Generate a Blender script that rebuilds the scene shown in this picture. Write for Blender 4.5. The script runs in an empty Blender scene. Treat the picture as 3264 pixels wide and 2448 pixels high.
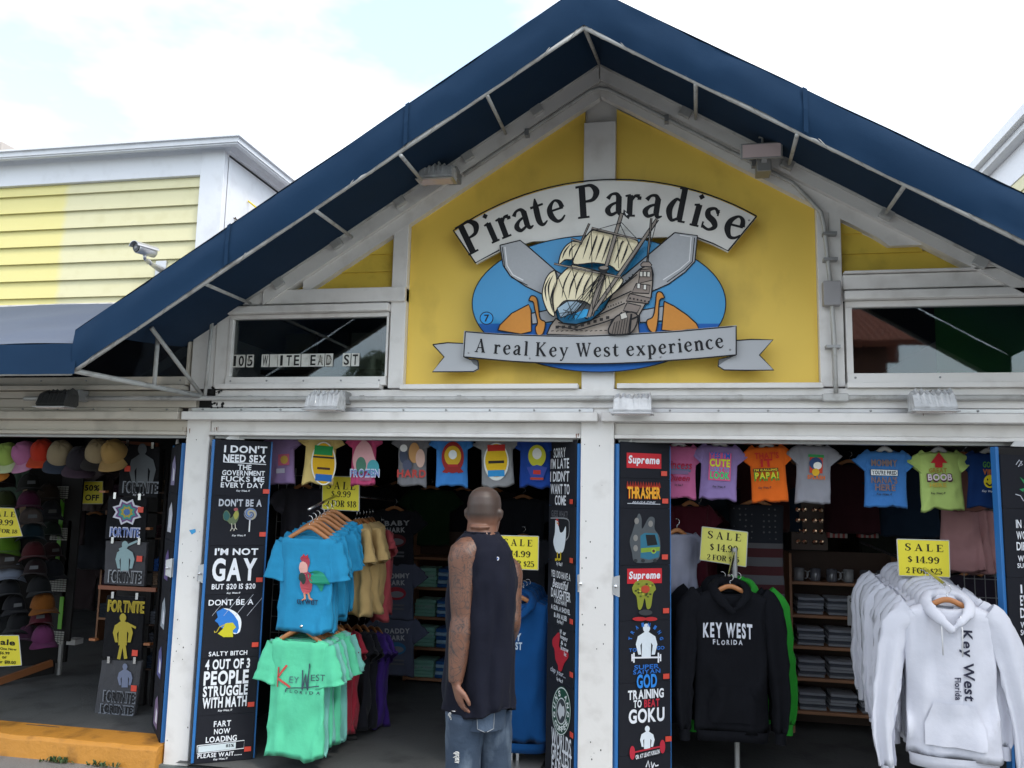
import bpy, math, random
from mathutils import Vector, Matrix, noise
from mathutils.geometry import tessellate_polygon
from mathutils.bvhtree import BVHTree
R = math.radians
rnd = random.Random(7)
SC = bpy.context.scene
COL = SC.collection

# ------------------------------------------------------------------ camera
EYE, DIST, FOC = 1.72, 4.8747, 2640.0          # metres, metres, pixels of a 3264 px wide frame
YAW, PITCH, ROLL = R(11.304), R(7.3), R(1.214)
CAM = Vector((0, -DIST, EYE))
_f = Vector((-math.sin(YAW)*math.cos(PITCH), math.cos(YAW)*math.cos(PITCH), math.sin(PITCH)))
_r0 = Vector((math.cos(YAW), math.sin(YAW), 0)); _u0 = _r0.cross(_f)
_r = _r0*math.cos(ROLL) + _u0*math.sin(ROLL)
_u = _u0*math.cos(ROLL) - _r0*math.sin(ROLL)
cd = bpy.data.cameras.new('camera'); cam = bpy.data.objects.new('camera', cd); COL.objects.link(cam)
cam.matrix_world = Matrix.Translation(CAM) @ Matrix((_r, _u, -_f)).transposed().to_4x4()
cd.sensor_width = 36; cd.lens = FOC/3264*36; cd.clip_end = 500; cd.clip_start = .05
SC.camera = cam

# ------------------------------------------------------------------ world, sun, exposure
SUN_EL, SUN_AZ = R(52), R(118)                 # azimuth clockwise from +Y
W = bpy.data.worlds.new('World'); SC.world = W; W.use_nodes = True
nt = W.node_tree; N = nt.nodes; L = nt.links
for n in list(N): N.remove(n)
wo = N.new('ShaderNodeOutputWorld'); bg = N.new('ShaderNodeBackground'); L.new(bg.outputs[0], wo.inputs[0])
bg.inputs[1].default_value = .15
sky = N.new('ShaderNodeTexSky'); sky.sky_type = 'NISHITA'; sky.sun_disc = False
sky.sun_elevation = SUN_EL; sky.sun_rotation = SUN_AZ; sky.air_density = 1.0; sky.dust_density = 1.5
tc = N.new('ShaderNodeTexCoord'); mp = N.new('ShaderNodeMapping'); mp.inputs['Scale'].default_value = (1, 1, 2.2)
mp.inputs['Location'].default_value = (2.124433, .928494, 3.564524); mp.inputs['Rotation'].default_value = (0, 0, R(19))
ns = N.new('ShaderNodeTexNoise'); ns.inputs['Scale'].default_value = 1.7; ns.inputs['Detail'].default_value = 6
ns.inputs['Roughness'].default_value = .55
cr = N.new('ShaderNodeValToRGB'); cr.color_ramp.elements[0].position = .36; cr.color_ramp.elements[1].position = .64
cr.color_ramp.elements[0].color = (.2, .2, .2, 1)
mx = N.new('ShaderNodeMix'); mx.data_type = 'RGBA'
L.new(tc.outputs['Generated'], mp.inputs['Vector']); L.new(mp.outputs[0], ns.inputs['Vector'])
L.new(ns.outputs['Fac'], cr.inputs[0]); L.new(cr.outputs[0], mx.inputs['Factor'])
gs = N.new('ShaderNodeVectorMath'); gs.operation = 'MULTIPLY'; gs.inputs[1].default_value = (1.7, 2.0, 1.98)
L.new(sky.outputs[0], gs.inputs[0])
L.new(gs.outputs[0], mx.inputs['A']); mx.inputs['B'].default_value = (9.9, 9.65, 9.6, 1)
L.new(mx.outputs['Result'], bg.inputs[0])
sl = bpy.data.lights.new('sun', 'SUN'); sl.energy = 1.5; sl.angle = R(14); sl.color = (1, .95, .87)
so = bpy.data.objects.new('sun', sl); COL.objects.link(so)
sd = Vector((math.sin(SUN_AZ)*math.cos(SUN_EL), math.cos(SUN_AZ)*math.cos(SUN_EL), math.sin(SUN_EL)))
so.rotation_euler = sd.to_track_quat('Z', 'Y').to_euler(); so.location = (8, -8, 12)
vs = SC.view_settings; vs.view_transform = 'Standard'; vs.look = 'None'; vs.gamma = 1; vs.use_curve_mapping = False
vs.exposure = 0.62
SC.render.engine = 'CYCLES'
try:
    SC.cycles.max_bounces = 8; SC.cycles.use_denoising = True
except Exception: pass

# ------------------------------------------------------------------ photograph geometry: a pixel of the photo at a known depth
def ray(u, v): return _r*((u-1632)/FOC) - _u*((v-1224)/FOC) + _f
def F(u, v, y=0.0):
    d = ray(u, v); return CAM + d*((y+DIST)/d.y)
def FX(u, v, x):
    d = ray(u, v); return CAM + d*(x/d.x)
def FZ(u, v, z):
    d = ray(u, v); return CAM + d*((z-EYE)/d.z)
S = 1.4756
def D(u, v, y=0.0): return F(u*S, v*S, y)

# ------------------------------------------------------------------ materials
def hexc(h, a=1):
    h = h.lstrip('#'); o = []
    for i in (0, 2, 4):
        c = int(h[i:i+2], 16)/255; o.append(c/12.92 if c <= .04045 else ((c+.055)/1.055)**2.4)
    return (*o, a)
MATS = {}
def mat(name, col, rough=.6, metal=0, var=None, bump=None, dirt=None, spec=.5, sheen=0, coat=0, weave=False):
    if name in MATS: return MATS[name]
    if isinstance(col, str): col = hexc(col)
    m = bpy.data.materials.new(name); m.use_nodes = True; t = m.node_tree; b = t.nodes['Principled BSDF']
    b.inputs['Base Color'].default_value = (*col[:3], 1); b.inputs['Roughness'].default_value = rough
    b.inputs['Metallic'].default_value = metal; b.inputs['Specular IOR Level'].default_value = spec
    if sheen: b.inputs['Sheen Weight'].default_value = sheen
    if coat: b.inputs['Coat Weight'].default_value = coat
    co = t.nodes.new('ShaderNodeTexCoord'); cur = None
    def noi(sc, det=5, stretch=None):
        n = t.nodes.new('ShaderNodeTexNoise'); n.inputs['Scale'].default_value = sc; n.inputs['Detail'].default_value = det
        if stretch:
            p = t.nodes.new('ShaderNodeMapping'); p.inputs['Scale'].default_value = stretch
            t.links.new(co.outputs['Object'], p.inputs[0]); t.links.new(p.outputs[0], n.inputs['Vector'])
        else: t.links.new(co.outputs['Object'], n.inputs['Vector'])
        return n
    def mixin(fac_socket, c2, lo, hi, mx_):
        nonlocal cur
        r = t.nodes.new('ShaderNodeMapRange'); r.inputs['From Min'].default_value = lo; r.inputs['From Max'].default_value = hi
        r.inputs['To Max'].default_value = mx_
        t.links.new(fac_socket, r.inputs['Value'])
        x = t.nodes.new('ShaderNodeMix'); x.data_type = 'RGBA'
        if cur: t.links.new(cur, x.inputs['A'])
        else: x.inputs['A'].default_value = (*col[:3], 1)
        x.inputs['B'].default_value = (*c2[:3], 1); t.links.new(r.outputs[0], x.inputs['Factor']); cur = x.outputs['Result']
    if var:
        sc, amt = var; n = noi(sc)
        mixin(n.outputs['Fac'], [c*.55 for c in col[:3]], .35, .75, amt)
    if dirt:
        c2, sc, amt, st = dirt
        if isinstance(c2, str): c2 = hexc(c2)
        n = noi(sc, 8, st); mixin(n.outputs['Fac'], c2, .52, .78, amt)
    if cur: t.links.new(cur, b.inputs['Base Color'])
    if bump or weave:
        last = None
        if bump:
            n = noi(bump[0], 4); bp = t.nodes.new('ShaderNodeBump'); bp.inputs['Strength'].default_value = bump[1]
            bp.inputs['Distance'].default_value = .01; t.links.new(n.outputs['Fac'], bp.inputs['Height']); last = bp
        if weave:
            n = noi(420, 1); b2 = t.nodes.new('ShaderNodeBump'); b2.inputs['Strength'].default_value = .25
            b2.inputs['Distance'].default_value = .002; t.links.new(n.outputs['Fac'], b2.inputs['Height'])
            if last: t.links.new(last.outputs[0], b2.inputs['Normal'])
            last = b2
        t.links.new(last.outputs[0], b.inputs['Normal'])
    MATS[name] = m; return m
def cloth(h, name=None):
    return mat('cloth_'+(name or h.strip('#')), h, .9, spec=.2, sheen=.05, var=(7, .35), bump=(15, .4), weave=True)
def ink(h): return mat('ink_'+h.strip('#'), h, .6, spec=.3, var=(60, .12))

# ------------------------------------------------------------------ mesh builder
WLOC = {}
def wl(o): return WLOC.get(o.name, Vector((0, 0, 0))) if o else Vector((0, 0, 0))
class MB:
    def __init__(s): s.v = []; s.f = []; s.m = []
    def add(s, vs_, fs, mi=0):
        b = len(s.v); s.v += [Vector(p) for p in vs_]; s.f += [tuple(b+i for i in f) for f in fs]
        s.m += [mi]*len(fs); return s
    def box(s, x0, x1, y0, y1, z0, z1, mi=0):
        vs_ = [(x, y, z) for x in (x0, x1) for y in (y0, y1) for z in (z0, z1)]
        return s.add(vs_, [(0, 1, 3, 2), (4, 6, 7, 5), (0, 4, 5, 1), (2, 3, 7, 6), (0, 2, 6, 4), (1, 5, 7, 3)], mi)
    def obox(s, c, ax, h, mi=0):
        c = Vector(c); ax = [Vector(a).normalized()*k for a, k in zip(ax, h)]
        vs_ = [c+ax[0]*a+ax[1]*b+ax[2]*d for a in (-1, 1) for b in (-1, 1) for d in (-1, 1)]
        return s.add(vs_, [(0, 1, 3, 2), (4, 6, 7, 5), (0, 4, 5, 1), (2, 3, 7, 6), (0, 2, 6, 4), (1, 5, 7, 3)], mi)
    def bar(s, a, b, w, h, up=(0, 0, 1), mi=0):
        a = Vector(a); b = Vector(b); d = (b-a); x = d.normalized(); y = Vector(up).cross(x).normalized(); z = x.cross(y)
        return s.obox((a+b)/2, (x, y, z), (d.length/2, w/2, h/2), mi)
    def prism(s, pts, off, mi=0):                 # planar polygon (may be concave) swept by off
        pts = [Vector(p) for p in pts]; off = Vector(off); n = len(pts)
        tr = tessellate_polygon([pts])
        s.add(pts + [p+off for p in pts], [tuple(t) for t in tr] + [tuple(i+n for i in reversed(t)) for t in tr] +
              [(i, (i+1) % n, (i+1) % n+n, i+n) for i in range(n)], mi); return s
    def tube(s, pts, r, seg=8, mi=0, cap=True, up=None, jit=0):
        pts = [Vector(p) for p in pts]; n = len(pts); rs = r if isinstance(r, (list, tuple)) and len(r) == n and n > 1 else [r]*n
        rings = []; pu = Vector(up) if up else None
        for i, p in enumerate(pts):
            t = (pts[min(i+1, n-1)]-pts[max(i-1, 0)]).normalized()
            if pu is None: pu = Vector((0, 0, 1)) if abs(t.z) < .9 else Vector((0, 1, 0))
            a = (pu - t*pu.dot(t)).normalized(); b = t.cross(a); pu = a
            ra, rb = (rs[i] if isinstance(rs[i], (tuple, list)) else (rs[i], rs[i]))
            rings.append([p + a*math.cos(2*math.pi*k/seg)*ra + b*math.sin(2*math.pi*k/seg)*rb for k in range(seg)])
        s.loft(rings, mi, cap); return s
    def loft(s, rings, mi=0, cap=True, capa=None, capb=None):
        m = len(rings[0]); vs_ = [p for q in rings for p in q]; fs = []
        for i in range(len(rings)-1):
            for k in range(m): fs.append((i*m+k, i*m+(k+1) % m, (i+1)*m+(k+1) % m, (i+1)*m+k))
        if capa if capa is not None else cap: fs.append(tuple(reversed(range(m))))
        if capb if capb is not None else cap: fs.append(tuple(range((len(rings)-1)*m, len(rings)*m)))
        return s.add(vs_, fs, mi)
    def lathe(s, c, prof, seg=20, axis='z', mi=0):
        c = Vector(c); rings = []
        for r, h in prof:
            q = []
            for k in range(seg):
                a = 2*math.pi*k/seg; x, y = r*math.cos(a), r*math.sin(a)
                q.append(c+(Vector((x, y, h)) if axis == 'z' else Vector((x, h, y)) if axis == 'y' else Vector((h, x, y))))
            rings.append(q)
        return s.loft(rings, mi)
    def build(s, name, mats, parent=None, smooth=False, local=False, bevel=0, mats2=None):
        if not isinstance(mats, (list, tuple)): mats = [mats]
        o0 = Vector((0, 0, 0)) if local else wl(parent)
        me = bpy.data.meshes.new(name); me.from_pydata([tuple(p-o0) for p in s.v], [], s.f)
        for m in mats: me.materials.append(m)
        if max(s.m, default=0): me.polygons.foreach_set('material_index', s.m)
        if smooth: me.polygons.foreach_set('use_smooth', [True]*len(me.polygons))
        me.update()
        o = bpy.data.objects.new(name, me); COL.objects.link(o)
        if parent: o.parent = parent; WLOC[o.name] = wl(parent)
        if bevel:
            b = o.modifiers.new('bevel', 'BEVEL'); b.width = bevel; b.segments = 2; b.limit_method = 'ANGLE'
        return o
def thing(name, label, cat, loc=(0, 0, 0), rz=0, group=None):
    o = bpy.data.objects.new(name, None); COL.objects.link(o); o.empty_display_size = .1
    o.location = loc; o.rotation_euler = (0, 0, rz); WLOC[o.name] = Vector(loc)
    o['label'] = label; o['category'] = cat
    if group: o['group'] = group
    return o
def tag(o, label, cat, group=None):
    o['label'] = label; o['category'] = cat
    if group: o['group'] = group
    return o
def struct(o): o['kind'] = 'structure'; return o
def dup(root, loc, rz=None, label=None):
    r = root.copy(); COL.objects.link(r); r.location = loc; WLOC[r.name] = Vector(loc)
    if rz is not None: r.rotation_euler = (0, 0, rz)
    if label: r['label'] = label
    for ch in list(root.children):
        c = ch.copy(); COL.objects.link(c); c.parent = r
        for g in ch.children:
            d = g.copy(); COL.objects.link(d); d.parent = c
    return r

# ------------------------------------------------------------------ lettering
GL = {}
def make_fonts(chars):
    objs = []
    for ch in chars:
        for key, off in (('r', 0.0), ('b', .022), ('h', .036)):
            cu = bpy.data.curves.new('glyph', 'FONT'); cu.body = ch; cu.offset = off; cu.resolution_u = 4
            o = bpy.data.objects.new('glyph', cu); COL.objects.link(o); objs.append((ch, key, o, cu))
    bpy.context.view_layer.update(); dg = bpy.context.evaluated_depsgraph_get()
    for ch, key, o, cu in objs:
        me = bpy.data.meshes.new_from_object(o.evaluated_get(dg))
        vs_ = [(v.co.x, v.co.y) for v in me.vertices]; fs = [tuple(p.vertices) for p in me.polygons]
        xs = [p[0] for p in vs_] or [0]
        GL[(ch, key)] = ([(x-min(xs), y) for x, y in vs_], [fs], max(xs)-min(xs))
        bpy.data.meshes.remove(me)
    for _, _, o, cu in objs:
        bpy.data.objects.remove(o); bpy.data.curves.remove(cu)
def spl(pts, n=6):
    if len(pts) < 3: return [tuple(p) for p in pts]
    o = []; q = [pts[0]]+list(pts)+[pts[-1]]
    for i in range(1, len(q)-2):
        for k in range(n):
            t = k/n; o.append(tuple(.5*((2*b)+(-a+c)*t+(2*a-5*b+4*c-d)*t*t+(-a+3*b-3*c+d)*t**3) for a, b, c, d in zip(q[i-1], q[i], q[i+1], q[i+2])))
    o.append(tuple(pts[-1])); return o
def ribbon(pts):                                   # [(x,y,w)] -> outline quads
    vs_ = []; n = len(pts)
    for i, (x, y, w) in enumerate(pts):
        a = pts[max(i-1, 0)]; b = pts[min(i+1, n-1)]; dx, dy = b[0]-a[0], b[1]-a[1]; l = math.hypot(dx, dy) or 1
        nx, ny = -dy/l*w/2, dx/l*w/2; vs_ += [(x+nx, y+ny), (x-nx, y-ny)]
    return vs_, [(2*i, 2*i+1, 2*i+3, 2*i+2) for i in range(n-1)]
T, t_ = .25, .11
def _s(*p): return ('c', p)
def _l(*p): return ('l', p)
def _foot(x, y, w=.38): return ('l', ((x-w/2, y+.03, .09), (x+w/2, y+.02, .09)))
SERIF = {
 'a': [_l((.62, .86, T), (.60, .22, T)), _s((.60, .25, .22), (.68, .05, .16), (.86, .1, .06)), _s((.14, .78, .2), (.3, .97, .12), (.52, .98, .16), (.62, .8, .24)), _s((.62, .62, .1), (.3, .5, .14), (.13, .27, .24), (.28, .06, .16), (.6, .2, .1))],
 'c': [_s((.66, .8, .24), (.45, .97, .12), (.2, .8, .2), (.12, .48, .27), (.22, .14, .2), (.48, .02, .13), (.72, .2, .08))],
 'd': [_l((.62, 1.5, T), (.62, .05, T)), _l((.4, 1.48, .09), (.64, 1.5, .12)), _foot(.72, 0, .3), _s((.6, .85, .08), (.35, .97, .14), (.13, .5, .27), (.3, .04, .16), (.6, .2, .09))],
 'e': [_l((.15, .55, .1), (.72, .6, .1)), _s((.68, .6, .22), (.6, .88, .18), (.38, .98, .11), (.14, .7, .22), (.14, .35, .26), (.34, .05, .17), (.56, .06, .12), (.74, .24, .07))],
 'i': [_l((.25, .95, T), (.25, .03, T)), _l((.05, .9, .09), (.27, .95, .1)), _foot(.25, 0), _l((.25, 1.17, .02), (.26, 1.3, .26), (.27, 1.43, .02))],
 'l': [_l((.25, 1.5, T), (.25, .03, T)), _l((.03, 1.46, .09), (.27, 1.5, .1)), _foot(.25, 0)],
 'n': [_l((.22, .95, T), (.22, .03, T)), _l((.02, .9, .09), (.24, .95, .1)), _foot(.22, 0), _s((.3, .75, .1), (.5, .96, .16), (.7, .78, .24), (.72, .4, T), (.72, .03, T)), _foot(.72, 0)],
 'p': [_l((.24, .95, T), (.24, -.45, T)), _l((.03, .9, .09), (.26, .95, .1)), _foot(.24, -.46), _s((.28, .82, .08), (.5, .97, .15), (.76, .5, .27), (.55, .03, .15), (.28, .15, .08))],
 'r': [_l((.24, .95, T), (.24, .03, T)), _l((.03, .9, .09), (.26, .95, .1)), _foot(.26, 0, .44), _s((.3, .68, .1), (.45, .9, .13), (.64, .88, .2)), _l((.56, .82, .18), (.72, .8, .14))],
 's': [_s((.6, .8, .16), (.42, .97, .12), (.18, .84, .2), (.22, .6, .25), (.5, .42, .26), (.62, .2, .2), (.4, .02, .12), (.1, .12, .14)), _l((.6, .95, .05), (.6, .68, .08)), _l((.1, .3, .08), (.1, .02, .05))],
 't': [_s((.32, 1.3, .06), (.28, .9, T), (.28, .25, T), (.42, .03, .15), (.64, .16, .06)), _l((.03, .92, .12), (.62, .95, .1))],
 'w': [_l((.1, .95, T), (.36, .03, .16)), _l((.36, .05, .1), (.58, .9, .1)), _l((.55, .95, T), (.8, .03, .16)), _l((.8, .05, .1), (1.02, .93, .08)), _foot(.1, .93, .3), _foot(1.05, .93, .24)],
 'x': [_l((.12, .95, T), (.7, .03, T)), _l((.68, .93, .1), (.1, .03, .1)), _foot(.12, .92, .3), _foot(.68, .92, .3), _foot(.12, 0, .3), _foot(.7, 0, .3)],
 'y': [_l((.14, .95, T), (.46, .1, .18)), _s((.76, .93, .1), (.45, .05, .12), (.25, -.36, .12), (.08, -.34, .2)), _foot(.14, .93, .32), _foot(.76, .93, .28)],
 'P': [_l((.3, 1.45, .28), (.27, .03, .28)), _l((.02, 1.42, .11), (.5, 1.45, .1)), _foot(.28, 0, .5), _s((.36, 1.42, .1), (.7, 1.42, .16), (.92, 1.12, .28), (.75, .78, .18), (.36, .72, .09))],
 'S': [_s((.72, 1.15, .08), (.62, 1.38, .1), (.38, 1.42, .12), (.16, 1.2, .22), (.25, .88, .26), (.6, .62, .28), (.74, .32, .22), (.5, .04, .12), (.2, .08, .1), (.1, .38, .08)), _l((.75, 1.45, .06), (.74, 1.08, .09)), _l((.09, .42, .09), (.08, .0, .06))],
 'L': [_l((.25, 1.42, .26), (.25, .04, .26)), _foot(.25, 1.4, .46), _l((.02, .05, .1), (.85, .05, .1)), _l((.82, .02, .07), (.88, .42, .05))],
 'E': [_l((.25, 1.42, .26), (.25, .04, .26)), _l((.02, 1.4, .1), (.85, 1.4, .1)), _l((.02, .05, .1), (.9, .05, .1)), _l((.3, .74, .09), (.62, .74, .09)), _l((.62, .9, .06), (.62, .58, .06)), _l((.83, 1.43, .07), (.86, 1.08, .05)), _l((.87, .02, .07), (.92, .42, .05))],
 'F': [_l((.25, 1.42, .26), (.25, .04, .26)), _l((.02, 1.4, .1), (.82, 1.4, .1)), _foot(.25, 0, .46), _l((.3, .72, .09), (.6, .72, .09)), _l((.6, .9, .06), (.6, .54, .06)), _l((.8, 1.43, .07), (.84, 1.06, .05))],
 'O': [_s((.55, 1.43, .1), (.2, 1.15, .24), (.13, .72, .3), (.2, .3, .24), (.55, .02, .1), (.9, .3, .24), (.97, .72, .3), (.9, 1.15, .24), (.55, 1.43, .1))],
 'R': [_l((.25, 1.42, .26), (.25, .04, .26)), _foot(.25, 1.4, .46), _foot(.25, 0, .46), _s((.3, 1.4, .09), (.65, 1.38, .14), (.82, 1.08, .27), (.65, .8, .14), (.3, .74, .09)), _l((.52, .76, .2), (.86, .04, .26)), _foot(.92, 0, .26)],
 '1': [_l((.3, 1.42, .25), (.3, .04, .25)), _l((.06, 1.2, .08), (.32, 1.42, .1)), _foot(.3, 0, .5)],
 '2': [_s((.12, 1.05, .2), (.25, 1.36, .1), (.52, 1.38, .14), (.66, 1.05, .25), (.5, .65, .18), (.12, .1, .1)), _l((.08, .08, .16), (.74, .08, .18)), _l((.72, .05, .05), (.76, .4, .06))],
 '4': [_l((.58, 1.42, .24), (.58, .04, .24)), _l((.55, 1.42, .09), (.05, .45, .09)), _l((.02, .42, .1), (.86, .42, .1)), _foot(.58, 0, .44)],
 '5': [_l((.2, 1.38, .16), (.68, 1.36, .18)), _l((.18, 1.4, .08), (.16, .78, .08)), _s((.16, .78, .08), (.45, .95, .12), (.72, .5, .27), (.5, .06, .12), (.22, .06, .1), (.12, .3, .2))],
 '8': [_s((.42, 1.43, .1), (.16, 1.12, .2), (.42, .8, .16), (.72, .4, .24), (.42, .02, .1), (.1, .38, .22), (.42, .8, .14), (.68, 1.12, .18), (.42, 1.43, .1))],
 '9': [_s((.42, 1.43, .1), (.12, 1.0, .24), (.42, .62, .1), (.7, .95, .26), (.42, 1.43, .1)), _s((.72, 1.0, .24), (.62, .3, .2), (.35, .03, .1), (.15, .2, .2))],
 '.': [_l((.06, .0, .22), (.06, .22, .22))], 
 '$': [_s((.62, 1.05, .08), (.5, 1.24, .1), (.34, 1.26, .12), (.16, 1.08, .2), (.25, .84, .22), (.52, .62, .24), (.6, .38, .2), (.4, .16, .12), (.2, .18, .1), (.1, .4, .08)), _l((.37, 1.45, .06), (.37, -.02, .06))],
 'A': [_l((.56, 1.45, .06), (.2, .03, .12)), _l((.54, 1.45, .2), (.96, .03, .28)), _l((.32, .48, .1), (.78, .5, .1)), _foot(.2, 0, .36), _foot(.96, 0, .42)],
 'K': [_l((.26, 1.45, T), (.26, .03, T)), _foot(.26, 1.4, .44), _foot(.26, 0, .44), _l((.95, 1.4, .1), (.32, .7, .1)), _l((.45, .85, .2), (1.0, .03, .26)), _foot(.95, 1.4, .3), _foot(1.0, 0, .36)],
 'W': [_l((.14, 1.42, T), (.48, .03, .18)), _l((.46, .03, .1), (.78, 1.4, .1)), _l((.7, 1.42, T), (1.05, .03, .18)), _l((1.04, .03, .1), (1.36, 1.4, .09)), _foot(.14, 1.4, .38), _foot(.72, 1.4, .3), _foot(1.36, 1.4, .3)],
}
def serif_glyph(ch):
    k = (ch, 's')
    if k in GL: return GL[k]
    vs_ = []; fss = []
    for kind, p in SERIF[ch]:
        pts = spl([tuple(q) for q in p]) if kind == 'c' else list(p)
        v, f = ribbon(pts); b = len(vs_); vs_ += [(x*.7, y*.7/1.0) for x, y in v]; fss.append([tuple(i+b for i in q) for q in f])
    x0 = min(p[0] for p in vs_); GL[k] = ([(x-x0, y) for x, y in vs_], fss, max(p[0] for p in vs_)-x0); return GL[k]
def glyph(ch, font):
    if font == 's' and ch in SERIF: return serif_glyph(ch)
    return GL[(ch, 'b' if font == 's' else font)]
def lay(st, font='b', track=.08, space=.32):
    out = []; x = 0
    for ch in st:
        if ch == ' ': x += space; continue
        v, f, w = glyph(ch, font)
        out.append(([(a+x, b) for a, b in v], f)); x += w+track
    return out
class Print:
    """flat print on a garment, board or sign, placed in the local frame (X right, Z up, -Y to the viewer) of its thing"""
    def __init__(s, root, y0=0.0, z=(0, 0, 1.0), bvh=None, eps=.0004):
        s.root = root; bpy.context.view_layer.update
        s.M = Matrix.Translation(root.location) @ root.rotation_euler.to_matrix().to_4x4()
        s.I = s.M.inverted(); s.y0 = y0; s.z = z; s.k = 0; s.mb = MB(); s.mats = []; s.bvh = bvh; s.eps = eps
    def loc(s, a, b):
        u, v = s.z[0]+a/s.z[2], s.z[1]+b/s.z[2]
        o = s.I @ CAM; d = s.I.to_3x3() @ ray(u, v); p = o+d*((s.y0-o.y)/d.y); return (p.x, p.z)
    def mi(s, m):
        if isinstance(m, str): m = ink(m)
        if m not in s.mats: s.mats.append(m)
        return s.mats.index(m)
    def put(s, v2, fs, m):
        s.k += 1; vs_ = []
        for x, z in v2:
            y = s.y0
            if s.bvh:
                h = s.bvh.ray_cast(Vector((x, -2, z)), Vector((0, 1, 0)))[0]
                if h: y = h.y-.006
            vs_.append((x, y-s.k*s.eps, z))
        s.mb.add(vs_, fs, s.mi(m))
    def poly(s, pts, m, curve=False, loc=True):
        if curve: pts = spl(list(pts)+[pts[0]], 4)[:-1]
        q = [s.loc(*p) for p in pts] if loc else pts
        s.put(q, [tuple(t) for t in tessellate_polygon([[Vector((a, b, 0)) for a, b in q]])], m)
    def line(s, pts, w, m, curve=False, closed=False):
        if curve: pts = spl(list(pts)+([pts[0]] if closed else []), 4)
        elif closed: pts = list(pts)+[pts[0]]
        if s.bvh and len(pts) < 40:
            q = []
            for p0, p1 in zip(pts, pts[1:]):
                n_ = max(1, int(math.hypot(p1[0]-p0[0], p1[1]-p0[1])*1.4756/s.z[2]/6/1.4756)); q += [tuple(a_*(1-i/n_)+b_*i/n_ for a_, b_ in zip(p0, p1)) for i in range(n_)]
            pts = q+[tuple(pts[-1])]
        a = s.loc(0, 0); b = s.loc(100, 0); k = abs(b[0]-a[0])/100
        v, f = ribbon([(*s.loc(*p[:2]), (p[2] if len(p) > 2 else w)*k) for p in pts]); s.put(v, f, m)
    def ell(s, cx, cy, rx, ry, m, n=36, rot=0):
        c, d = math.cos(rot), math.sin(rot); P = []
        for i in range(n):
            a = 2*math.pi*i/n; x, y = rx*math.cos(a), ry*math.sin(a); P.append((cx+x*c-y*d, cy+x*d+y*c))
        s.poly(P, m)
    def rect(s, cx, cy, w, h, m):
        x, z, hw, hh = s.fit(cx, cy, w, h); s.poly([(x-hw, z-hh), (x+hw, z-hh), (x+hw, z+hh), (x-hw, z+hh)], m, loc=False)
    def fit(s, cx, cy, w, h):
        c = s.loc(cx, cy); hw = abs(s.loc(cx+w/2, cy)[0]-s.loc(cx-w/2, cy)[0])/2; hh = abs(s.loc(cx, cy-h/2)[1]-s.loc(cx, cy+h/2)[1])/2
        return c[0], c[1], hw, hh
    def text(s, st, cx, cy, w, h, m, font='b', shear=0, rot=0, track=.08, arch=0):
        L_ = lay(st, font, track); P = [p for v, f in L_ for p in v]
        if shear: L_ = [([(a+b*shear, b) for a, b in v], f) for v, f in L_]; P = [p for v, f in L_ for p in v]
        x0, x1 = min(p[0] for p in P), max(p[0] for p in P); y0, y1 = min(p[1] for p in P), max(p[1] for p in P)
        X, Z, hw, hh = s.fit(cx, cy, w, h); c, d = math.cos(rot), math.sin(rot)
        def tr(p):
            a = (p[0]-x0)/(x1-x0)*2-1; b = (p[1]-y0)/(y1-y0)*2-1
            x, z = a*hw, b*hh - arch*hh*a*a; return (X+x*c-z*d, Z+x*d+z*c)
        for v, fs in L_:
            q = [tr(p) for p in v]
            for f in fs: s.put_sub(q, f, m)
            s.k -= len(fs)
        s.k += 2
    def put_sub(s, q, f, m):
        used = sorted({i for t in f for i in t}); ix = {a: b for b, a in enumerate(used)}
        s.put([q[i] for i in used], [tuple(ix[i] for i in t) for t in f], m)
    def ring_text(s, st, pts, size, m, font='b'):
        """letters placed one by one: pts = [(cx, basey, rot)] in picture units, size = cap height there"""
        a = s.loc(0, 0); b = s.loc(100, 0); k = abs(b[0]-a[0])/100*size/.7
        for ch, (cx, by, rot) in zip(st.replace(' ', ''), pts):
            v, fs, w = glyph(ch, font); x0, z0 = s.loc(cx, by); c, d = math.cos(rot), math.sin(rot)
            q = [(x0+((x-w/2)*c-z*d)*k, z0+((x-w/2)*d+z*c)*k) for x, z in v]
            for f in fs: s.put_sub(q, f, m)
            s.k -= len(fs)
        s.k += 3
    def build(s, name='print', parent=None):
        return s.mb.build(name, s.mats, parent or s.root, local=True)
make_fonts("ABCDEFGHIJKLMNOPQRSTUVWXYZabcdefghiklmnoprstuvwy0123456789$'&.,!?%-")
# ------------------------------------------------------------------ shared materials
WHT = mat('white_paint', (.74, .715, .69), .5, var=(1.1, .14), dirt=('#857a70', 7, .30, None), bump=(30, .10))
WH2 = mat('white_paint_clean', (.70, .71, .74), .45, var=(.8, .08), dirt=('#8d8a86', 11, .18, None), bump=(40, .08))
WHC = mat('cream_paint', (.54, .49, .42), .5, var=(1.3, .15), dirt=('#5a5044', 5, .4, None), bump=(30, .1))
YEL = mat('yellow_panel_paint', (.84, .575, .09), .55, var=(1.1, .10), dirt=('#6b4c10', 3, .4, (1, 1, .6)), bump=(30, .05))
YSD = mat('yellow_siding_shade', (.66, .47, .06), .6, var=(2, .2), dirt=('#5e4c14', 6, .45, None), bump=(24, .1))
ALU = mat('mill_aluminium', (.55, .55, .56), .38, metal=.7, var=(6, .25), bump=(40, .08))
GRS = mat('grey_steel', (.33, .33, .33), .45, metal=.5, var=(8, .3))
TUB = mat('white_tube_paint', (.46, .455, .44), .4, var=(5, .2), dirt=('#55493c', 14, .6, None))
DRK = mat('dark_interior_paint', (.013, .012, .0125), .9, var=(1.5, .4))
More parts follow.
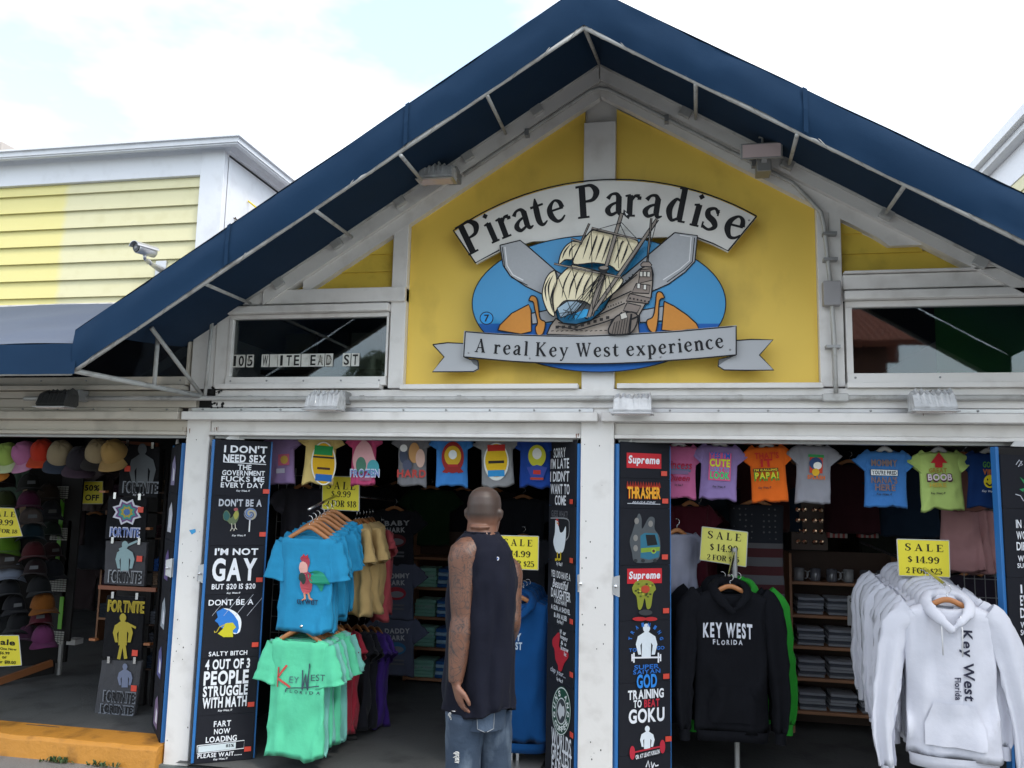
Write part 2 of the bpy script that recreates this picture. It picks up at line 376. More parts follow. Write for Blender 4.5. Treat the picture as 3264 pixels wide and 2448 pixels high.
DRW = mat('dark_wood', (.05, .022, .012), .6, var=(4, .4), bump=(20, .2))
WOD = mat('shelf_wood', (.30, .14, .07), .55, var=(5, .4), bump=(25, .2))
HNG = mat('hanger_wood', (.42, .17, .06), .4, var=(12, .4))
CHR = mat('chrome_wire', (.65, .65, .66), .25, metal=1)
NAV = mat('navy_canvas', (.0062, .027, .066), .85, spec=.15, sheen=.03, var=(2.0, .25), bump=(3, .25), weave=True)
NVG = mat('skylit_navy_canvas', (.045, .065, .115), .7, spec=.3, sheen=.15, var=(2.0, .25), bump=(2.5, .4), weave=True)  # lighter copy of the navy canvas; skylight on the slope is painted in
RED = mat('orange_red_tag', (.62, .055, .03), .5)
BLU = mat('blue_edge_paint', (.02, .15, .42), .45, var=(8, .2))
BLK = mat('black_tee_fabric', (.013, .014, .018), .85, spec=.25, sheen=.1, var=(8, .3), bump=(16, .3), weave=True)
CON = mat('concrete', (.15, .17, .165), .85, var=(2.2, .4), dirt=('#2a2a2a', 5, .6, None), bump=(60, .4))
PAV = mat('pavement_concrete', (.19, .185, .18), .9, var=(2.2, .35), dirt=('#333333', 4, .6, None), bump=(80, .6))
ORG = mat('orange_kerb_paint', (.50, .22, .03), .6, var=(4, .3), dirt=('#4a3018', 7, .8, None), bump=(30, .5))
RST = mat('rust', (.16, .055, .02), .9)
BLD = mat('black_gap', (.012, .012, .012), .9)
def glass(name):
    m = bpy.data.materials.new(name); m.use_nodes = True; t = m.node_tree; t.nodes.remove(t.nodes['Principled BSDF']); out = t.nodes['Material Output']
    fr_ = t.nodes.new('ShaderNodeFresnel'); fr_.inputs['IOR'].default_value = 1.68
    tr = t.nodes.new('ShaderNodeBsdfTransparent'); tr.inputs['Color'].default_value = (.72, .76, .75, 1)
    gl = t.nodes.new('ShaderNodeBsdfGlossy'); gl.inputs['Roughness'].default_value = .025; gl.inputs['Color'].default_value = (.95, .97, 1, 1)
    no = t.nodes.new('ShaderNodeTexNoise'); no.inputs['Scale'].default_value = 3; bp = t.nodes.new('ShaderNodeBump'); bp.inputs['Strength'].default_value = .04; bp.inputs['Distance'].default_value = .01
    co = t.nodes.new('ShaderNodeTexCoord'); t.links.new(co.outputs['Object'], no.inputs['Vector']); t.links.new(no.outputs['Fac'], bp.inputs['Height']); t.links.new(bp.outputs[0], gl.inputs['Normal'])
    mx_ = t.nodes.new('ShaderNodeMixShader'); t.links.new(fr_.outputs[0], mx_.inputs[0]); t.links.new(tr.outputs[0], mx_.inputs[1]); t.links.new(gl.outputs[0], mx_.inputs[2]); t.links.new(mx_.outputs[0], out.inputs['Surface'])
    return m
GLS = glass('window_glass')
LENS = mat('lamp_lens', (.62, .50, .50), .2, coat=.5)
WRP = mat('plastic_wrap', (.62, .62, .63), .25, spec=.7, coat=.5, var=(18, .6), bump=(30, 1.0))

# ------------------------------------------------------------------ setting: pavement, floors
def sheet(name, x0, x1, y0, y1, z, m, nx=2, ny=2, amp=0):
    b = MB(); vs_ = []; 
    for j in range(ny+1):
        for i in range(nx+1):
            x = x0+(x1-x0)*i/nx; y = y0+(y1-y0)*j/ny
            vs_.append((x, y, z+(noise.noise(Vector((x*1.3, y*1.3, 0)))*amp if amp else 0)))
    b.add(vs_, [(j*(nx+1)+i, j*(nx+1)+i+1, (j+1)*(nx+1)+i+1, (j+1)*(nx+1)+i) for j in range(ny) for i in range(nx)])
    return b.build(name, m, smooth=True)
struct(sheet('ground', -120, 120, -120, 120, -.06, CON))
struct(sheet('pavement', -14, 12, -6, -.075, -.02, PAV, 60, 20, .006))
CIN = mat('shop_concrete', (.085, .088, .088), .75, var=(2.2, .5), dirt=('#1c1c1e', 4, .7, None), bump=(50, .3))  # darker copy of the concrete; interior shade is put into its colour
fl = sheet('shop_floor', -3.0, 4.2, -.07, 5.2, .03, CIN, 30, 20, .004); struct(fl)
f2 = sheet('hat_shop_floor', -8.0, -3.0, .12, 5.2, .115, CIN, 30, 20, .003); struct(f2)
k = MB(); n_ = 46; ring = []
for i in range(n_+1):
    x = -7.0+3.87*i/n_; w_ = noise.noise(Vector((x*5, 1, 0)))*.008; w2 = noise.noise(Vector((x*4, 7, 0)))*.008
    ring.append([Vector((x, -.09+w_, -.06)), Vector((x, -.075+w_, .088+w2)), Vector((x, -.055, .108+w2)), Vector((x, .16, .117)), Vector((x, .16, -.06))])
k.loft(ring); ko = tag(k.build('kerb_step', ORG, smooth=False, bevel=.004), 'chipped orange painted concrete step under the hat shop opening at the lower left', 'step')
# weeds in the crack of the pavement by the step
wd = MB()
for cx, n_ in ((F(180, 2412, -.12).x, 60), (F(330, 2425, -.12).x, 40)):
    for i in range(n_):
        x = cx+rnd.gauss(0, .05); y = -.105-abs(rnd.gauss(0, .015)); a = rnd.uniform(0, 6.3); h = rnd.uniform(.01, .035)
        p = Vector((x, y, -.015)); q = p+Vector((math.cos(a)*.02, math.sin(a)*.012, h)); s_ = Vector((-math.sin(a), math.cos(a), 0))*.004
        wd.add([p-s_, p+s_, q+s_*1.6, q-s_*1.6], [(0, 1, 2, 3)])
w = tag(wd.build('weeds', mat('weed_green', (.05, .09, .03), .7)), 'small green weeds growing in the crack under the orange step', 'weeds'); w['kind'] = 'stuff'
# interior shell
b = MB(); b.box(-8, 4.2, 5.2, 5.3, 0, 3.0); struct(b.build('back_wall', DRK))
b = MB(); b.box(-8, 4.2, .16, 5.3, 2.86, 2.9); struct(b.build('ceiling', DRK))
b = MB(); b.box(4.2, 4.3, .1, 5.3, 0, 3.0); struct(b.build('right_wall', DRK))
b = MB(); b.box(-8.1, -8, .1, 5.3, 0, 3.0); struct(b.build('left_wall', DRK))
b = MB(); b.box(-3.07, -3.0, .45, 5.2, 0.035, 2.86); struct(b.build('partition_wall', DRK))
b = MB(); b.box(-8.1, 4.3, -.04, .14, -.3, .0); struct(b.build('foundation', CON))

# ------------------------------------------------------------------ the shop building
shop = thing('shop_building', 'white timber shop front with a yellow gable, two wide openings and narrow upper windows', 'building', (-.45, 0, 0))
def part(name, mb, m, parent=shop, **kw): return mb.build(name, m, parent, **kw)
XE = 2.75
# posts
for x0, x1, z1, y0 in ((-3.115, -2.95, 2.87, -.02), (-.548, -.355, 3.97, -.045), (-1.755, -1.655, 3.50, -.03), (.794, .86, 3.50, -.028), (.8605, .925, 3.46, -.031), (1.93, 2.12, 2.2, -.02), (-5.3, -5.1, 2.3, -.02)):
    zb = -.05 if x0 in (-3.115, -.548, 1.93, -5.3) else 2.33
    part('post', MB().box(x0, x1, y0, .12, zb, z1), WHT, bevel=.005)
part('jamb_board', MB().box(-2.945, -2.854, -.028, .1, 2.34, 2.86), WHT, bevel=.004)
# header courses, one piece per bay
for x0, x1, m in ((-6.6, -3.14, WHC), (-3.105, -.455, WHT), (-.425, XE, WHT)):
    part('header_cover', MB().box(x0, x1+.01, -.11, .0, 2.124, 2.176), m, bevel=.006)
    part('drip_rail', MB().box(x0+.04, x1-.02, -.06, -.002, 2.180, 2.204), ALU if m is WHT else m, bevel=.003)
    sc_ = MB()
    x = x0+.12
    while x < x1: sc_.lathe((x, -.066, 2.192), [(.001, -.003), (.006, 0), (.006, .006)], 8, 'y'); x += .27
    s_ = part('screw', sc_, GRS); s_['kind'] = 'stuff'
for x0, x1, m in ((-6.6, -3.118, WHC), (-2.948, -.55, WHT), (-.353, XE, WHT)):
    part('header_board', MB().box(x0, x1, -.008, .1, 2.055, 2.122), m, bevel=.003)
    part('header_lip', MB().box(x0, x1, -.04, .1, 2.030, 2.053), m, bevel=.004)
    part('track', MB().box(x0+.02, x1-.02, .012, .08, 2.012, 2.029), GRS)
part('fascia_board', MB().box(-6.6, -3.04, -.055, .0, 2.206, 2.262), WHC, bevel=.004)
part('fascia_board', MB().box(-6.6, -3.04, -.045, .0, 2.266, 2.315), WHC, bevel=.004)
part('fascia_board', MB().box(-2.93, XE, -.058, .0, 2.206, 2.256), WHT, bevel=.004)
part('fascia_board', MB().box(-2.91, XE, -.052, .0, 2.266, 2.318), WHT, bevel=.004)
part('fascia_gap', MB().box(-3.037, -2.912, -.022, 0, 2.206, 2.33), BLD)
# peeling rot at the left end of the fascia
pl = MB()
for i in range(26):
    x = -2.93+rnd.random()**2*.09; z = rnd.choice((2.21, 2.305))+rnd.uniform(-.005, .03); r_ = rnd.uniform(.004, .014)
    P = [(x+r_*math.cos(a)*rnd.uniform(.5, 1.3), -.0605-i*.0002, z+r_*math.sin(a)*rnd.uniform(.5, 1.4)) for a in [k*.9 for k in range(7)]]
    pl.prism(P, (0, .0002, 0))
for i in range(40):
    x = rnd.uniform(-2.93, -2.0); pl.add([(x, -.0585, 2.2065), (x+rnd.uniform(.02, .07), -.0585, 2.2065), (x+.04, -.0585, 2.2065+rnd.uniform(.001, .004))], [(0, 1, 2)])
s_ = part('paint_flake', pl, BLD); s_['kind'] = 'stuff'
# sill strips
for x0, x1, z0 in ((-2.90, -1.79, 2.336), (-1.66, -.565, 2.33), (-.338, .80, 2.33), (.925, XE, 2.33)):
    part('sill_strip', MB().box(x0, x1, -.085, .0, z0-.012, z0+.018), WHT, bevel=.004)
part('sill_strip', MB().box(-6.6, -3.13, -.085, .0, 2.32, 2.35), WHC, bevel=.004)
# beams
part('beam', MB().box(-2.93, -1.655, -.055, .05, 2.875, 2.968), WHT, bevel=.006)
part('beam', MB().box(.925, XE, -.055, .05, 2.878, 2.962), WHT, bevel=.006)
part('beam_cap', MB().box(.93, XE, -.075, .05, 2.966, 2.980), WHT, bevel=.003)
# windows
def window(x0, x1, z0, z1, m, fw=.035, head=.052):
    f = MB(); f.box(x0, x1, -.045, .03, z0, z0+.055); f.box(x0, x1, -.03, .03, z1-fw, z1); f.box(x0, x0+fw, -.035, .03, z0+.056, z1-fw-.001); f.box(x1-fw*.5, x1, -.03, .03, z0+.056, z1-fw-.001)
    fo = part('window', f, m, bevel=.003)
    MB().box(x0-.01, x1+.01, -.075, -.005, z1+.002, z1+head).build('head_trim', m, fo, bevel=.008)
    MB().box(x0+fw, x1-fw*.5, -.004, .002, z0+.056, z1-fw-.001).build('pane', GLS, fo)
    sc = MB()
    for i in range(5): sc.lathe((x0+.04+(x1-x0-.08)*i/4, -.048, z0+.03), [(.001, -.002), (.006, 0), (.006, .004)], 8, 'y')
    sc.build('screw', GRS, fo)['kind'] = 'stuff'
window(-2.852, -1.765, 2.348, 2.812, WHT, .026)
window(.935, XE, 2.348, 2.815, WHT)
window(-4.6, -3.13, 2.355, 2.82, WHC, .03)
window(-6.2, -4.65, 2.355, 2.82, WHC, .03)
# room dividers seen through the panes: framed prints on a ledge
led = MB().box(-2.9, -1.7, .5, .62, 2.5, 2.53); part('ledge', led, DRW)
# shelf goods behind glass: boxed posters
pst = thing('poster_row', 'dim row of boxed pictures standing behind the upper left window', 'pictures', (-2.3, .6, 2.53))
for i in range(4):
    x = -2.75+i*.25; MB().box(x, x+.22, .56, .58, 2.535, 2.8).build('picture', mat('dim_picture_%d' % (i % 2), ((.13, .12, .1), (.02, .022, .03))[i % 2], .6), pst)
grn = tag(MB().box(1.42, 2.6, .035, .045, 2.37, 2.80).build('green_banner', mat('green_banner', (.012, .10, .014), .7, var=(3, .4))), 'green cloth hanging behind the right hand upper window', 'banner')
# yellow gable panels
def ap(x): return 4.335+(x+.455)*.6285 if x < -.455 else 4.335-(x+.455)*.6135   # outer rafter line at the wall
yl = MB(); yl.prism([(-1.654, .02, 2.33), (-.549, .02, 2.33), (-.549, .02, ap(-.549)-.2), (-1.654, .02, ap(-1.654)-.2)], (0, .03, 0)); part('gable_panel', yl, YEL)
yl = MB(); yl.prism([(-.354, .02, 2.33), (.793, .02, 2.33), (.793, .02, ap(.793)-.17), (-.354, .02, ap(-.354)-.2)], (0, .03, 0)); part('gable_panel', yl, YEL)
# siding triangles
def plank(x0, x1, z0, z1, y0, m, lap=.014, parent=shop, name='siding_board'):
    z0b = z0
    q = [[Vector((x, y0-lap, z0b)), Vector((x, y0-.001, z1+.01)), Vector((x, y0+.012, z1+.01)), Vector((x, y0+.012, z0b))] for x in (x0, x1)]
    return MB().loft(q).build(name, m, parent)
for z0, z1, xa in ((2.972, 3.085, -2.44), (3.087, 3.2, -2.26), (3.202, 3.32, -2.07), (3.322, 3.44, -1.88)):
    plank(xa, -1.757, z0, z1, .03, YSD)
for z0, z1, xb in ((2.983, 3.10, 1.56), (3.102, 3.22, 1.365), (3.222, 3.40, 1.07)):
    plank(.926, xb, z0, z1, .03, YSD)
# rafters: outer and inner board, each side
def raf(xa, xb, off0, off1, y0, y1, m=WHT, n='rafter_board', endcut=None):
    P = [(xa, y0, ap(xa)-off0), (xb, y0, ap(xb)-off0), (xb, y0, ap(xb)-off1), (xa, y0, ap(xa)-off1)]
    if endcut: P[2] = (xb-endcut if xb > 0 else xb+endcut, y0, ap(xb)-off1)
    return part(n, MB().prism(P, (0, y1-y0, 0)), m, bevel=.004)
raf(-.4545, -2.60, .0, .115, -.075, .018); raf(-.4555+.002, 2.75, .0, .1, -.075, .018)
raf(-.4545, -2.35, .117, .205, -.035, .019); raf(-.4525, 1.13, .102, .19, -.035, .019)
part('soffit_board', MB().prism([(.93, -.036, ap(.93)-.19), (1.10, -.036, ap(1.1)-.19), (1.18, -.036, 3.13), (1.42, -.036, 3.13), (1.45, -.036, ap(1.45)-.102), (.93, -.036, ap(.93)-.102)], (0, .06, 0)), WHT, bevel=.004)
# main roof behind the gable
rf = MB()
rf.prism([(-.455, .03, 4.36), (-3.9, .03, ap(-3.9)+.02), (-3.9, .03, ap(-3.9)-.06), (-.455, .03, 4.28)], (0, 6, 0)); rf.prism([(-.455, .03, 4.36), (3.4, .03, ap(3.4)+.02), (3.4, .03, ap(3.4)-.06), (-.455, .03, 4.28)], (0, 6, 0))
part('roof', rf, mat('grey_roofing', (.22, .22, .23), .8, bump=(20, .4)))
part('upper_wall', MB().prism([(-3.0, .06, 2.33), (XE, .06, 2.87), (XE, .06, 2.33)][:0] or [(-2.93, .056, 2.87), (3.0, .056, 2.87), (1.9, .056, 2.9), (-.455, .056, 4.27), (-2.7, .056, 2.9)], (0, .06, 0)), WHT)

# ------------------------------------------------------------------ conduit with junction boxes
cn = thing('conduit', 'white painted electrical conduit running along the header and up round the gable', 'conduit', (-.45, -.08, 2.27))
cz = 2.262
MB().tube([(-4.3, -.075, cz), (-3.1, -.086, cz), (-1.5, -.086, cz-.004), (.2, -.086, cz), (2.7, -.086, cz)], .0155, 10).build('header_pipe', TUB, cn, smooth=True)
gx = .865
MB().tube([(gx, -.078, cz), (gx, -.07, 2.6), (gx-.01, -.065, 2.9), (gx-.035, -.06, 3.25), (gx-.05, -.06, 3.33), (gx-.11, -.06, 3.405), (gx-.2, -.06, ap(gx-.2)-.135), (.2, -.06, ap(.2)-.135), (-.3, -.06, ap(-.3)-.135), (-.4, -.06, 4.165), (-.455, -.06, 4.178), (-.51, -.06, 4.165), (-.62, -.06, ap(-.62)-.135), (-1.3, -.06, ap(-1.3)-.135)], .012, 10).build('gable_pipe', TUB, cn, smooth=True)
MB().box(gx-.055, gx+.04, -.10, -.04, 2.78, 2.92).build('junction_box', mat('grey_box_paint', (.32, .31, .32), .5, var=(6, .2)), cn, bevel=.006)
MB().box(gx-.075, gx+.06, -.115, -.055, cz-.022, cz+.022).build('tee_box', TUB, cn, bevel=.008)
for x in (-2.65, -1.9, -1.28, -.2, .35, 1.32, 2.2):
    MB().tube([(x-.012, -.078, cz), (x+.012, -.078, cz)], .019, 10).build('coupling', TUB, cn)
for z in (2.55, 3.05, 3.2): MB().box(gx-.045, gx+.03, -.085, -.03, z-.008, z+.008).build('strap', GRS, cn)
for x in (-.9, -.05, .45): MB().box(x-.012, x+.012, -.08, -.03, ap(x)-.16, ap(x)-.115).build('strap', GRS, cn)

# ------------------------------------------------------------------ flood lamps
def lamp(u, v, y, label, wpx=110, wrapped=True, aim=0, upper=False, dark=False):
    p = F(u, v, y); t = thing('flood_lamp', label, 'lamp', p, 0, 'flood lamps on the shop front')
    hw = .115 if not upper else .115; mt = WRP if wrapped else GRS
    if dark: mt = mat('dark_wrap', (.04, .04, .04), .35, coat=.3, bump=(20, .8))
    m = MB(); n_ = 22; ring = []
    for i in range(n_+1):                                # crinkled housing, flaring toward the lens
        x = -hw+2*hw*i/n_; k_ = 1+.22*(i % 3 == 0)*(1 if wrapped else 0)+rnd.uniform(-.16, .16)*(1 if wrapped else 0)
        e = .75 if i in (0, n_) else 1
        ring.append([p+Vector((x*(.9), yy, zz)) for yy, zz in ((.03, .045*k_*e), (-.02, .06*k_*e), (-.07, .035*k_*e), (-.10, -.03), (-.09, -.045), (.01, -.05), (.035, -.03))])
    m.loft(ring).build('housing', mt, t)
    m = MB(); m.box(p.x-hw*1.02, p.x+hw*1.02, p.y-.112, p.y+.0, p.z-.055, p.z-.047); m.build('glass_rim', ALU, t, bevel=.003)
    MB().box(p.x-hw*.85, p.x+hw*.85, p.y-.1, p.y-.01, p.z-.058, p.z-.0555).build('lens', LENS, t)
    m = MB(); m.box(p.x+.02, p.x+.10, p.y+.03, -.06 if not upper else -.03, p.z-.0, p.z+.075); m.build('wall_box', GRS, t, bevel=.006)
    m = MB().bar(p+Vector((.05, .02, .02)), p+Vector((.06, .07, .05)), .03, .03); m.build('bracket', GRS, t)
    if upper:
        m = MB().tube([p+Vector((.0, -.02, .06)), p+Vector((.0, -.03, .1)), p+Vector((-.015, -.03, .105))], .006, 6); m.build('knob', GRS, t)
    return t
lamp(1044, 1283, -.19, 'plastic wrapped flood lamp on the header below the address window')
lamp(2018, 1294, -.19, 'rust stained wrapped flood lamp on the header right of the middle post')
lamp(2965, 1284, -.17, 'grimy wrapped flood lamp on the header under the right window')
lamp(195, 1276, -.19, 'dark flood lamp on the header over the hat shop opening', dark=True)
lamp(1400, 562, -.19, 'ribbed wrapped flood lamp on the left rafter above the sign', upper=True)
# unwrapped lamp facing the viewer on the right rafter
p = F(2425, 485, -.22); t = thing('flood_lamp', 'open rectangular flood lamp with pink lens on the right rafter', 'lamp', p, 0, 'flood lamps on the shop front')
m = MB(); m.loft([[p+Vector(q) for q in ((-.1, .05, .045), (.1, .05, .045), (.1, .05, -.02), (-.1, .05, -.02))], [p+Vector(q) for q in ((-.115, -.05, .035), (.115, -.05, .035), (.115, -.03, -.05), (-.115, -.03, -.05))]]); m.build('housing', GRS, t, bevel=.004)
m = MB(); m.loft([[p+Vector(q) for q in ((-.103, -.0535, .026), (.103, -.0535, .026), (.103, -.036, -.042), (-.103, -.036, -.042))], [p+Vector(q) for q in ((-.103, -.0515, .026), (.103, -.0515, .026), (.103, -.034, -.042), (-.103, -.034, -.042))]]); m.build('lens', LENS, t)
MB().tube([p+Vector((.01, 0, .045)), p+Vector((.01, 0, .085)), p+Vector((-.01, 0, .09))], .007, 6).build('knob', GRS, t)
MB().box(p.x-.02, p.x+.06, p.y+.03, -.07, p.z-.1, p.z-.03).build('wall_box', GRS, t, bevel=.005)
MB().bar(p+Vector((.02, .02, -.02)), p+Vector((.02, .06, -.06)), .03, .03).build('bracket', GRS, t)

# ------------------------------------------------------------------ gable awning
PR = -1.0
aw = thing('gable_awning', 'dark navy canvas awning on a white tube frame following the gable', 'awning', (-.45, -.5, 2.9))
AF = Vector((-.445, PR, 4.028)); AL = Vector((-3.182, PR, 2.309)); AR = AF+Vector((2.6, 0, -2.6*.611))
WA = Vector((-.455, -.085, 4.325)); WL_ = Vector((-2.727, -.085, 2.893)); WR_ = Vector((2.15, -.085, 4.325-2.605*.62))
BH = .218
def band(a, b, n, name, taper=1):
    m = MB(); vs_ = []; rows = 4
    for j in range(rows+1):
        for i in range(n+1):
            s = i/n; p = a.lerp(b, s)+Vector((0, -.02-.012*math.sin(j/rows*math.pi), BH*j/rows))
            p.y += .012*noise.noise(Vector((s*14, j*.8, a.x)))+.006*noise.noise(Vector((s*40, j, a.x)))
            p.z += .008*noise.noise(Vector((s*12, j*.5, 0)))-.008*abs(math.sin(s*3*math.pi)) if j in (0, rows) else 0
            vs_.append(p)
    m.add(vs_, [(j*(n+1)+i, j*(n+1)+i+1, (j+1)*(n+1)+i+1, (j+1)*(n+1)+i) for j in range(rows) for i in range(n)])
    return m.build(name, NAV, aw, smooth=True)
band(AF, AL, 60, 'valance'); band(AF, AR, 60, 'valance')
def slope(a, b, wa, wb, n, name):
    m = MB(); vs_ = []
    for j in range(7):
        for i in range(n+1):
            s = i/n; f_ = a.lerp(b, s)+Vector((0, -.02, BH)); w_ = wa.lerp(wb, s)+Vector((0, .13, .012))
            p = f_.lerp(w_, j/6); p.z += -.012*math.sin(j/6*math.pi)+.004*noise.noise(Vector((s*10, j*.7, 3))); vs_.append(p)
    m.add(vs_, [(j*(n+1)+i, j*(n+1)+i+1, (j+1)*(n+1)+i+1, (j+1)*(n+1)+i) for j in range(6) for i in range(n)])
    return m.build(name, NAV, aw, smooth=True)
WL2 = Vector((-3.182, -.085, WL_.z-(3.182-2.727)*.6285)); WR2 = Vector((AR.x, -.085, 4.325-(AR.x+.455)*.62))
slope(AF, AL, WA, WL2, 50, 'canopy'); slope(AF, AR, WA, WR2, 50, 'canopy')
# frame tubes
fr = [('front_rail', [AL, AF, AR], .0135), ('wall_rail', [WL_, WA, WR_], .013)]
for nm, P, r_ in fr:
    for a, b in zip(P, P[1:]): MB().tube([a.lerp(b, i/12) for i in range(13)], r_, 10).build(nm, TUB, aw, smooth=True)
def on(P0, P1, s): return P0.lerp(P1, s)
for f_, w_ in (((440, 612), (540, 655)), ((683, 456), (760, 512)), ((866, 336), (920, 400)), ((1052, 206), (1092, 288)), ((1503, 182), (1503, 256)), ((1722, 291), (1705, 355)), ((1955, 400), (1912, 462))):
    MB().tube([D(*f_, PR), D(*w_, -.085)], .0105, 8).build('strut', TUB, aw, smooth=True)
MB().tube([AF, WA], .0105, 8).build('strut', TUB, aw, smooth=True)
for a, b, ss in ((AF, AL, (.33, .68)), (AF, AR, (.4, .8))):         # sewn seams of the valance
    for s in ss:
        c = a.lerp(b, s); e = (b-a).normalized()*.012; MB().add([c+Vector((0, -.036, -.002))-e, c+Vector((0, -.036, -.002))+e, c+Vector((0, -.030, BH))+e, c+Vector((0, -.030, BH))-e, c+Vector((0, -.040, BH*.5))-e, c+Vector((0, -.040, BH*.5))+e], [(0, 1, 5, 4), (4, 5, 2, 3)]).build('seam', NAV, aw)
# lower left bracket: truss in the vertical plane
BW = Vector((-2.985, -.07, 2.275)); 
MB().tube([AL, BW], .015, 8).build('bracket_arm', TUB, aw, smooth=True)
q = AL.lerp(BW, .58); q2 = F(*[c*S for c in (320, 712)], -.42)
MB().tube([q, Vector((q.x, q.y, q.z+.30))], .013, 8).build('bracket_post', TUB, aw, smooth=True)
MB().tube([BW, Vector((q.x+.02, q.y-.1, q.z+.34))], .013, 8).build('bracket_brace', TUB, aw, smooth=True)
MB().tube([BW+Vector((.015, 0, 0)), BW+Vector((.03, 0, .5))], .012, 8).build('bracket_riser', TUB, aw, smooth=True)
# lacing cord round the front rail and its hooks
for nm, a, b in (('lacing_cord', AF, AL), ('lacing_cord', AF, AR)):
    pts = []; d = (b-a); Ln = d.length; n_ = int(Ln/.17)
    e = d.normalized(); up = Vector((0, 0, 1)); side = Vector((0, -1, 0))
    for i in range(n_*12):
        s = i/(n_*12); th = 2*math.pi*i/12; pts.append(a+d*s+up*(.0148*math.cos(th))+side*.0148*math.sin(th))
    MB().tube(pts, .0025, 5).build(nm, mat('cord', (.36, .35, .33), .8), aw, smooth=True)
# rail clamps on the wall
for a, b, ss in ((WA, WL_, (.17, .36, .55, .73, .9)), (WA, WR_, (.2, .42, .62, .80, .9))):
    for s in ss:
        c = a.lerp(b, s); MB().obox(c+Vector((0, .0, -.025)), ((b-a), (0, 1, 0), (b-a).cross(Vector((0, 1, 0)))), (.035, .02, .035)).build('clamp', TUB, aw, bevel=.004)
# ------------------------------------------------------------------ flat awning over the hat shop
fa = thing('flat_awning', 'sky lit blue grey sloping awning with navy valance over the hat shop', 'awning', (-4.5, -.5, 2.7))
zt, zf = F(250, 968, -.03).z, F(60, 1100, PR).z
m = MB(); vs_ = []; nx, ny = 40, 12
for j in range(ny+1):
    for i in range(nx+1):
        x = -6.8+(3.72-.0)*i/nx; s = j/ny
        x = min(x, -3.08-.16*s*0-.02*s); y = -.03+(PR+.03)*s; z = zt+(zf-zt)*s-.018*math.sin(s*math.pi)*(1+.8*math.sin(x*2.1))
        z += .012*noise.noise(Vector((x*1.6+s*2, s*5, 1)))
        vs_.append((x, y-.02*s, z))
m.add(vs_, [(j*(nx+1)+i, j*(nx+1)+i+1, (j+1)*(nx+1)+i+1, (j+1)*(nx+1)+i) for j in range(ny) for i in range(nx)])
m.build('canopy', NVG, fa, smooth=True)
m = MB(); vs_ = []
for j in range(4):
    for i in range(61):
        x = -6.8+3.66*i/60; x = min(x, -3.16); vs_.append((x, PR-.022+.008*noise.noise(Vector((x*5, j, 2))), zf-.165*j/3+.004*noise.noise(Vector((x*6, 0, 0)))))
m.add(vs_, [(j*61+i, j*61+i+1, (j+1)*61+i+1, (j+1)*61+i) for j in range(3) for i in range(60)])
m.build('valance', NAV, fa, smooth=True)
MB().tube([(-6.8, PR, zf-.155), (-3.2, PR, zf-.155)], .016, 8).build('front_rail', TUB, fa, smooth=True)
MB().tube([(-6.8, -.04, zt-.015), (-3.15, -.04, zt-.015)], .016, 8).build('wall_rail', TUB, fa, smooth=True)
MB().tube([(-5.2, PR, zf-.155), (-5.2, -.04, zt-.3)], .014, 8).build('arm', TUB, fa, smooth=True)

# ------------------------------------------------------------------ clapboard building on the left
lb = thing('clapboard_building', 'pale yellow clapboard upper storey with white cornice behind the awnings', 'building', (-4.5, 0, 2.9))
def two_tone():
    m = mat('yellow_clapboard', (.63, .59, .365), .55, var=(1.2, .06), dirt=('#a89c5c', 9, .2, None), bump=(40, .06))
    t = m.node_tree; b_ = t.nodes['Principled BSDF']; src = b_.inputs['Base Color'].links[0].from_socket
    g = t.nodes.new('ShaderNodeNewGeometry'); sp = t.nodes.new('ShaderNodeSeparateXYZ'); t.links.new(g.outputs['Position'], sp.inputs[0])
    nn = t.nodes.new('ShaderNodeTexNoise'); nn.inputs['Scale'].default_value = 6; t.links.new(g.outputs['Position'], nn.inputs['Vector'])
    ad = t.nodes.new('ShaderNodeMath'); ad.operation = 'MULTIPLY_ADD'; ad.inputs[1].default_value = .08
    t.links.new(nn.outputs['Fac'], ad.inputs[0]); t.links.new(sp.outputs['X'], ad.inputs[2])
    mr = t.nodes.new('ShaderNodeMapRange'); xx = F(215, 700).x; mr.inputs['From Min'].default_value = xx+.0; mr.inputs['From Max'].default_value = xx+.05
    mr.inputs['To Min'].default_value = .75; mr.inputs['To Max'].default_value = 0; t.links.new(ad.outputs[0], mr.inputs['Value'])
    x = t.nodes.new('ShaderNodeMix'); x.data_type = 'RGBA'; t.links.new(src, x.inputs['A']); x.inputs['B'].default_value = (.68, .60, .20, 1)
    t.links.new(mr.outputs[0], x.inputs['Factor']); t.links.new(x.outputs['Result'], b_.inputs['Base Color']); return m
YCL = two_tone()
zs = [F(640, v).z for v in (566, 598, 654, 711, 767, 824, 881, 938, 985)]
cx0, cx1 = F(645, 620).x, F(722, 600).x
for a, b_ in zip(zs, zs[1:]): plank(-8.5, cx0, b_, a, -.0, YCL, .022, lb)
MB().box(-8.5, cx1-.001, .012, .05, zs[-1]-.1, zs[0]+.1).build('wall', WH2, lb)
MB().box(cx0+.001, cx1, -.045, .012, zs[-1]-.1, F(700, 470).z).build('corner_board', WH2, lb, bevel=.004)
MB().box(-8.5, cx0, -.035, .011, zs[0]+.004, F(645, 495).z).build('frieze_board', WH2, lb, bevel=.004)
MB().box(-8.5, cx0, -.05, .0, zs[-1]-.035, zs[-1]+.0).build('base_board', WH2, lb, bevel=.004)
zc = F(645, 495).z
zc1 = F(740, 430, -.16).z
m = MB()                                             # moulded cornice: cove then fascia then cap, mitred round the corner
zf1, zf0, zb0 = F(740, 429, -.16).z, F(740, 452, -.15).z, F(722, 488, -.02).z
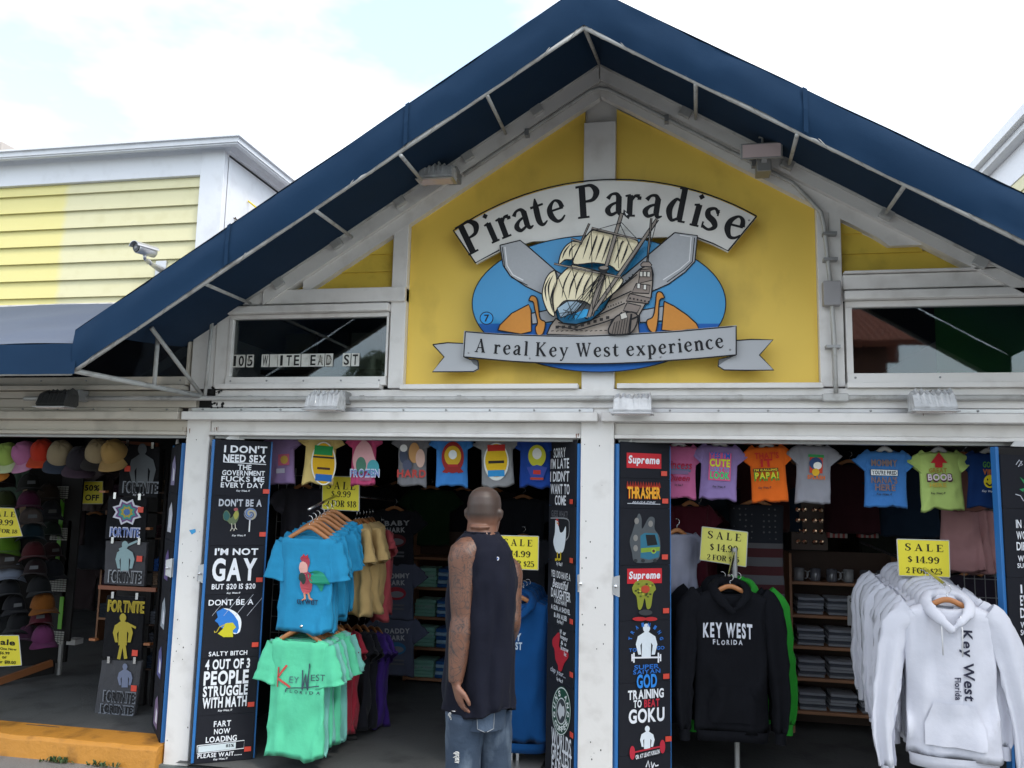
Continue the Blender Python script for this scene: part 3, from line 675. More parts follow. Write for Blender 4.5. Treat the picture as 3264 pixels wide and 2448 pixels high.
prof = [(0, zb0), (-.035, zb0), (-.045, zb0+.02), (-.07, zb0+.045), (-.11, zf0-.012), (-.14, zf0-.01), (-.14, zf0), (-.15, zf0), (-.15, zf1-.014), (-.168, zf1-.012), (-.168, zf1), (0, zf1+.015)]
m.loft([[Vector((-8.5, y, z)) for y, z in prof], [Vector((cx1-y, y, z)) for y, z in prof], [Vector((cx1-y, 6, z)) for y, z in prof]], cap=True)
m.build('cornice', WH2, lb)
MB().box(cx1-.05, cx1, .001, 6, 2.3, zc-.02).build('side_wall', WH2, lb)
MB().box(-8.5, cx1, .05, 6, zf1-.03, zf1+.01).build('roof', mat('grey_roofing', (.22, .22, .23)), lb)
# little yellow cable stub against the side wall
tag(MB().tube([F(785, 636, .3), F(815, 660, .25), F(822, 668, .25)], .006, 6).build('yellow_cable', mat('yellow_plastic', (.8, .6, .02), .5)), 'short yellow cable sticking up behind the left slope of the awning', 'cable')
tw = MB()
for i in range(26):
    p = F(722+rnd.uniform(0, 50), 722-rnd.uniform(0, 14), .15); q = p+Vector((rnd.uniform(-.09, .09), rnd.uniform(-.05, .05), rnd.uniform(-.02, .05))); tw.tube([p, q], .0035, 4)
w = tag(tw.build('dry_twigs', mat('twig', (.12, .1, .08), .9)), 'small tangle of dry twigs in the valley beside the clapboard corner', 'twigs'); w['kind'] = 'stuff'
tag(MB().box(-8.4, F(5, 470, 1.2).x, 1.2, 2.4, zf1+.012, F(5, 460, 1.2).z+.03).build('roof_box', mat('beige_metal', (.45, .4, .37), .6), bevel=.01), 'beige box on the flat roof at the far left edge', 'roof box')

# ------------------------------------------------------------------ building on the right
rb = thing('right_building', 'white corniced yellow building rising behind the right slope of the awning', 'building', (3.2, .5, 3.2))
X0 = 2.9
a = FX(3091, 531, X0); b_ = FX(3264, 310, X0)
zt2 = (a.z+b_.z)/2; yb = b_.y-2.0
def edge(off_x, z0, z1, x_in, m, nm):
    MB().box(X0+off_x, X0+x_in, -1.4, 6.5, z0, z1).build(nm, m, rb, bevel=.006)
edge(0, zt2-.10, zt2, .6, WH2, 'cornice'); edge(.06, zt2-.16, zt2-.101, .6, WH2, 'cove_board'); edge(.16, zt2-.45, zt2-.161, .6, WH2, 'frieze_board')
for i in range(9): 
    z1 = zt2-.452-i*.13
    q = [[Vector((X0+.17-.014, y, z1-.13)), Vector((X0+.17, y, z1)), Vector((X0+.19, y, z1)), Vector((X0+.19, y, z1-.13))] for y in (-1.3, 6.4)]
    MB().loft(q).build('siding_board', YCL, rb)
MB().box(X0+.195, X0+3, -1.3, 6.4, 0, zt2-.01).build('wall', WH2, rb)

# ------------------------------------------------------------------ security camera
pc = F(468, 800, -.30)
sc_ = thing('security_camera', 'silver bullet security camera on a bracket over the left awning slope', 'camera', F(505, 860, -.02))
ax = (F(425, 785, -.42)-F(495, 805, -.25)).normalized(); c0 = F(462, 797, -.33)
rt = ax.cross(Vector((0, 0, 1))).normalized(); upv = rt.cross(ax)
MB().tube([c0-ax*.075, c0-ax*.07, c0+ax*.06, c0+ax*.066], [.028, .034, .034, .03], 20).build('housing', mat('silver_paint', (.55, .55, .56), .3, metal=.6), sc_, smooth=True)
MB().tube([c0+ax*.0665, c0+ax*.072], [.029, .026], 20).build('lens_face', mat('lens_black', (.02, .02, .02), .15), sc_)
MB().tube([c0+ax*.0725, c0+ax*.075], [.012, .008], 16).build('lens', mat('lens_glass', (.12, .12, .13), .05, spec=1), sc_)
sh = MB(); rings = []
for s in (-.08, .09):
    rings.append([c0+ax*s+(rt*math.sin(a)+upv*math.cos(a))*.041 for a in [R(x) for x in range(-80, 81, 16)]]+[c0+ax*s+(rt*math.sin(a)+upv*math.cos(a))*.038 for a in [R(x) for x in range(80, -81, -16)]])
sh.loft(rings).build('sunshade', mat('silver_paint', (.55, .55, .56)), sc_, smooth=False)
j0 = c0-upv*.04; j1 = F(472, 836, -.24); j2 = F(510, 858, -.03)
MB().tube([c0-upv*.03, j0-upv*.012, j1], [.012, .01, .013], 10).build('swivel', ALU, sc_, smooth=True)
MB().tube([j1+Vector((0, 0, .01)), j1.lerp(j2, .3), j2], [.014, .014, .022], 10).build('arm', ALU, sc_, smooth=True)
MB().box(j2.x-.04, j2.x+.04, -.026, -.005, j2.z-.05, j2.z+.06).build('wall_plate', ALU, sc_, bevel=.003)

# rust runs and grime where iron meets paint
rs = MB()
for u, v, n_, y in ((596, 1362, 3, -.0425), (683, 1362, 3, -.0425), (1998, 1300, 4, -.112), (2030, 1304, 3, -.112), (1040, 1304, 2, -.112), (1830, 1380, 2, -.0425), (2950, 1304, 3, -.112)):
    for i in range(n_):
        p = F(u+rnd.uniform(-14, 14), v+rnd.uniform(-4, 4), y); w_ = rnd.uniform(.0015, .0045); h = rnd.uniform(.012, .035)
        rs.add([p+Vector((-w_, -i*.0002, 0)), p+Vector((w_, -i*.0002, 0)), p+Vector((w_*.4, -i*.0002, -h)), p+Vector((-w_*.5, -i*.0002, -h*.8))], [(0, 1, 2, 3)])
q_ = part('rust_run', rs, RST); q_['kind'] = 'stuff'
# ------------------------------------------------------------------ main sign
OUT = '#16161a'
sg = thing('shop_sign', 'large oval sign with a galleon between crossed cutlasses under an arched name plate', 'sign', F(1910, 960, -.10))
P = Print(sg, 0, (1250, 500, 1.7015), eps=.0006)
def slab(pts, y0, th, m, name, curve=False, edge='#1d1d20'):
    if curve: pts = spl(list(pts)+[pts[0]], 5)[:-1]
    q = [P.loc(*p) for p in pts]
    return MB().prism([(x, y0, z) for x, z in q], (0, th, 0)).build(name, m, sg, local=True)
SGW = mat('sign_white', (.72, .70, .66), .4, var=(1.2, .1), dirt=('#8a8176', 4, .3, None))
SGB = mat('sign_blue', (.022, .27, .56), .35, var=(1.0, .12)); SGS = mat('sign_silver', (.40, .41, .43), .35, var=(1.5, .12))
oval = [(1122+688*math.cos(a), 796+371*math.sin(a)) for a in [i*math.pi/48 for i in range(96)]]
MBK = MB()
for sx, sz in ((900, 600), (1350, 600), (900, 1000), (1350, 1000)):
    x, z = P.loc(sx, sz); MBK.box(x-.02, x+.02, .02, .12, z-.02, z+.02)
MBK.build('standoff', GRS, sg, local=True)
slab(oval, 0, .022, SGB, 'oval_panel')
# name plate arc
def circ(p1, p2, p3):
    ax_, ay = p1; bx, by = p2; cx, cy = p3; d = 2*(ax_*(by-cy)+bx*(cy-ay)+cx*(ay-by))
    ux = ((ax_**2+ay**2)*(by-cy)+(bx**2+by**2)*(cy-ay)+(cx**2+cy**2)*(ay-by))/d
    uy = ((ax_**2+ay**2)*(cx-bx)+(bx**2+by**2)*(ax_-cx)+(cx**2+cy**2)*(bx-ax_))/d
    return ux, uy, math.hypot(ax_-ux, ay-uy)
def arcpts(p1, p2, p3, n=24):
    ux, uy, r = circ(p1, p2, p3); a0 = math.atan2(p1[1]-uy, p1[0]-ux); a1 = math.atan2(p3[1]-uy, p3[0]-ux)
    return [(ux+r*math.cos(a0+(a1-a0)*i/n), uy+r*math.sin(a0+(a1-a0)*i/n)) for i in range(n+1)]
outer = arcpts((332, 400), (1160, 123), (1977, 322))
plate = outer+[(1822, 510), (1740, 470), (1650, 436), (1480, 428), (1120, 440), (760, 452), (600, 497), (452, 575)]
slab(plate, .0232, .02, SGW, 'name_plate')
# ribbon and its tails
tl = [(220, 1018), (300, 1008), (395, 1012), (392, 1080), (420, 1098), (465, 1104), (467, 1150), (440, 1165), (218, 1166), (282, 1085)]
tr = [(1862, 996), (1950, 990), (2066, 992), (1992, 1075), (2070, 1156), (1930, 1158), (1800, 1156), (1768, 1135), (1772, 1100), (1862, 1076)]
slab(tl, .004, .02, SGS, 'ribbon_tail'); slab(tr, .004, .02, SGS, 'ribbon_tail')
rb_top = spl([(397, 948), (550, 960), (700, 967), (900, 972), (1125, 970), (1500, 950), (1700, 933), (1866, 919)], 4)
rb_bot = spl([(1866, 1074), (1700, 1090), (1500, 1105), (1300, 1117), (1125, 1122), (900, 1120), (700, 1112), (550, 1100), (388, 1084)], 4)
slab(rb_top+rb_bot, -.030, .02, SGS, 'ribbon')
# flat artwork on the oval
P.y0 = -.0008
P.poly([(x, y) for x, y in [(1122+688*math.cos(a), 796+371*math.sin(a)) for a in [R(17)+i*R(146)/40 for i in range(41)]]], '#1c5fae')
P.line(oval, 5, OUT, closed=True)
def shape(pts, fill, w=6, curve=False):
    P.poly(pts, fill, curve); P.line(pts, w, OUT, curve=curve, closed=True)
shape([(585, 480), (694, 453), (735, 485), (890, 620), (1010, 690), (1120, 760), (1060, 880), (830, 752), (725, 703), (640, 645), (603, 590)], '#aeb0b4')
P.line([(612, 488), (624, 590), (655, 640), (712, 670)], 6, '#e4e4e6'); P.line([(598, 490), (612, 600), (648, 655), (735, 697)], 4, OUT)
shape([(1532, 412), (1655, 428), (1642, 568), (1590, 625), (1500, 690), (1400, 735), (1250, 790), (1180, 700), (1262, 640)], '#aeb0b4')
P.line([(1560, 425), (1622, 436), (1612, 565), (1560, 610), (1470, 668)], 5, '#e4e4e6'); P.line([(1640, 440), (1628, 570), (1585, 612), (1490, 680)], 4, OUT)
for q in ([(755, 850), (885, 825), (900, 890), (762, 908)], [(1340, 835), (1470, 812), (1472, 890), (1345, 900)]): shape(q, '#a5a8ad')
for q in ([(575, 942), (585, 915), (650, 850), (742, 802), (755, 835), (757, 948), (700, 963)], [(1475, 785), (1530, 812), (1600, 860), (1650, 905), (1662, 935), (1600, 940), (1545, 950), (1462, 940)]): shape(q, '#cf8a3c')
for q in ([(742, 782), (757, 756), (785, 768), (795, 820), (805, 880), (832, 900), (820, 960), (790, 968), (778, 930), (790, 900), (775, 830), (766, 790)],
          [(1478, 768), (1462, 738), (1436, 740), (1428, 800), (1415, 868), (1382, 890), (1388, 930), (1412, 956), (1430, 950), (1442, 890), (1448, 800), (1455, 775)]): shape(q, '#cf8a3c', 6, True)
# hull
shape([(840, 965), (862, 915), (890, 878), (930, 905), (1000, 912), (1080, 890), (1150, 830), (1200, 742), (1262, 690), (1345, 612), (1372, 598), (1408, 602), (1416, 640), (1412, 700), (1405, 765), (1372, 805), (1335, 870), (1340, 966), (1090, 974)], '#ab9e93', 7)
for q in ([(1347, 615), (1408, 610), (1412, 672), (1336, 690)], [(1325, 690), (1400, 700), (1394, 745), (1300, 740)], [(1290, 745), (1402, 770), (1390, 800), (1270, 785)], [(1275, 795), (1350, 812), (1330, 850), (1255, 838)]): shape(q, '#8d8078', 5)
for x, y in ((1352, 640), (1372, 640), (1392, 642), (1338, 705), (1372, 712)): P.poly([(x-8, y-14), (x+8, y-12), (x+7, y+14), (x-9, y+12)], '#e8e4dc'); P.line([(x-8, y-14), (x+8, y-12), (x+7, y+14), (x-9, y+12)], 3, OUT, closed=True)
for i in range(6): P.ell(1292+i*20, 772+i*4, 5, 5, OUT, 8)
for i in range(6): P.ell(1215+i*18, 722-i*15, 4, 4, OUT, 8)
for a, b in (((1195, 755), (1330, 645)), ((1180, 790), (1300, 735)), ((1100, 875), (1265, 800)), ((905, 905), (1010, 925)), ((1010, 925), (1130, 870)), ((900, 925), (1015, 945)), ((1015, 945), (1150, 905)), ((1150, 905), (1270, 860)), ((1180, 970), (1190, 900)), ((1190, 900), (1250, 850))): P.line([a, b], 6, OUT)
for i in range(9): x = 900+i*34; y = 930-max(0, i-3)*10; P.poly([(x-9, y-7), (x+9, y-9), (x+9, y+7), (x-9, y+9)], '#2a2624')
shape([(1195, 905), (1225, 870), (1300, 850), (1335, 880), (1300, 960), (1200, 972), (1175, 950)], '#7d726a', 7, True)
shape([(1238, 862), (1268, 850), (1280, 880), (1245, 892)], '#cfc9c0', 4); P.line([(1300, 860), (1290, 960)], 9, OUT); P.line([(1300, 890), (1345, 870)], 8, OUT)
for i in range(7): P.line([(1195+i*14, 975), (1210+i*14, 905-i*4)], 3, OUT)
for i in range(10): P.ell(1120+i*14, 845-i*5, 4, 4, OUT, 8)
for i in range(12): P.line([(870+i*26, 955+2*math.sin(i)), (884+i*26, 953)], 4, OUT)
# sails
SAIL = '#efe2bf'
def sail(pts, streaks):
    P.poly(pts, SAIL, True); P.line(pts, 6, OUT, curve=True, closed=True)
    for a, c, b in streaks: P.line([(*a, 1), (*c, 8), (*b, 1)], 4, OUT, curve=True)
sail([(985, 475), (1032, 486), (1008, 530), (985, 572), (945, 575), (912, 600), (922, 545), (950, 500)], [((975, 490), (945, 530), (930, 570)), ((1005, 490), (975, 520), (968, 560))])
sail([(1090, 414), (1210, 442), (1334, 474), (1312, 530), (1290, 570), (1234, 636), (1190, 608), (1100, 592), (992, 598), (1010, 530), (1045, 465)],
     [((1085+i*34, 428+i*8), (1065+i*34, 490+i*8), (1040+i*34, 570+i*5)) for i in range(7)]+[((1120+i*36, 445+i*8), (1104+i*36, 490), (1090+i*36, 540)) for i in range(5)])
sail([(985, 604), (1110, 634), (1248, 674), (1240, 720), (1190, 770), (1110, 830), (1050, 800), (985, 795), (940, 800), (905, 840), (890, 860), (882, 770), (900, 690), (940, 640)],
     [((985+i*36, 622+i*8), (945+i*36, 700+i*8), (930+i*36, 780+i*3)) for i in range(6)]+[((1010+i*40, 640+i*8), (985+i*40, 700), (970+i*38, 750)) for i in range(5)])
sail([(893, 634), (904, 690), (884, 760), (882, 820), (892, 880), (860, 862), (836, 810), (826, 760), (838, 700), (862, 655)], [((885, 660), (860, 720), (866, 800)), ((868, 670), (842, 730), (850, 800)), ((895, 700), (872, 790), (884, 860))])
shape([(905, 838), (960, 800), (1010, 800), (1040, 815), (1000, 860), (925, 890)], '#9fb6c6', 5)
P.poly([(1000, 868), (1055, 842), (1085, 850), (1060, 885), (1000, 900)], '#3aa0d6')
# masts and rigging
for a, b, w_ in (((1250, 335), (1090, 880), 16), ((1440, 365), (1105, 850), 15), ((1160, 625), (1075, 885), 18), ((1408, 360), (1385, 620), 7), ((1078, 388), (1030, 500), 7)):
    P.line([a, b], w_+5, OUT); P.line([a, b], w_-4, '#8c8279')
for a, b in (((1090, 412), (1335, 474)), ((890, 603), (1245, 675)), ((982, 470), (1035, 487))): P.line([a, b], 11, OUT); P.line([a, b], 5, '#8c8279')
for a, b in (((1250, 385), (1090, 430)), ((1250, 385), (1330, 470)), ((1240, 390), (1310, 540)), ((1150, 650), (925, 890)), ((1140, 660), (945, 895)), ((1150, 660), (965, 900)), ((1150, 670), (985, 900)), ((1155, 680), (1010, 900)),
             ((1165, 680), (1170, 800)), ((1180, 670), (1200, 770)), ((985, 480), (990, 610)), ((985, 610), (1010, 740)), ((1440, 365), (1385, 590)), ((1440, 380), (1235, 700)), ((900, 640), (1000, 900)), ((1230, 470), (1235, 630)), ((1090, 420), (1098, 880)), ((920, 870), (1000, 860)), ((940, 850), (1020, 880))): P.line([a, b], 3.5, OUT)
P.ell(1156, 632, 30, 16, OUT); P.ell(1156, 628, 22, 9, '#8c8279'); P.poly([(1132, 640), (1180, 640), (1165, 660), (1140, 660)], OUT)
P.poly([(1262, 318), (1298, 350), (1288, 372), (1258, 345)], OUT); P.poly([(1268, 330), (1286, 346), (1276, 352)], '#d8d8d8')
shape([(1352, 612), (1365, 598), (1398, 598), (1412, 614), (1405, 625), (1355, 622)], '#8d8078', 5)
# the little 7
P.ell(535, 896, 37, 35, OUT); P.ell(535, 896, 32, 30, '#2f8fd0'); P.text('7', 536, 896, 26, 38, OUT, 'b')
P.y0 = .0232-.0006; art = P.k
P.build('ship_artwork')
# plate lettering
P.mb = MB(); P.mats = []; P.k = 0; P.y0 = .0226
P.line([plate[i] for i in range(25)], 7, OUT); P.line([(1977, 322), (1822, 510), (1740, 470), (1655, 438)], 7, OUT); P.line([(332, 400), (452, 575), (583, 505)], 7, OUT)
P.mb.build('plate_outline', P.mats, sg, local=True)
P.mb = MB(); P.mats = []; P.k = 1
bx, by, br = circ((462, 510), (1130, 323), (1850, 447))
pts = []
for x in (470, 562, 636, 722, 812, 900, 1072, 1208, 1303, 1408, 1530, 1635, 1712, 1832):
    y = by-math.sqrt(br**2-(x-bx)**2); pts.append((x, y, -math.atan2((x-bx), (by-y))))
for w_, a, b in (('Pirate', 0, 6), ('Paradise', 6, 14)):
    P.mb = MB(); P.mats = []; P.k = 1; P.ring_text(w_, pts[a:b], 112, OUT, 's'); P.build('name_word')
# ribbon outline and lettering
P.mb = MB(); P.mats = []; P.k = 0; P.y0 = -.0305
P.line(rb_top+rb_bot, 6, OUT, closed=True)
P.line([(388, 1084), (420, 1098), (462, 1104), (468, 1150)], 5, OUT, curve=True)
P.build('ribbon_outline'); P.mb = MB(); P.mats = []; P.k = 0; P.y0 = .0035
P.line(tl, 6, OUT, closed=True); P.poly([(425, 1100), (466, 1105), (468, 1140), (440, 1122)], '#6f7276'); P.build('tail_outline'); P.mb = MB(); P.mats = []; P.k = 0; P.line(tr, 6, OUT, closed=True); P.poly([(1772, 1100), (1855, 1080), (1800, 1110), (1772, 1130)], '#6f7276')
P.build('tail_outline'); P.mb = MB(); P.mats = []; P.k = 1; P.y0 = -.0305
bx, by, br = circ((460, 1058), (1125, 1084), (1780, 1036))
st = 'A real Key West experience'; wd_ = []; x = 0
for ch in st:
    if ch == ' ': x += .36; continue
    w_ = serif_glyph(ch)[2]; wd_.append(x+w_/2); x += w_+.16
sc = (1800-445)/(x-.16); pts = []
for c_ in wd_:
    xx = 445+c_*sc; yy = by+math.sqrt(max(br**2-(xx-bx)**2, 0)) if by < 1060 else by-math.sqrt(br**2-(xx-bx)**2)
    dx = (xx-bx)/br; pts.append((xx, yy, dx if by < 1060 else -dx))
n0 = 0
for w_ in st.split():
    P.mb = MB(); P.mats = []; P.k = 1; P.ring_text(w_, pts[n0:n0+len(w_)], 46, OUT, 's'); P.build('slogan_word'); n0 += len(w_)
m = MB()
for x, y in ((1940, 328), (1833, 1046), (747, 1093), (1456, 1087), (415, 1063)):
    a, b = P.loc(x, y); m.lathe((a, .0215 if y < 400 else -.031, b), [(.001, -.004), (.006, 0)], 8, 'y')
s_ = m.build('screw', GRS, sg, local=True); s_['kind'] = 'stuff'

# ------------------------------------------------------------------ address tiles on the left window
ad = thing('address_tiles', 'white adhesive tiles reading 105 W ITE EAD ST on the upper left window', 'address', F(940, 1150, -.0105))
A = Print(ad, 0, (600, 850, 2.765)); TW = mat('tile_white', (.62, .62, .58), .5, var=(8, .15), dirt=('#777065', 20, .4, None))
for ch, x, fade in (('1', 410, 0), ('0', 468, 0), ('5', 545, 1), ('W', 678, 0), (' ', 752, 0), ('I', 822, 0), ('T', 888, 0), ('E', 955, 0), (' ', 1030, 0), ('E', 1100, 0), ('A', 1165, 2), ('D', 1240, 2), ('S', 1395, 0), ('T', 1472, 0)):
    y = 832-(x-410)*.012; c = A.loc(x, y); hw = (.0253 if ch in '105' else .0262)*.98; hh = .041
    q = MB().box(c[0]-hw, c[0]+hw, 0, .003, c[1]-hh, c[1]+hh).build('tile', TW, ad, local=True)
    if ch != ' ':
        A.mb = MB(); A.mats = []; A.k = 0
        wv = 44 if ch not in '1I' else 22
        A.text(ch, x, y, wv*1.06, 92, '#1c1c1c' if fade < 2 else '#55524e', 'b')
        if fade: 
            for i in range(7*fade): a_ = rnd.uniform(-20, 20); A.line([(x+a_-6, y+rnd.uniform(-38, 30)), (x+a_+9, y+rnd.uniform(-38, 30))], 3, '#a6a39a')
        A.mb.build('numeral' if ch in '105' else 'letter', A.mats, ad, local=True)
# ------------------------------------------------------------------ display boards with folded black tees
def board_frame(u0, u1, y0, y1, label, vm=1900, width=None, zt=2.0, edge='l', group='blue edged display boards folded back beside the openings'):
    a = F(u0, vm, y0); b = F(u1, vm, y1); d = Vector((b.x-a.x, b.y-a.y, 0)); w = d.length; rz = math.atan2(d.y, d.x)
    t = thing('display_board', label, 'display board', (a.x, a.y, .035), rz, group)
    MB().box(.004, w-.004, .004, .03, 0, zt-.035).build('panel', DRK, t, local=True, bevel=.003)
    for nm, x0, x1 in (('edge_strip', -.016, .003), ('edge_strip', w-.003, w+.008)):
        MB().box(x0, x1, -.006, .034, 0, zt-.035).build(nm, BLU, t, local=True, bevel=.003)
    m = MB(); c = w*.35; m.prism([(c-.06, -.004, zt-.03), (c+.06, -.004, zt-.03), (c+.03, -.004, zt-.0), (c-.03, -.004, zt-.0)], (0, .01, 0)); m.build('hanging_bracket', mat('white_plastic', (.6, .6, .6), .5), t, local=True)
    return t, w
TK = mat('black_board_tee', (.012, .013, .019), .8, spec=.25, var=(10, .3), bump=(18, .15), weave=True)
def display_tee(bt, w, z0, z1, label, art, zc=(0, 0, 1), tagpos=None, fabric=None):
    """one folded tee pinned on the board: its own thing, standing in the board's frame"""
    M = Matrix.Translation(bt.location) @ bt.rotation_euler.to_matrix().to_4x4(); loc = M @ Vector((w/2, -.004, z0))
    t = thing('folded_tee', label, 'folded tee', loc, bt.rotation_euler.z, 'slogan tees pinned on the display boards')
    h = z1-z0; m = MB(); nx, ny = 10, 8; hw = w/2-.004
    fr_ = [(-hw+2*hw*i/nx, -.010-.0025*noise.noise(Vector((i*.9+z0*9, j*.8, w))), (h-.002)*j/ny) for j in range(ny+1) for i in range(nx+1)]
    m.add(fr_, [(j*(nx+1)+i, j*(nx+1)+i+1, (j+1)*(nx+1)+i+1, (j+1)*(nx+1)+i) for j in range(ny) for i in range(nx)])
    per = [i for i in range(nx+1)]+[(j+1)*(nx+1)-1 for j in range(1, ny+1)]+[ny*(nx+1)+i for i in range(nx-1, -1, -1)]+[j*(nx+1) for j in range(ny-1, 0, -1)]
    bk = [(fr_[i][0], .0, fr_[i][2]) for i in per]; n_ = len(per)
    m.add([fr_[i] for i in per]+bk, [(i, i+n_, (i+1) % n_+n_, (i+1) % n_) for i in range(n_)])
    m.build('fabric', fabric or TK, t, smooth=True, local=True)
    P = Print(t, -.0135, zc, eps=.00035); art(P); P.build()
    if tagpos:
        x, z = P.loc(*tagpos); r_ = .014
        MB().box(x-r_*1.4, x+r_*1.4, -.019, -.0165, z-r_, z+r_).build('price_tag', RED, t, local=True)
    return t
WP = '#e2e4ea'; W2 = '#b9bcc6'
def texts(P, L_):
    for e in L_:
        st, x, y, w, h = e[:5]; kw = e[5] if len(e) > 5 else {}
        c = kw.get('c', WP); kw = {k: v for k, v in kw.items() if k != 'c'}; P.text(st, x, y, w, h, c, kw.pop('font', 'b' if P.z[2] < 1.7 or (h/P.z[2] < 22) else 'h'), **kw)
KW = dict(shear=.25, font='b')
def kw(x, y, w=145): return ('Key West, Fl', x, y, w, 24, dict(shear=.3, font='b', track=.01))
# board 1, beside the left post of the middle opening
b1, w1 = board_frame(652, 837, -.06, .12, 'blue edged board of six slogan tees at the left of the middle opening')
def zof(bt, w, v, u): # height on the board of a picture row
    I = (Matrix.Translation(bt.location) @ bt.rotation_euler.to_matrix().to_4x4()).inverted(); o = I @ CAM; d = I.to_3x3() @ ray(u, v); return (o+d*(-o.y/d.y)).z
Z5 = (620, 1400, 3.317); Z6 = (600, 1900, 3.027)
def a1(P):
    texts(P, [("I DON'T", 543, 107, 455, 80), ("NEED SEX", 532, 205, 452, 82), ("THE", 530, 297, 143, 56), ("GOVERNMENT", 520, 358, 452, 54), ("FUCKS ME", 513, 422, 455, 57), ("EVERY DAY", 507, 487, 455, 54), kw(513, 548)])
    P.line([(305, 240), (757, 268)], 9, WP)
def a2(P):
    texts(P, [("DON'T BE A", 487, 672, 455, 80, dict(c=W2)), kw(468, 1020)])
    P.poly([(300, 800), (320, 760), (350, 755), (380, 800), (375, 830), (400, 820), (425, 770), (450, 740), (465, 760), (470, 810), (455, 860), (420, 900), (380, 900), (350, 870), (310, 850)], '#5d6b4e', True)
    P.poly([(305, 790), (330, 760), (355, 775), (372, 815), (345, 860), (312, 840)], '#2c5a58', True); P.poly([(410, 800), (440, 755), (465, 780), (460, 820), (430, 850)], '#9a9a4a', True)
    P.poly([(415, 735), (440, 725), (462, 740), (440, 760), (420, 755)], '#a0555a', True)
    for x in (392, 428): P.line([(x, 890), (x+4, 935), (x-14, 970)], 7, '#cfcabc'); P.line([(x+4, 935), (x+22, 955)], 6, '#cfcabc')
    P.ell(590, 790, 68, 65, '#8a8fa0'); 
    for k in range(3):
        P.line([(590+(12+s*5.2)*math.cos(s*.55+k*2.1), 790+(10+s*5)*math.sin(s*.55+k*2.1)) for s in range(11)], 9, ('#3a6fb0', '#c0b070', '#4a4f60')[k])
    P.line([(585, 855), (577, 978)], 14, '#d8d8da')
def a3(P): texts(P, [("I'M NOT", 446, 1188, 458, 74), ("GAY", 425, 1378, 470, 245), ("BUT $20 IS $20", 415, 1560, 462, 66), kw(412, 1627)])
def a4(P):
    P.poly([(340, 118), (400, 125), (470, 165), (510, 230), (505, 320), (480, 358), (430, 355), (420, 250), (385, 190)], '#e9edf2', True)
    P.poly([(272, 152), (335, 118), (395, 140), (440, 180), (480, 240), (490, 310), (470, 360), (428, 350), (380, 320), (330, 310), (300, 290), (286, 262), (256, 238), (286, 205)], '#2f78c8')
    P.line([(385, 260), (300, 300), (275, 345), (255, 352), (252, 335)], 9, '#b9a93a')
    P.poly([(360, 262), (430, 255), (462, 300), (430, 330), (432, 395), (340, 395), (285, 362), (330, 320)], '#c9c02a')      # a plain yellow raincoat shape
    for i in range(15):
        x = 230+i*28; y = 190-(i % 4)*34; P.line([(x, y), (x+50+(i % 3)*20, y-62-(i % 3)*22)], 3.5, W2)
    texts(P, [("DONT BE A", 415, 58, 432, 56), ("SALTY BITCH", 385, 550, 370, 44)])
def a5(P): texts(P, [("4 OUT OF 3", 382, 655, 430, 98), ("PEOPLE", 368, 785, 432, 138), ("STRUGGLE", 360, 912, 430, 104), ("WITH MATH", 352, 1022, 425, 104), kw(355, 1103, 138)])
def a6(P):
    texts(P, [("FART", 330, 1230, 165, 56), ("NOW", 327, 1303, 155, 52), ("LOADING", 320, 1377, 298, 56), ("PLEASE WAIT......", 305, 1528, 425, 42), kw(310, 1572, 138)])
    o = [(87, 1442), (541, 1390), (535, 1466), (85, 1520)]; P.line(o, 7, WP, closed=True); P.poly([(97, 1450), (460, 1408), (456, 1470), (95, 1510)], '#c9d3d8'); P.text('85%', 402, 1440, 78, 30, '#15151a', 'h')
cuts = [zof(b1, w1, v, 745) for v in (1403, 1580, 1738, 1893, 2093, 2273, 2440)]
lab1 = ['top tee on the left slogan board with underlined white lettering about the government', 'black tee with a rooster and a lollipop under pale capitals', 'black tee with the biggest white capitals on the left slogan board',
        'black tee with a blue umbrella and yellow coat in slanting rain', 'black tee with four rows of tall white capitals about math', 'lowest tee on the left board with a white loading bar']
for i, (art, z_, tp) in enumerate(((a1, Z5, (757, 552)), (a2, Z5, (720, 1005)), (a3, Z5, (685, 1485)), (a4, Z6, (645, 467)), (a5, Z6, (605, 1043)), (a6, Z6, (573, 1473)))):
    display_tee(b1, w1, max(cuts[i+1]-.0, .0), cuts[i], lab1[i], art, z_, tp)
# board 2, at the right of the middle opening, folded well back
b2, w2 = board_frame(1752, 1838, .32, -.02, 'narrow seen blue edged board at the right of the middle opening, folded back', 1900)
Z8 = (1720, 1400, 1.583)
def c1(P): texts(P, [("SORRY", 101, 68, 60, 50), ("I'M LATE", 102, 122, 92, 52), ("I DIDN'T", 102, 187, 95, 54), ("WANT TO", 104, 252, 95, 52), ("COME", 107, 308, 55, 50)])
def c2(P):
    texts(P, [("GUESS WHAT?", 100, 377, 82, 34, dict(c='#5f6066'))])
    P.poly([(80, 410), (92, 408), (97, 440), (105, 470), (120, 465), (133, 440), (132, 500), (122, 560), (105, 575), (85, 570), (70, 520), (78, 470)], '#dfe6ee', True)
    P.poly([(82, 402), (92, 396), (97, 412), (88, 415)], '#c03030'); P.poly([(95, 415), (100, 428), (94, 440)], '#c03030'); P.poly([(88, 415), (96, 425), (88, 430)], '#d8a020')
    for x in (92, 108): P.line([(x, 570), (x, 605), (x-12, 608)], 5, '#c9b02a')
    P.line([(58, 398), (140, 402), (152, 440), (148, 490), (132, 512)], 2.5, '#8a8c92', curve=True); texts(P, [kw(102, 632, 30)])
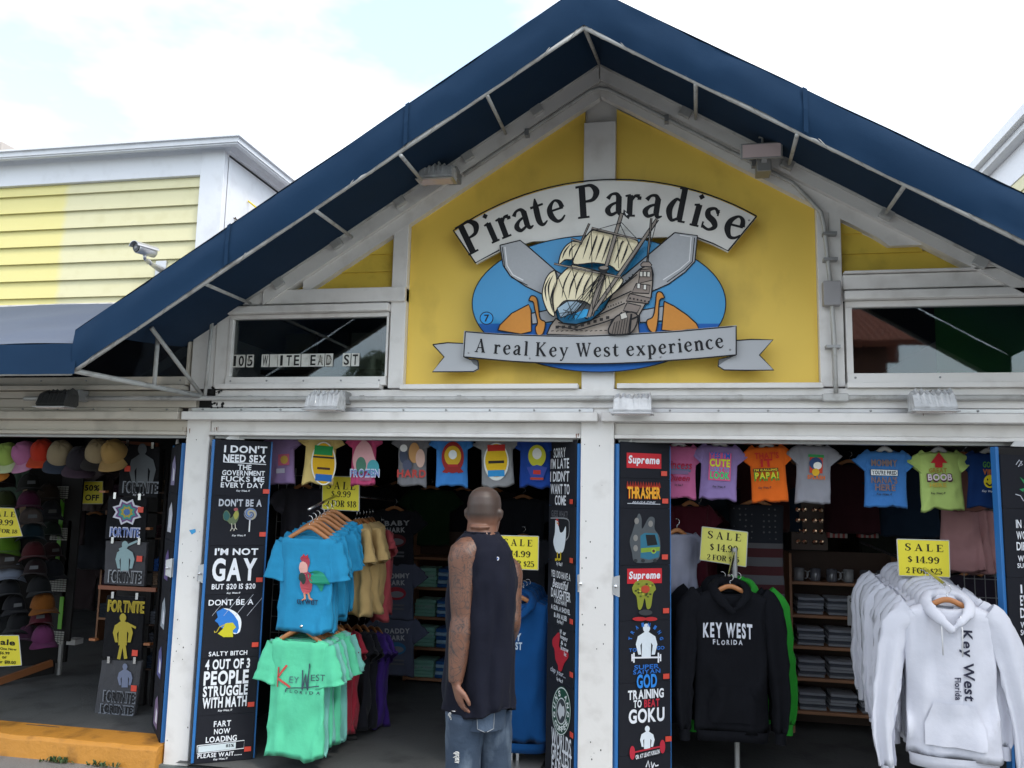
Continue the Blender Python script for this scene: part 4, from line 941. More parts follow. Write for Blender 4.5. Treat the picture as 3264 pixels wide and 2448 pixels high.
def c3(P): texts(P, [("YES I DO HAVE A", 106, 686, 96, 36), ("Beautiful", 105, 733, 80, 46, dict(shear=.4, font='b')), ("DAUGHTER", 107, 785, 98, 48), ("I ALSO HAVE", 107, 822, 62, 24, dict(shear=.2)), ("A GUN, A SHOVEL", 107, 860, 96, 30), ("& AN ALIBI", 107, 895, 64, 26), kw(107, 925, 32)])
def c4(P):
    P.poly([(80, 990), (95, 975), (103, 990), (98, 1040), (110, 1060), (140, 1070), (145, 1100), (125, 1130), (110, 1170), (95, 1165), (92, 1140), (80, 1110), (75, 1060), (66, 1040), (66, 1010)], '#b52530', True)
    texts(P, [("If ur", 118, 975, 30, 22), ("happy", 124, 1005, 36, 26), ("& u", 122, 1030, 26, 20), ("know", 128, 1058, 38, 24), ("it", 132, 1086, 12, 18), ("clap your...", 95, 1178, 76, 34, dict(shear=.2, c=W2)), kw(105, 1218, 32)])
def c5(P):
    cx, cy = 110, 1372
    P.ell(cx, cy, 48, 126, '#1f4a38'); P.ell(cx, cy, 46, 121, '#dfe4e2'); P.ell(cx, cy, 44, 116, '#1f4a38'); P.ell(cx, cy, 26, 68, '#dfe4e2'); P.ell(cx, cy, 24, 62, '#3a3f42')
    P.poly([(cx+18*math.cos(a), cy+(46 if i % 2 else 24)*math.sin(a)) for i, a in enumerate([k*math.pi/5 for k in range(10)])], '#c9cccf')
    for st, r0, a0, a1_ in (('GUNS AND', 1, -205, 25), ('COFFEE', -1, 150, 30)):
        s_ = st; n_ = len(s_)
        for i, ch in enumerate(s_):
            if ch == ' ': continue
            a = R(a0+(a1_-a0)*(i+.5)/n_)
            x, y = cx+35*math.cos(a), cy+92*math.sin(a); P.text(ch, x, y, 11, 30, '#e6eae8', 'h', rot=-(a+math.pi/2) if r0 > 0 else -(a-math.pi/2)); P.k -= 2
    P.k += 3
def c6(P): texts(P, [("WORLDS", 108, 1528, 100, 92), ("GREATEST", 110, 1600, 102, 78), ("FARTER", 110, 1672, 100, 78)])
cuts = [zof(b2, w2, v, 1795) for v in (1406, 1612, 1790, 2000, 2176, 2350, 2520)]
lab2 = ['tall thin white capitals about being late, top tee of the narrow board', 'black tee with a white hen silhouette and yellow legs', 'black tee with six small rows of white lettering about a daughter', 'black tee with a red animal silhouette and small white words',
        'black tee with a round green and white ring emblem', 'lowest tee of the narrow board, white capitals cut off by the photo edge']
for i, (art, tp) in enumerate(((c1, (163, 315)), (c2, (163, 612)), (c3, (163, 920)), (c4, (163, 1188)), (c5, (164, 1492)), (c6, None))):
    display_tee(b2, w2, max(cuts[i+1], 0), cuts[i], lab2[i], art, Z8, tp)
# board 3, at the left of the right opening
b3, w3 = board_frame(1970, 2134, -.03, .15, 'blue edged board of seven printed tees at the left of the right opening', 1900)
Zs = (1960, 1400, 2.765); Zt = (1960, 1900, 3.027)
def d1(P): P.rect(257, 190, 305, 132, '#c3242f'); P.text('Supreme', 257, 192, 275, 92, WP, 'h', shear=.12)
def d2(P):
    for i in range(13):
        x = 112+i*23; P.poly([(x-14, 430), (x-6, 385+(i*37 % 22)), (x, 365+(i*53 % 26)), (x+6, 390), (x+15, 430)], '#8e2418')
    P.text('THRASHER', 253, 470, 298, 118, '#c2441c', 'h', arch=-.0, track=.02); P.text('THRASHER', 253, 472, 290, 104, '#e9a62c', 'h', track=.04)
    P.line([(105, 565), (395, 573)], 6, W2); P.text('MAGAZINE', 252, 556, 210, 18, W2, 'b', shear=.4)
def d3(P):
    P.poly([(150, 830), (205, 660), (235, 700), (240, 790), (300, 690), (350, 700), (350, 790), (395, 870), (395, 1030), (340, 1080), (260, 1090), (170, 1080), (150, 1000), (130, 900)], '#4f5458', True)   # plain grey group shape
    P.poly([(225, 850), (262, 825), (372, 830), (398, 940), (385, 1040), (300, 1062), (225, 1045)], '#2e6d85'); P.poly([(270, 842), (352, 842), (375, 930), (285, 940)], '#15181b')
    P.poly([(228, 960), (395, 948), (392, 985), (228, 1000)], '#7d9a35'); P.ell(340, 985, 22, 24, '#8fae3c'); P.ell(340, 985, 12, 13, '#5a3526')
    for x, y in ((190, 720), (180, 870), (180, 960), (312, 745)): P.ell(x, y, 20, 28, '#85827e'); 
    for x in (180, 245, 350): P.ell(x, 1070, 17, 15, '#2b2d30')
def d4(P):
    P.rect(262, 1205, 305, 132, '#c3242f'); P.text('Supreme', 262, 1207, 275, 88, WP, 'h', shear=.12)
    P.poly([(150, 1310), (185, 1255), (260, 1240), (330, 1260), (360, 1320), (335, 1360), (315, 1480), (280, 1490), (262, 1400), (235, 1490), (205, 1495), (190, 1390), (160, 1350)], '#8a8f2e', True)   # camouflage print patch
    for i in range(22): a, b = rnd.uniform(165, 345), rnd.uniform(1265, 1390); P.ell(a, b, 11, 7, ('#4d5a22', '#c6bd43', '#2f3318')[i % 3], 8)
    P.ell(262, 1320, 38, 34, '#b5442a'); P.ell(210, 1582, 62, 18, '#b5282c'); P.ell(310, 1582, 55, 18, '#b5282c'); P.ell(262, 1525, 60, 26, '#3a3b3e')
def figure(P, cx, top, s, c):
    P.ell(cx, top+22*s, 17*s, 22*s, c); P.poly([(cx-9*s, top+40*s), (cx+9*s, top+40*s), (cx+42*s, top+62*s), (cx+52*s, top+100*s), (cx+40*s, top+150*s), (cx+24*s, top+150*s), (cx+30*s, top+105*s), (cx+22*s, top+92*s), (cx+20*s, top+165*s), (cx-24*s, top+165*s), (cx-22*s, top+92*s), (cx-30*s, top+105*s), (cx-26*s, top+150*s), (cx-40*s, top+150*s), (cx-52*s, top+100*s), (cx-42*s, top+62*s)], c)
def d5(P):
    figure(P, 305, 265, 2.0, '#dce3ea'); P.line([(160, 595), (445, 590)], 14, WP)
    for x, h in ((165, 34), (182, 48), (418, 48), (438, 34)): P.rect(x, 594, 14, h*2, WP)
    cx, cy, r = 297, 430, 165
    for i, ch in enumerate('TRAINING'):
        a = R(-172+i*164/7); x, y = cx+r*math.cos(a)*.92, cy+r*math.sin(a)*.95; P.text(ch, x, y, 24, 40, '#2a6cc0', 'h', rot=-(a+math.pi/2)); P.k -= 2
    P.k += 3
    texts(P, [("TO", 170, 520, 74, 34, dict(c='#2a6cc0')), ("GO", 437, 498, 74, 34, dict(c='#2a6cc0')), ("SUPER", 303, 680, 240, 44, dict(c='#2a6cc0')), ("SAIYAN", 303, 726, 262, 42, dict(c='#2a6cc0')), ("GOD", 303, 817, 195, 135, dict(c='#2f86dd'))])
def d6(P):
    texts(P, [("TRAINING", 300, 945, 345, 92), ("TO", 218, 1040, 78, 76), ("BEAT", 355, 1030, 148, 76, dict(c='#b5283a')), ("GOKU", 305, 1150, 345, 138)])
    figure(P, 310, 1250, 1.35, '#dce3ea'); P.line([(140, 1515), (480, 1440)], 13, '#b5283a'); P.ell(165, 1510, 26, 66, '#b5283a'); P.ell(455, 1450, 26, 66, '#b5283a')
    P.poly([(195, 1515), (430, 1480), (432, 1530), (198, 1566)], '#15161c'); P.text('OR AT LEAST KRILLIN', 312, 1524, 232, 42, WP, 'h', rot=.13)
def d7(P):
    for q in ([(300, 1650), (320, 1590), (335, 1655), (350, 1600), (362, 1660)], [(362, 1660), (380, 1610), (392, 1640), (420, 1630)]): P.line(q, 11, WP)
cuts = [zof(b3, w3, v, 2055) for v in (1410, 1525, 1620, 1800, 1975, 2172, 2400, 2520)]
lab3 = ['black tee with a red box logo in white italics, top of its board', 'black tee with flaming yellow capitals and a thin line below', 'black tee with a grey group around a teal and green van', 'black tee with a red box over a camouflage patch and red shoes',
        'black tee with a white weightlifter among blue letters', 'black tee with big white training slogan and a red barbell', 'lowest tee on the red box board with a white scribble cut by the photo edge']
for i, (art, z_, tp) in enumerate(((d1, Zs, (430, 303)), (d2, Zs, (440, 545)), (d3, Zs, (437, 1037)), (d4, Zs, (447, 1510)), (d5, Zt, (492, 772)), (d6, Zt, (513, 1375)), (d7, Zt, None))):
    display_tee(b3, w3, max(cuts[i+1], 0), cuts[i], lab3[i], art, z_, tp)
# board 4, at the right edge of the photograph
b4, w4 = board_frame(3204, 3420, -.10, .06, 'blue edged board cut off by the right edge of the photo', 1900)
Zr = (2564, 1300, 1.446)
def e1(P):
    P.line([(975, 262), (990, 240), (1005, 262), (985, 272), (1003, 245)], 4, W2); P.poly([(992, 318), (1015, 335), (1012, 350)], '#2f8a55'); P.poly([(990, 375), (1015, 370), (1008, 388)], '#2f8a55'); P.line([(972, 398), (995, 405), (1010, 430)], 4, W2)
def e2(P): texts(P, [("IN A", 1003, 535, 56, 38), ("WORLD", 1022, 588, 90, 38), ("DIFFER", 1022, 638, 90, 38), ("WE", 1003, 695, 40, 28), ("SURVIVE", 1030, 727, 100, 22)])
def e3(P): texts(P, [("I", 1000, 835, 8, 40), ("EVER", 1025, 888, 62, 48), ("DID", 1022, 945, 56, 46), ("WISH", 1025, 1000, 60, 28), ("SO", 1010, 1035, 30, 26)])
cuts = [zof(b4, w4, v, 3260) for v in (1450, 1620, 1840, 2060, 2260, 2460)]
for i, (art, lb_) in enumerate(((e1, 'black tee with green leaf marks at the top of the right edge board'), (e2, 'black tee with cropped white words at the right photo edge, second from top'), (e3, 'black tee with cropped white words at the right photo edge, third from top'), (lambda P: texts(P, [("W", 1008, 1190, 30, 30)]), 'plain looking black tee low on the right edge board'), (lambda P: texts(P, [("S", 1015, 1420, 30, 30)]), 'lowest black tee on the right edge board'))):
    display_tee(b4, w4, max(cuts[i+1], 0), cuts[i], lb_, art, Zr)
# board 0, right side of the hat shop opening, seen nearly edge on
b0, w0 = board_frame(520, 548, .34, .02, 'blue edged board seen nearly edge on at the right of the hat shop opening', 1900, zt=1.98)
c0s = ['#8d86a8', '#c9cbd6', '#6a5a8c', '#9aa3ad', '#5d5f92', '#7b6a88']
for i in range(6):
    zz = [1.93-.31*k for k in range(7)]
    def g(P, i=i):
        P.poly([(-.1, -.0), (.08, -.0), (.1, .12), (.02, .2), (-.08, .15)], c0s[i], loc=False)
        P.poly([(-.02, .03), (.06, .03), (.05, .1), (-.01, .12)], '#dfe0ea', loc=False)
        P.mb.v = [Vector((p.x, p.y, p.z+.05)) for p in P.mb.v]
    display_tee(b0, w0, max(zz[i+1], 0), zz[i], 'black tee with a pale violet print, number %s down the edge on board' % ('one', 'two', 'three', 'four', 'five', 'six')[i], g)
# latches on the jambs beside the boards
for u, v, y in ((640, 1828, -.045), (1852, 1860, -.04), (1963, 1868, -.045), (537, 1810, -.03)):
    p = F(u, v, y); t = thing('door_latch', 'steel latch bracket on the post ' + {640: 'left of the slogan board', 1852: 'at the right of the middle opening', 1963: 'at the left of the right opening', 537: 'at the right of the hat shop opening'}[u], 'latch', p, 0, 'steel door latches')
    MB().prism([p+Vector(q) for q in ((-.018, 0, -.045), (.018, 0, -.055), (.018, 0, .055), (-.018, 0, .045))], (0, .02, 0)).build('plate', ALU, t, bevel=.004)
    MB().lathe(p, [(.001, -.022), (.009, -.018), (.009, 0)], 10, 'y').build('bolt', CHR, t)
tag(MB().prism([F(u, v, -.0225) for u, v in ((603, 1690), (622, 1686), (624, 1696), (611, 1704))], (0, .001, 0)).build('blue_sticker', mat('sticker_blue', (.03, .3, .6), .4)), 'torn blue and white sticker on the left white post', 'sticker')
dm = MB()
for (x0, x1, y) in ((-3.10, -2.96, -.0205), (-.54, -.37, -.0455)):
    for i in range(22):
        x, z, r_ = rnd.uniform(x0, x1), rnd.uniform(.05, 2.0), rnd.uniform(.0012, .004); dm.add([(x+r_*math.cos(k), y-.0006, z+r_*1.6*math.sin(k)) for k in (0, 1.2, 2.4, 3.6, 4.9)], [(0, 1, 2, 3, 4)])
dm.build('nail_mark', BLD, shop)['kind'] = 'stuff'
# ------------------------------------------------------------------ garments
def nz(x, y, z): return noise.noise(Vector((x, y, z)))
def tee_mesh(w, h, slv=.12, depth=.07, seed=0, neck=.075, wav=.012, nf=5, sang=52, sr=.075, slope=.22, dip=.045, drape=.0, long=None, sleeveless=False, taper=1.0):
    """a hanging tee or sweatshirt: body tube with neck opening plus two sleeves; origin at the neck, Z up, front to -Y"""
    m = MB(); NT = 44; hw = w/2; rows = []; n1 = 6; n2 = 20
    for j in range(n1+1): s = j/n1; a = neck+(hw-neck)*s; rows.append((a, -slope*(a-neck), .55+.45*s, 0))
    z1 = rows[-1][1]
    for j in range(1, n2+1): s = j/n2; rows.append((hw*(1-.05*math.sin(s*3.1)+(taper-1)*s), z1-(h+z1)*s, 1, s))
    rings = []
    for a, z, dk, s in rows:
        q = []; b = depth/2*dk
        for k in range(NT):
            th = 2*math.pi*k/NT; c, sn = math.cos(th), math.sin(th)
            x = a*math.copysign(abs(c)**.62, c); y = b*math.copysign(abs(sn)**.8, sn)
            f_ = 1 if sn < 0 else .35
            zz = z - (dip*(1-s)*max(0, 1-(x/(neck*1.15))**2)*f_ if abs(x) < neck*1.15 and z > z1*1.01 else 0)*(1 if dk < .62 else .0 if dk > .8 else .4)
            am = wav*(.25+.9*s); ph = seed*1.7
            sh1 = abs(math.sin(x/hw*nf*.5+ph+1.6*s+nz(x*5, s*3, seed)*1.4)); fold = -(1-sh1)**2*1.5+.5+math.sin(x/hw*nf*1.9+ph*2+2.5*s)*.3+nz(x*9+seed, s*3.5, seed*3.1)*1.2+nz(x*20, s*9+x*14, seed*1.3)*.45
            y += am*fold+nz(x*30, z*5+x*6, seed)*.005
            x *= 1+.03*s*nz(s*3, th, seed); zz += .012*s*s*(nz(x*14, seed, 2)*2+nz(x*50, th, seed)*.5)
            if drape: y += drape*s*s
            q.append(Vector((x, y, zz)))
        rings.append(q)
    inner = [p+Vector((-p.x*.04, -p.y*.15, .012)) for p in rings[-1]]
    m.loft(rings+[inner], cap=False)
    # collar rib
    m.tube(rings[0]+[rings[0][0]], .0055, 6, cap=False)
    if not sleeveless:
        for sx in (-1, 1):
            if long:                                     # long sleeve: a path of local points for the right side
                pts = [Vector((sx*p[0], p[1], p[2])) for p in long[0]]; rr = long[1]
            else:
                L_ = slv; a = R(sang); st = Vector((sx*(hw-.02), 0, z1-sr*.75)); d = Vector((sx*math.cos(a), 0, -math.sin(a)))
                pts = [st-d*.035+Vector((-sx*.01, 0, 0)), st+d*L_*.3, st+d*L_*.7, st+d*L_]; rr = [(sr*.9, depth*.28), (sr*.98, depth*.30), (sr*1.03, depth*.34), (sr*1.1, depth*.42)]
            seg = 20; P_ = [Vector(p) for p in spl([tuple(p) for p in pts], 4)]; n_ = len(P_); rg = []
            for i, p in enumerate(P_):
                t = (P_[min(i+1, n_-1)]-P_[max(i-1, 0)]).normalized(); sd = Vector((t.z*1, 0, -t.x)).normalized()
                if sd.length == 0: sd = Vector((1, 0, 0))
                f_ = i/(n_-1)*(len(rr)-1); i0 = min(int(f_), len(rr)-2); f_ -= i0
                ra = rr[i0][0]*(1-f_)+rr[i0+1][0]*f_; rb = rr[i0][1]*(1-f_)+rr[i0+1][1]*f_; q = []
                for k in range(seg):
                    th = 2*math.pi*k/seg; sc_ = 1+(.20 if not long else .24)*nz(p.z*15+k*.35, seed+sx, i*.4)*(1 if 0 < i else 0)+(.06*math.sin(p.z*62+math.sin(k*.6)*2+seed) if long else 0)*(1 if i > 1 else 0)
                    q.append(p+sd*ra*math.cos(th)*sc_+Vector((0, 1, 0))*rb*math.sin(th)*sc_+Vector((0, wav*.7*math.sin(k*1.3+seed)*i/n_, 0)))
                rg.append(q)
            inn = [p.lerp(P_[-1]+(P_[-2]-P_[-1])*.3, .25) for p in rg[-1]]
            m.loft(rg+[inn], cap=False)
    return m
def hanger(t, w=.36, z=0.0, m=HNG, hook=True, col=None):
    b = MB(); pts = [(-w/2, 0, z-.055), (-w*.3, 0, z-.02), (-w*.1, 0, z+.012), (0, 0, z+.018), (w*.1, 0, z+.012), (w*.3, 0, z-.02), (w/2, 0, z-.055)]
    b.tube(spl(pts, 4), (.006, .016), 8, up=(0, 1, 0)) if False else b.tube([Vector(p) for p in spl(pts, 4)], [(.007, .014)]*len(spl(pts, 4)), 10, up=(0, 1, 0))
    o = b.build('hanger', m, t, smooth=True, local=True)
    if hook:
        c = MB(); P_ = [(0, 0, z+.02), (0, 0, z+.05)]+[(.02*math.cos(a)-.0, 0, z+.07+.02*math.sin(a)) for a in [R(-90+i*30) for i in range(8)]]
        c.tube(P_, .002, 6).build('hook', CHR, o, smooth=True, local=True)
    return o
def garment(u, v, y, label, cloth_m, w, h, rz=0.0, cat='tee', group=None, hang=True, hw_=None, name='hanging_tee', parts=None, hm=HNG, hup=-.004, ry=0.0, **k):
    t = thing(name, label, cat, D(u, v, y), rz, group)
    t.rotation_euler[1] = ry
    mb = tee_mesh(w, h, **k); o = mb.build('fabric', cloth_m, t, smooth=True, local=True)
    if hang: hanger(t, hw_ or w*.85, hup, hm)
    bv = BVHTree.FromPolygons([tuple(p) for p in mb.v], [tuple(f) for f in mb.f])
    return t, bv
def prt(t, bv, z, art, y0=-.03, flat=None):
    P = Print(t, y0, z, bvh=bv, eps=.0004)
    if flat:                                             # screen print laid just proud of the foremost folds
        w_, h_ = flat; ys = [h.y for h in (bv.ray_cast(Vector((x*w_/8, -2, -h_*.2-h_*.65*j/8)), Vector((0, 1, 0)))[0] for x in range(-3, 4) for j in range(9)) if h]
        P.bvh = None; P.y0 = min(ys)-.0008
    art(P); P.build()
ORD = ['frontmost', 'second', 'third', 'fourth', 'fifth', 'sixth', 'seventh', 'eighth', 'ninth', 'tenth']
def D1(a, b): return (a*1.4756, b*1.4756)
ZD = (0, 0, 1/1.4756)                                    # print coordinates given straight in picture units

# kids' tees under the header, middle opening
KG = 'small tees hung in a row under the header of the middle opening'
def stack_bands(P, cx, y0, y1, w, cols):
    n_ = len(cols); h = (y1-y0)/n_
    for i, c in enumerate(cols): P.rect(cx, y0+h*(i+.5), w, h*.92, c)
def k1(P): P.rect(613, 993, 24, 24, '#c0607a'); P.ell(614, 993, 8, 9, '#c9a24a'); P.rect(606, 1017, 18, 10, '#b9b5c4')
def k2(P): P.ell(699, 1001, 27, 47, '#e8e6da'); P.ell(699, 1001, 24, 44, '#d8a90e'); stack_bands(P, 699, 962, 984, 40, ['#1f8f4a']); P.rect(699, 988, 46, 4, '#2a2622'); P.rect(699, 1012, 28, 5, '#4a2c1a'); stack_bands(P, 699, 1024, 1040, 36, ['#1f66b4'])
def k3(P):
    P.poly([D_ for D_ in ((770, 965), (785, 950), (800, 962), (808, 985), (815, 1010), (790, 1018), (768, 1015), (762, 990))], '#d9a3a8', True); P.ell(780, 1005, 11, 18, '#4c7d6a'); P.ell(806, 1010, 13, 17, '#4ba1ad')
    P.text('FROZEN', 788, 1014+8, 64, 19, '#d7deef', 'h'); P.text('FROZEN', 788, 1022, 61, 15, '#7d8fc4', 'h'); P.rect(790, 1035, 26, 7, '#a85a78')
def k4(P):
    for x, y, a, b, c in ((872, 985, 9, 16, '#3a4256'), (872, 968, 8, 8, '#d5d5d5'), (895, 978, 12, 22, '#b98a58'), (908, 990, 10, 20, '#c9a79a'), (880, 1005, 10, 12, '#4a4f66')): P.ell(x, y, a, b, c)
    P.text('HARD', 889, 1023, 62, 17, '#b8413c', 'h')
def k5(P): P.ell(978, 988, 24, 34, '#8f1f1f'); P.ell(978, 985, 18, 22, '#c9a326'); P.ell(978, 982, 9, 10, '#dfe6ea'); P.rect(978, 1008, 22, 10, '#a82828'); P.poly([(955, 1020), (965, 1008), (992, 1008), (1002, 1020), (990, 1022), (978, 1014), (966, 1022)], '#8f1f1f')
def k6(P): P.ell(1072, 997, 27, 41, '#d9dcd8'); P.ell(1072, 995, 24, 36, '#d9b212'); stack_bands(P, 1072, 960, 975, 38, ['#b52a22']); P.rect(1072, 998, 34, 6, '#2b211b'); stack_bands(P, 1072, 1015, 1030, 36, ['#2a8cc9']); 
def k7(P): P.ell(1160, 985, 19, 24, '#b6b52a'); P.ell(1160, 980, 10, 12, '#d8d8d2'); P.poly([(1138, 1010), (1160, 1004), (1182, 1010), (1172, 1038), (1150, 1038)], '#2a3f92'); P.rect(1160, 1020, 16, 9, '#b52a22'); P.rect(1160, 1034, 28, 5, '#a83a26')
rows1 = [(606, 941, .28, '#8f76a0', 'pale lavender kids tee half hidden beside the left slogan board', k1), (697, 935, .30, '#d9c07a', 'soft yellow kids tee with a green yellow and blue badge', k2), (788, 934, .30, '#c9507c', 'hot pink kids tee with pale blue lettering', k3),
         (893, 936, .30, '#77767a', 'light grey kids tee with orange patches and red lettering', k4), (977, 938, .30, '#3f7fc4', 'sky blue kids tee with a red and gold badge', k5), (1073, 938, .30, '#87888a', 'grey kids tee with a red capped yellow and blue badge', k6), (1158, 941, .30, '#1c3f8c', 'royal blue kids tee with a yellow dome badge next to the narrow board', k7)]
for i, (u, v, w, c, lb_, art) in enumerate(rows1):
    hh = (1050-v)/1789*5.2+.01; ww = .205
    t, bv = garment(u, v, .32, lb_, cloth(c), ww*rnd.uniform(.93, 1.06), hh, rz=rnd.uniform(-.34, .34), ry=rnd.uniform(-.07, .07), group=KG, slv=.055, sr=.045, depth=.05, seed=i+3, neck=.05, wav=.008, nf=4, sang=60, hang=True, hw_=.17, hm=mat('clear_plastic', (.5, .5, .5), .3), slope=.18, dip=.018)
    prt(t, bv, ZD, art, flat=(ww, hh))
# right opening row
def r1(P): P.rect(1462, 1012, 60, 14, '#5b5f7e'); P.text('Princess', 1462, 1004, 66, 18, '#a3163c', 'b', shear=.2); P.rect(1462, 1020, 50, 8, '#7a5f86'); P.text('Queen', 1466, 1033, 48, 16, '#a3163c', 'b', shear=.2); kw1(P, 1466, 1048, 18)
def kw1(P, x, y, w=24, c='#2a2a30'): P.text('Key West, Fl', x, y, w, 6, c, 'b', shear=.3, track=.01)
def r2(P):
    P.rect(1555, 1008, 48, 60, '#d05a86'); 
    for s, y, h, c, w in (("YES I'M", 984, 13, '#2266c8', 44), ('CUTE', 1000, 17, '#cfe01e', 44), ("LUCKY TO", 1014, 9, '#2aa3d8', 40), ('LOOK', 1027, 16, '#22d07a', 42)): P.text(s, 1555, y, w, h, c, 'h')
    kw1(P, 1553, 1052, 28)
def r3(P):
    P.text("THAT'S", 1656, 984, 52, 14, '#c22a1c', 'h'); P.text('IT', 1656, 1000, 26, 17, '#b8141c', 'h'); P.rect(1654, 1015, 54, 7, '#2b2016'); P.text("I'M CALLING", 1654, 1015, 50, 5, '#e0c32a', 'h'); P.text('PAPA!', 1656, 1029, 54, 20, '#2f8a2a', 'h'); P.text('PAPA!', 1656, 1027, 50, 14, '#c9c42a', 'h'); kw1(P, 1652, 1054, 28)
def r4(P): P.rect(1763, 985, 34, 6, '#2a8a4a'); P.rect(1763, 1005, 28, 34, '#c23a22'); P.ell(1762, 1001, 14, 13, '#24406e'); P.ell(1766, 1006, 9, 8, '#e8e8e4'); P.ell(1762, 1020, 8, 8, '#d8a81e'); P.text('SPLASH', 1763, 1031, 38, 9, '#d86a1e', 'h')
def r5(P): P.text('MOMMY', 1910, 1000, 56, 15, '#7d6a68', 'h'); P.rect(1910, 1021, 60, 14, '#2f3440'); P.rect(1910, 1021, 57, 12, '#dfe3e6'); P.text("YOU'RE FIRED", 1910, 1021, 53, 9, '#2a2c33', 'h'); P.text("NANA'S", 1910, 1037, 56, 15, '#77605f', 'h'); P.text('HERE', 1912, 1053, 44, 14, '#77605f', 'h'); kw1(P, 1910, 1068, 34)
def r6(P):
    P.poly([(2028, 977), (2046, 1000), (2036, 1000), (2036, 1010), (2020, 1010), (2020, 1000), (2010, 1000)], '#c01f2a'); P.text('GREAT', 2026, 1016, 38, 10, '#a58a3a', 'h'); P.text('BOOB', 2030, 1032, 56, 19, '#4f2a36', 'h'); P.text('BOOB', 2030, 1031, 52, 14, '#e3d3d6', 'h'); P.text('HERE', 2026, 1048, 36, 9, '#c9b04a', 'h'); kw1(P, 2026, 1066, 32)
def r7(P): P.text('GOOD', 2140, 1004, 34, 13, '#4a8a3a', 'h'); P.text('VIBES', 2140, 1020, 34, 12, '#b8622a', 'h'); P.ell(2138, 1040, 13, 14, '#d8c51a'); P.ell(2133, 1036, 1.7, 2.5, '#2a2a1a', 8); P.ell(2143, 1036, 1.7, 2.5, '#2a2a1a', 8); P.line([(2130, 1043), (2138, 1049), (2146, 1043)], 1.5, '#2a2a1a', curve=True); kw1(P, 2138, 1062, 34, '#c9ccd6')
KG2 = 'small tees hung in a row under the header of the right opening'
rows2 = [(1466, 962, .225, '#b4608a', 'bright pink kids tee tucked behind the red box board', r1, 1072, .15), (1555, 962, .215, '#8f79ad', 'lavender kids tee with rainbow coloured capitals', r2, 1074, -.05), (1655, 964, .225, '#d8641e', 'bright orange kids tee with red and green capitals', r3, 1078, .02),
         (1758, 962, .215, '#8a8a92', 'silver grey kids tee with a red square print', r4, 1080, .06), (1911, 974, .235, '#3d74b4', 'medium blue kids tee with a white strip across its lettering', r5, 1086, -.03), (2028, 975, .245, '#b4cc74', 'lime green kids tee with a red up arrow', r6, 1090, .10), (2136, 978, .22, '#0f2f62', 'navy kids tee with a yellow smiling disc', r7, 1086, -.15)]
for i, (u, v, w, c, lb_, art, hem, rz) in enumerate(rows2):
    hh = (hem-v)/1789*5.2
    t, bv = garment(u, v, .30, lb_, cloth(c), w*rnd.uniform(.94, 1.04), hh, rz=rz, ry=rnd.uniform(-.06, .06), group=KG2, slv=.06, sr=.05, depth=.05, seed=i+23, neck=.05, wav=.007, nf=4, sang=48, hang=True, hw_=.18, hm=mat('clear_plastic', (.5, .5, .5), .3), slope=.2, dip=.02)
    prt(t, bv, ZD, art, flat=(w, hh))
for x0, x1, nm in ((-2.9, -.6, 'middle'), (-.3, 2.6, 'right')):
    tag(MB().tube([(x0, .32, 2.06), (x1, .32, 2.055)], .01, 8).build('hanging_rail', GRS), 'thin steel rail behind the header of the %s opening' % nm, 'rail')
# ------------------------------------------------------------------ left rack of cropped tees
rk = thing('garment_rack', 'two tier black garment rack holding turquoise and mint tees', 'rack', D(720, 1640, .55))
bx = D(720, 1300, .55)
MB().tube([(bx.x, .55, .05), (bx.x, .55, 1.62)], .018, 10).build('pole', GRS, rk)
for zz, nm in ((1.60, 'upper'), (.98, 'lower')):
    e0 = D(672, 1100, .0) if nm == 'upper' else D(655, 1352, -.02)
    MB().tube([(bx.x, .56, e0.z+.09), (e0.x-.0, e0.y-.03, e0.z)], .009, 8).build('arm', CHR, rk, smooth=True)
    MB().tube([(bx.x, .55, e0.z+.09), (bx.x+.25, 1.0, e0.z+.05)], .009, 8).build('arm', CHR, rk, smooth=True)
for a in range(4): MB().tube([(bx.x, .55, .06), (bx.x+.2*math.cos(a*1.571+.5), .55+.2*math.sin(a*1.571+.5), .045)], .012, 8).build('foot', DRK, rk)
TQ = cloth('#2889b5'); TAN = cloth('#b29563'); MNT = cloth('#5fcba0'); AQ = cloth('#78bcb2'); SAL = cloth('#a8494f'); RDT = cloth('#8c2433'); BKT = cloth('#14151c'); PUR = cloth('#3b2470')
def rooster(P):
    P.poly([(655, 1215), (650, 1205), (658, 1200), (668, 1204), (672, 1215), (668, 1232), (676, 1240), (672, 1252), (664, 1262), (655, 1250), (650, 1232)], '#a03a4c', True)
    P.poly([(650, 1215), (662, 1212), (668, 1228), (664, 1240), (654, 1240), (648, 1228)], '#d8a49a', True)
    P.poly([(668, 1238), (685, 1232), (700, 1240), (712, 1262), (700, 1262), (694, 1278), (684, 1262), (674, 1258)], '#1f8a6e', True)
    P.poly([(648, 1240), (658, 1236), (664, 1250), (658, 1262), (648, 1252)], '#2a3f3a', True); P.poly([(652, 1252), (676, 1250), (674, 1276), (660, 1282), (650, 1266)], '#b04a54', True)
    P.line([(660, 1280), (662, 1292), (656, 1297)], 2.5, '#c98a6a'); P.line([(668, 1280), (670, 1292), (676, 1296)], 2.5, '#c98a6a'); P.poly([(653, 1203), (658, 1196), (662, 1202), (667, 1197), (668, 1206)], '#b02a3a')
    P.text('KEYWEST', 665, 1300, 44, 11, '#27304a', 'h')
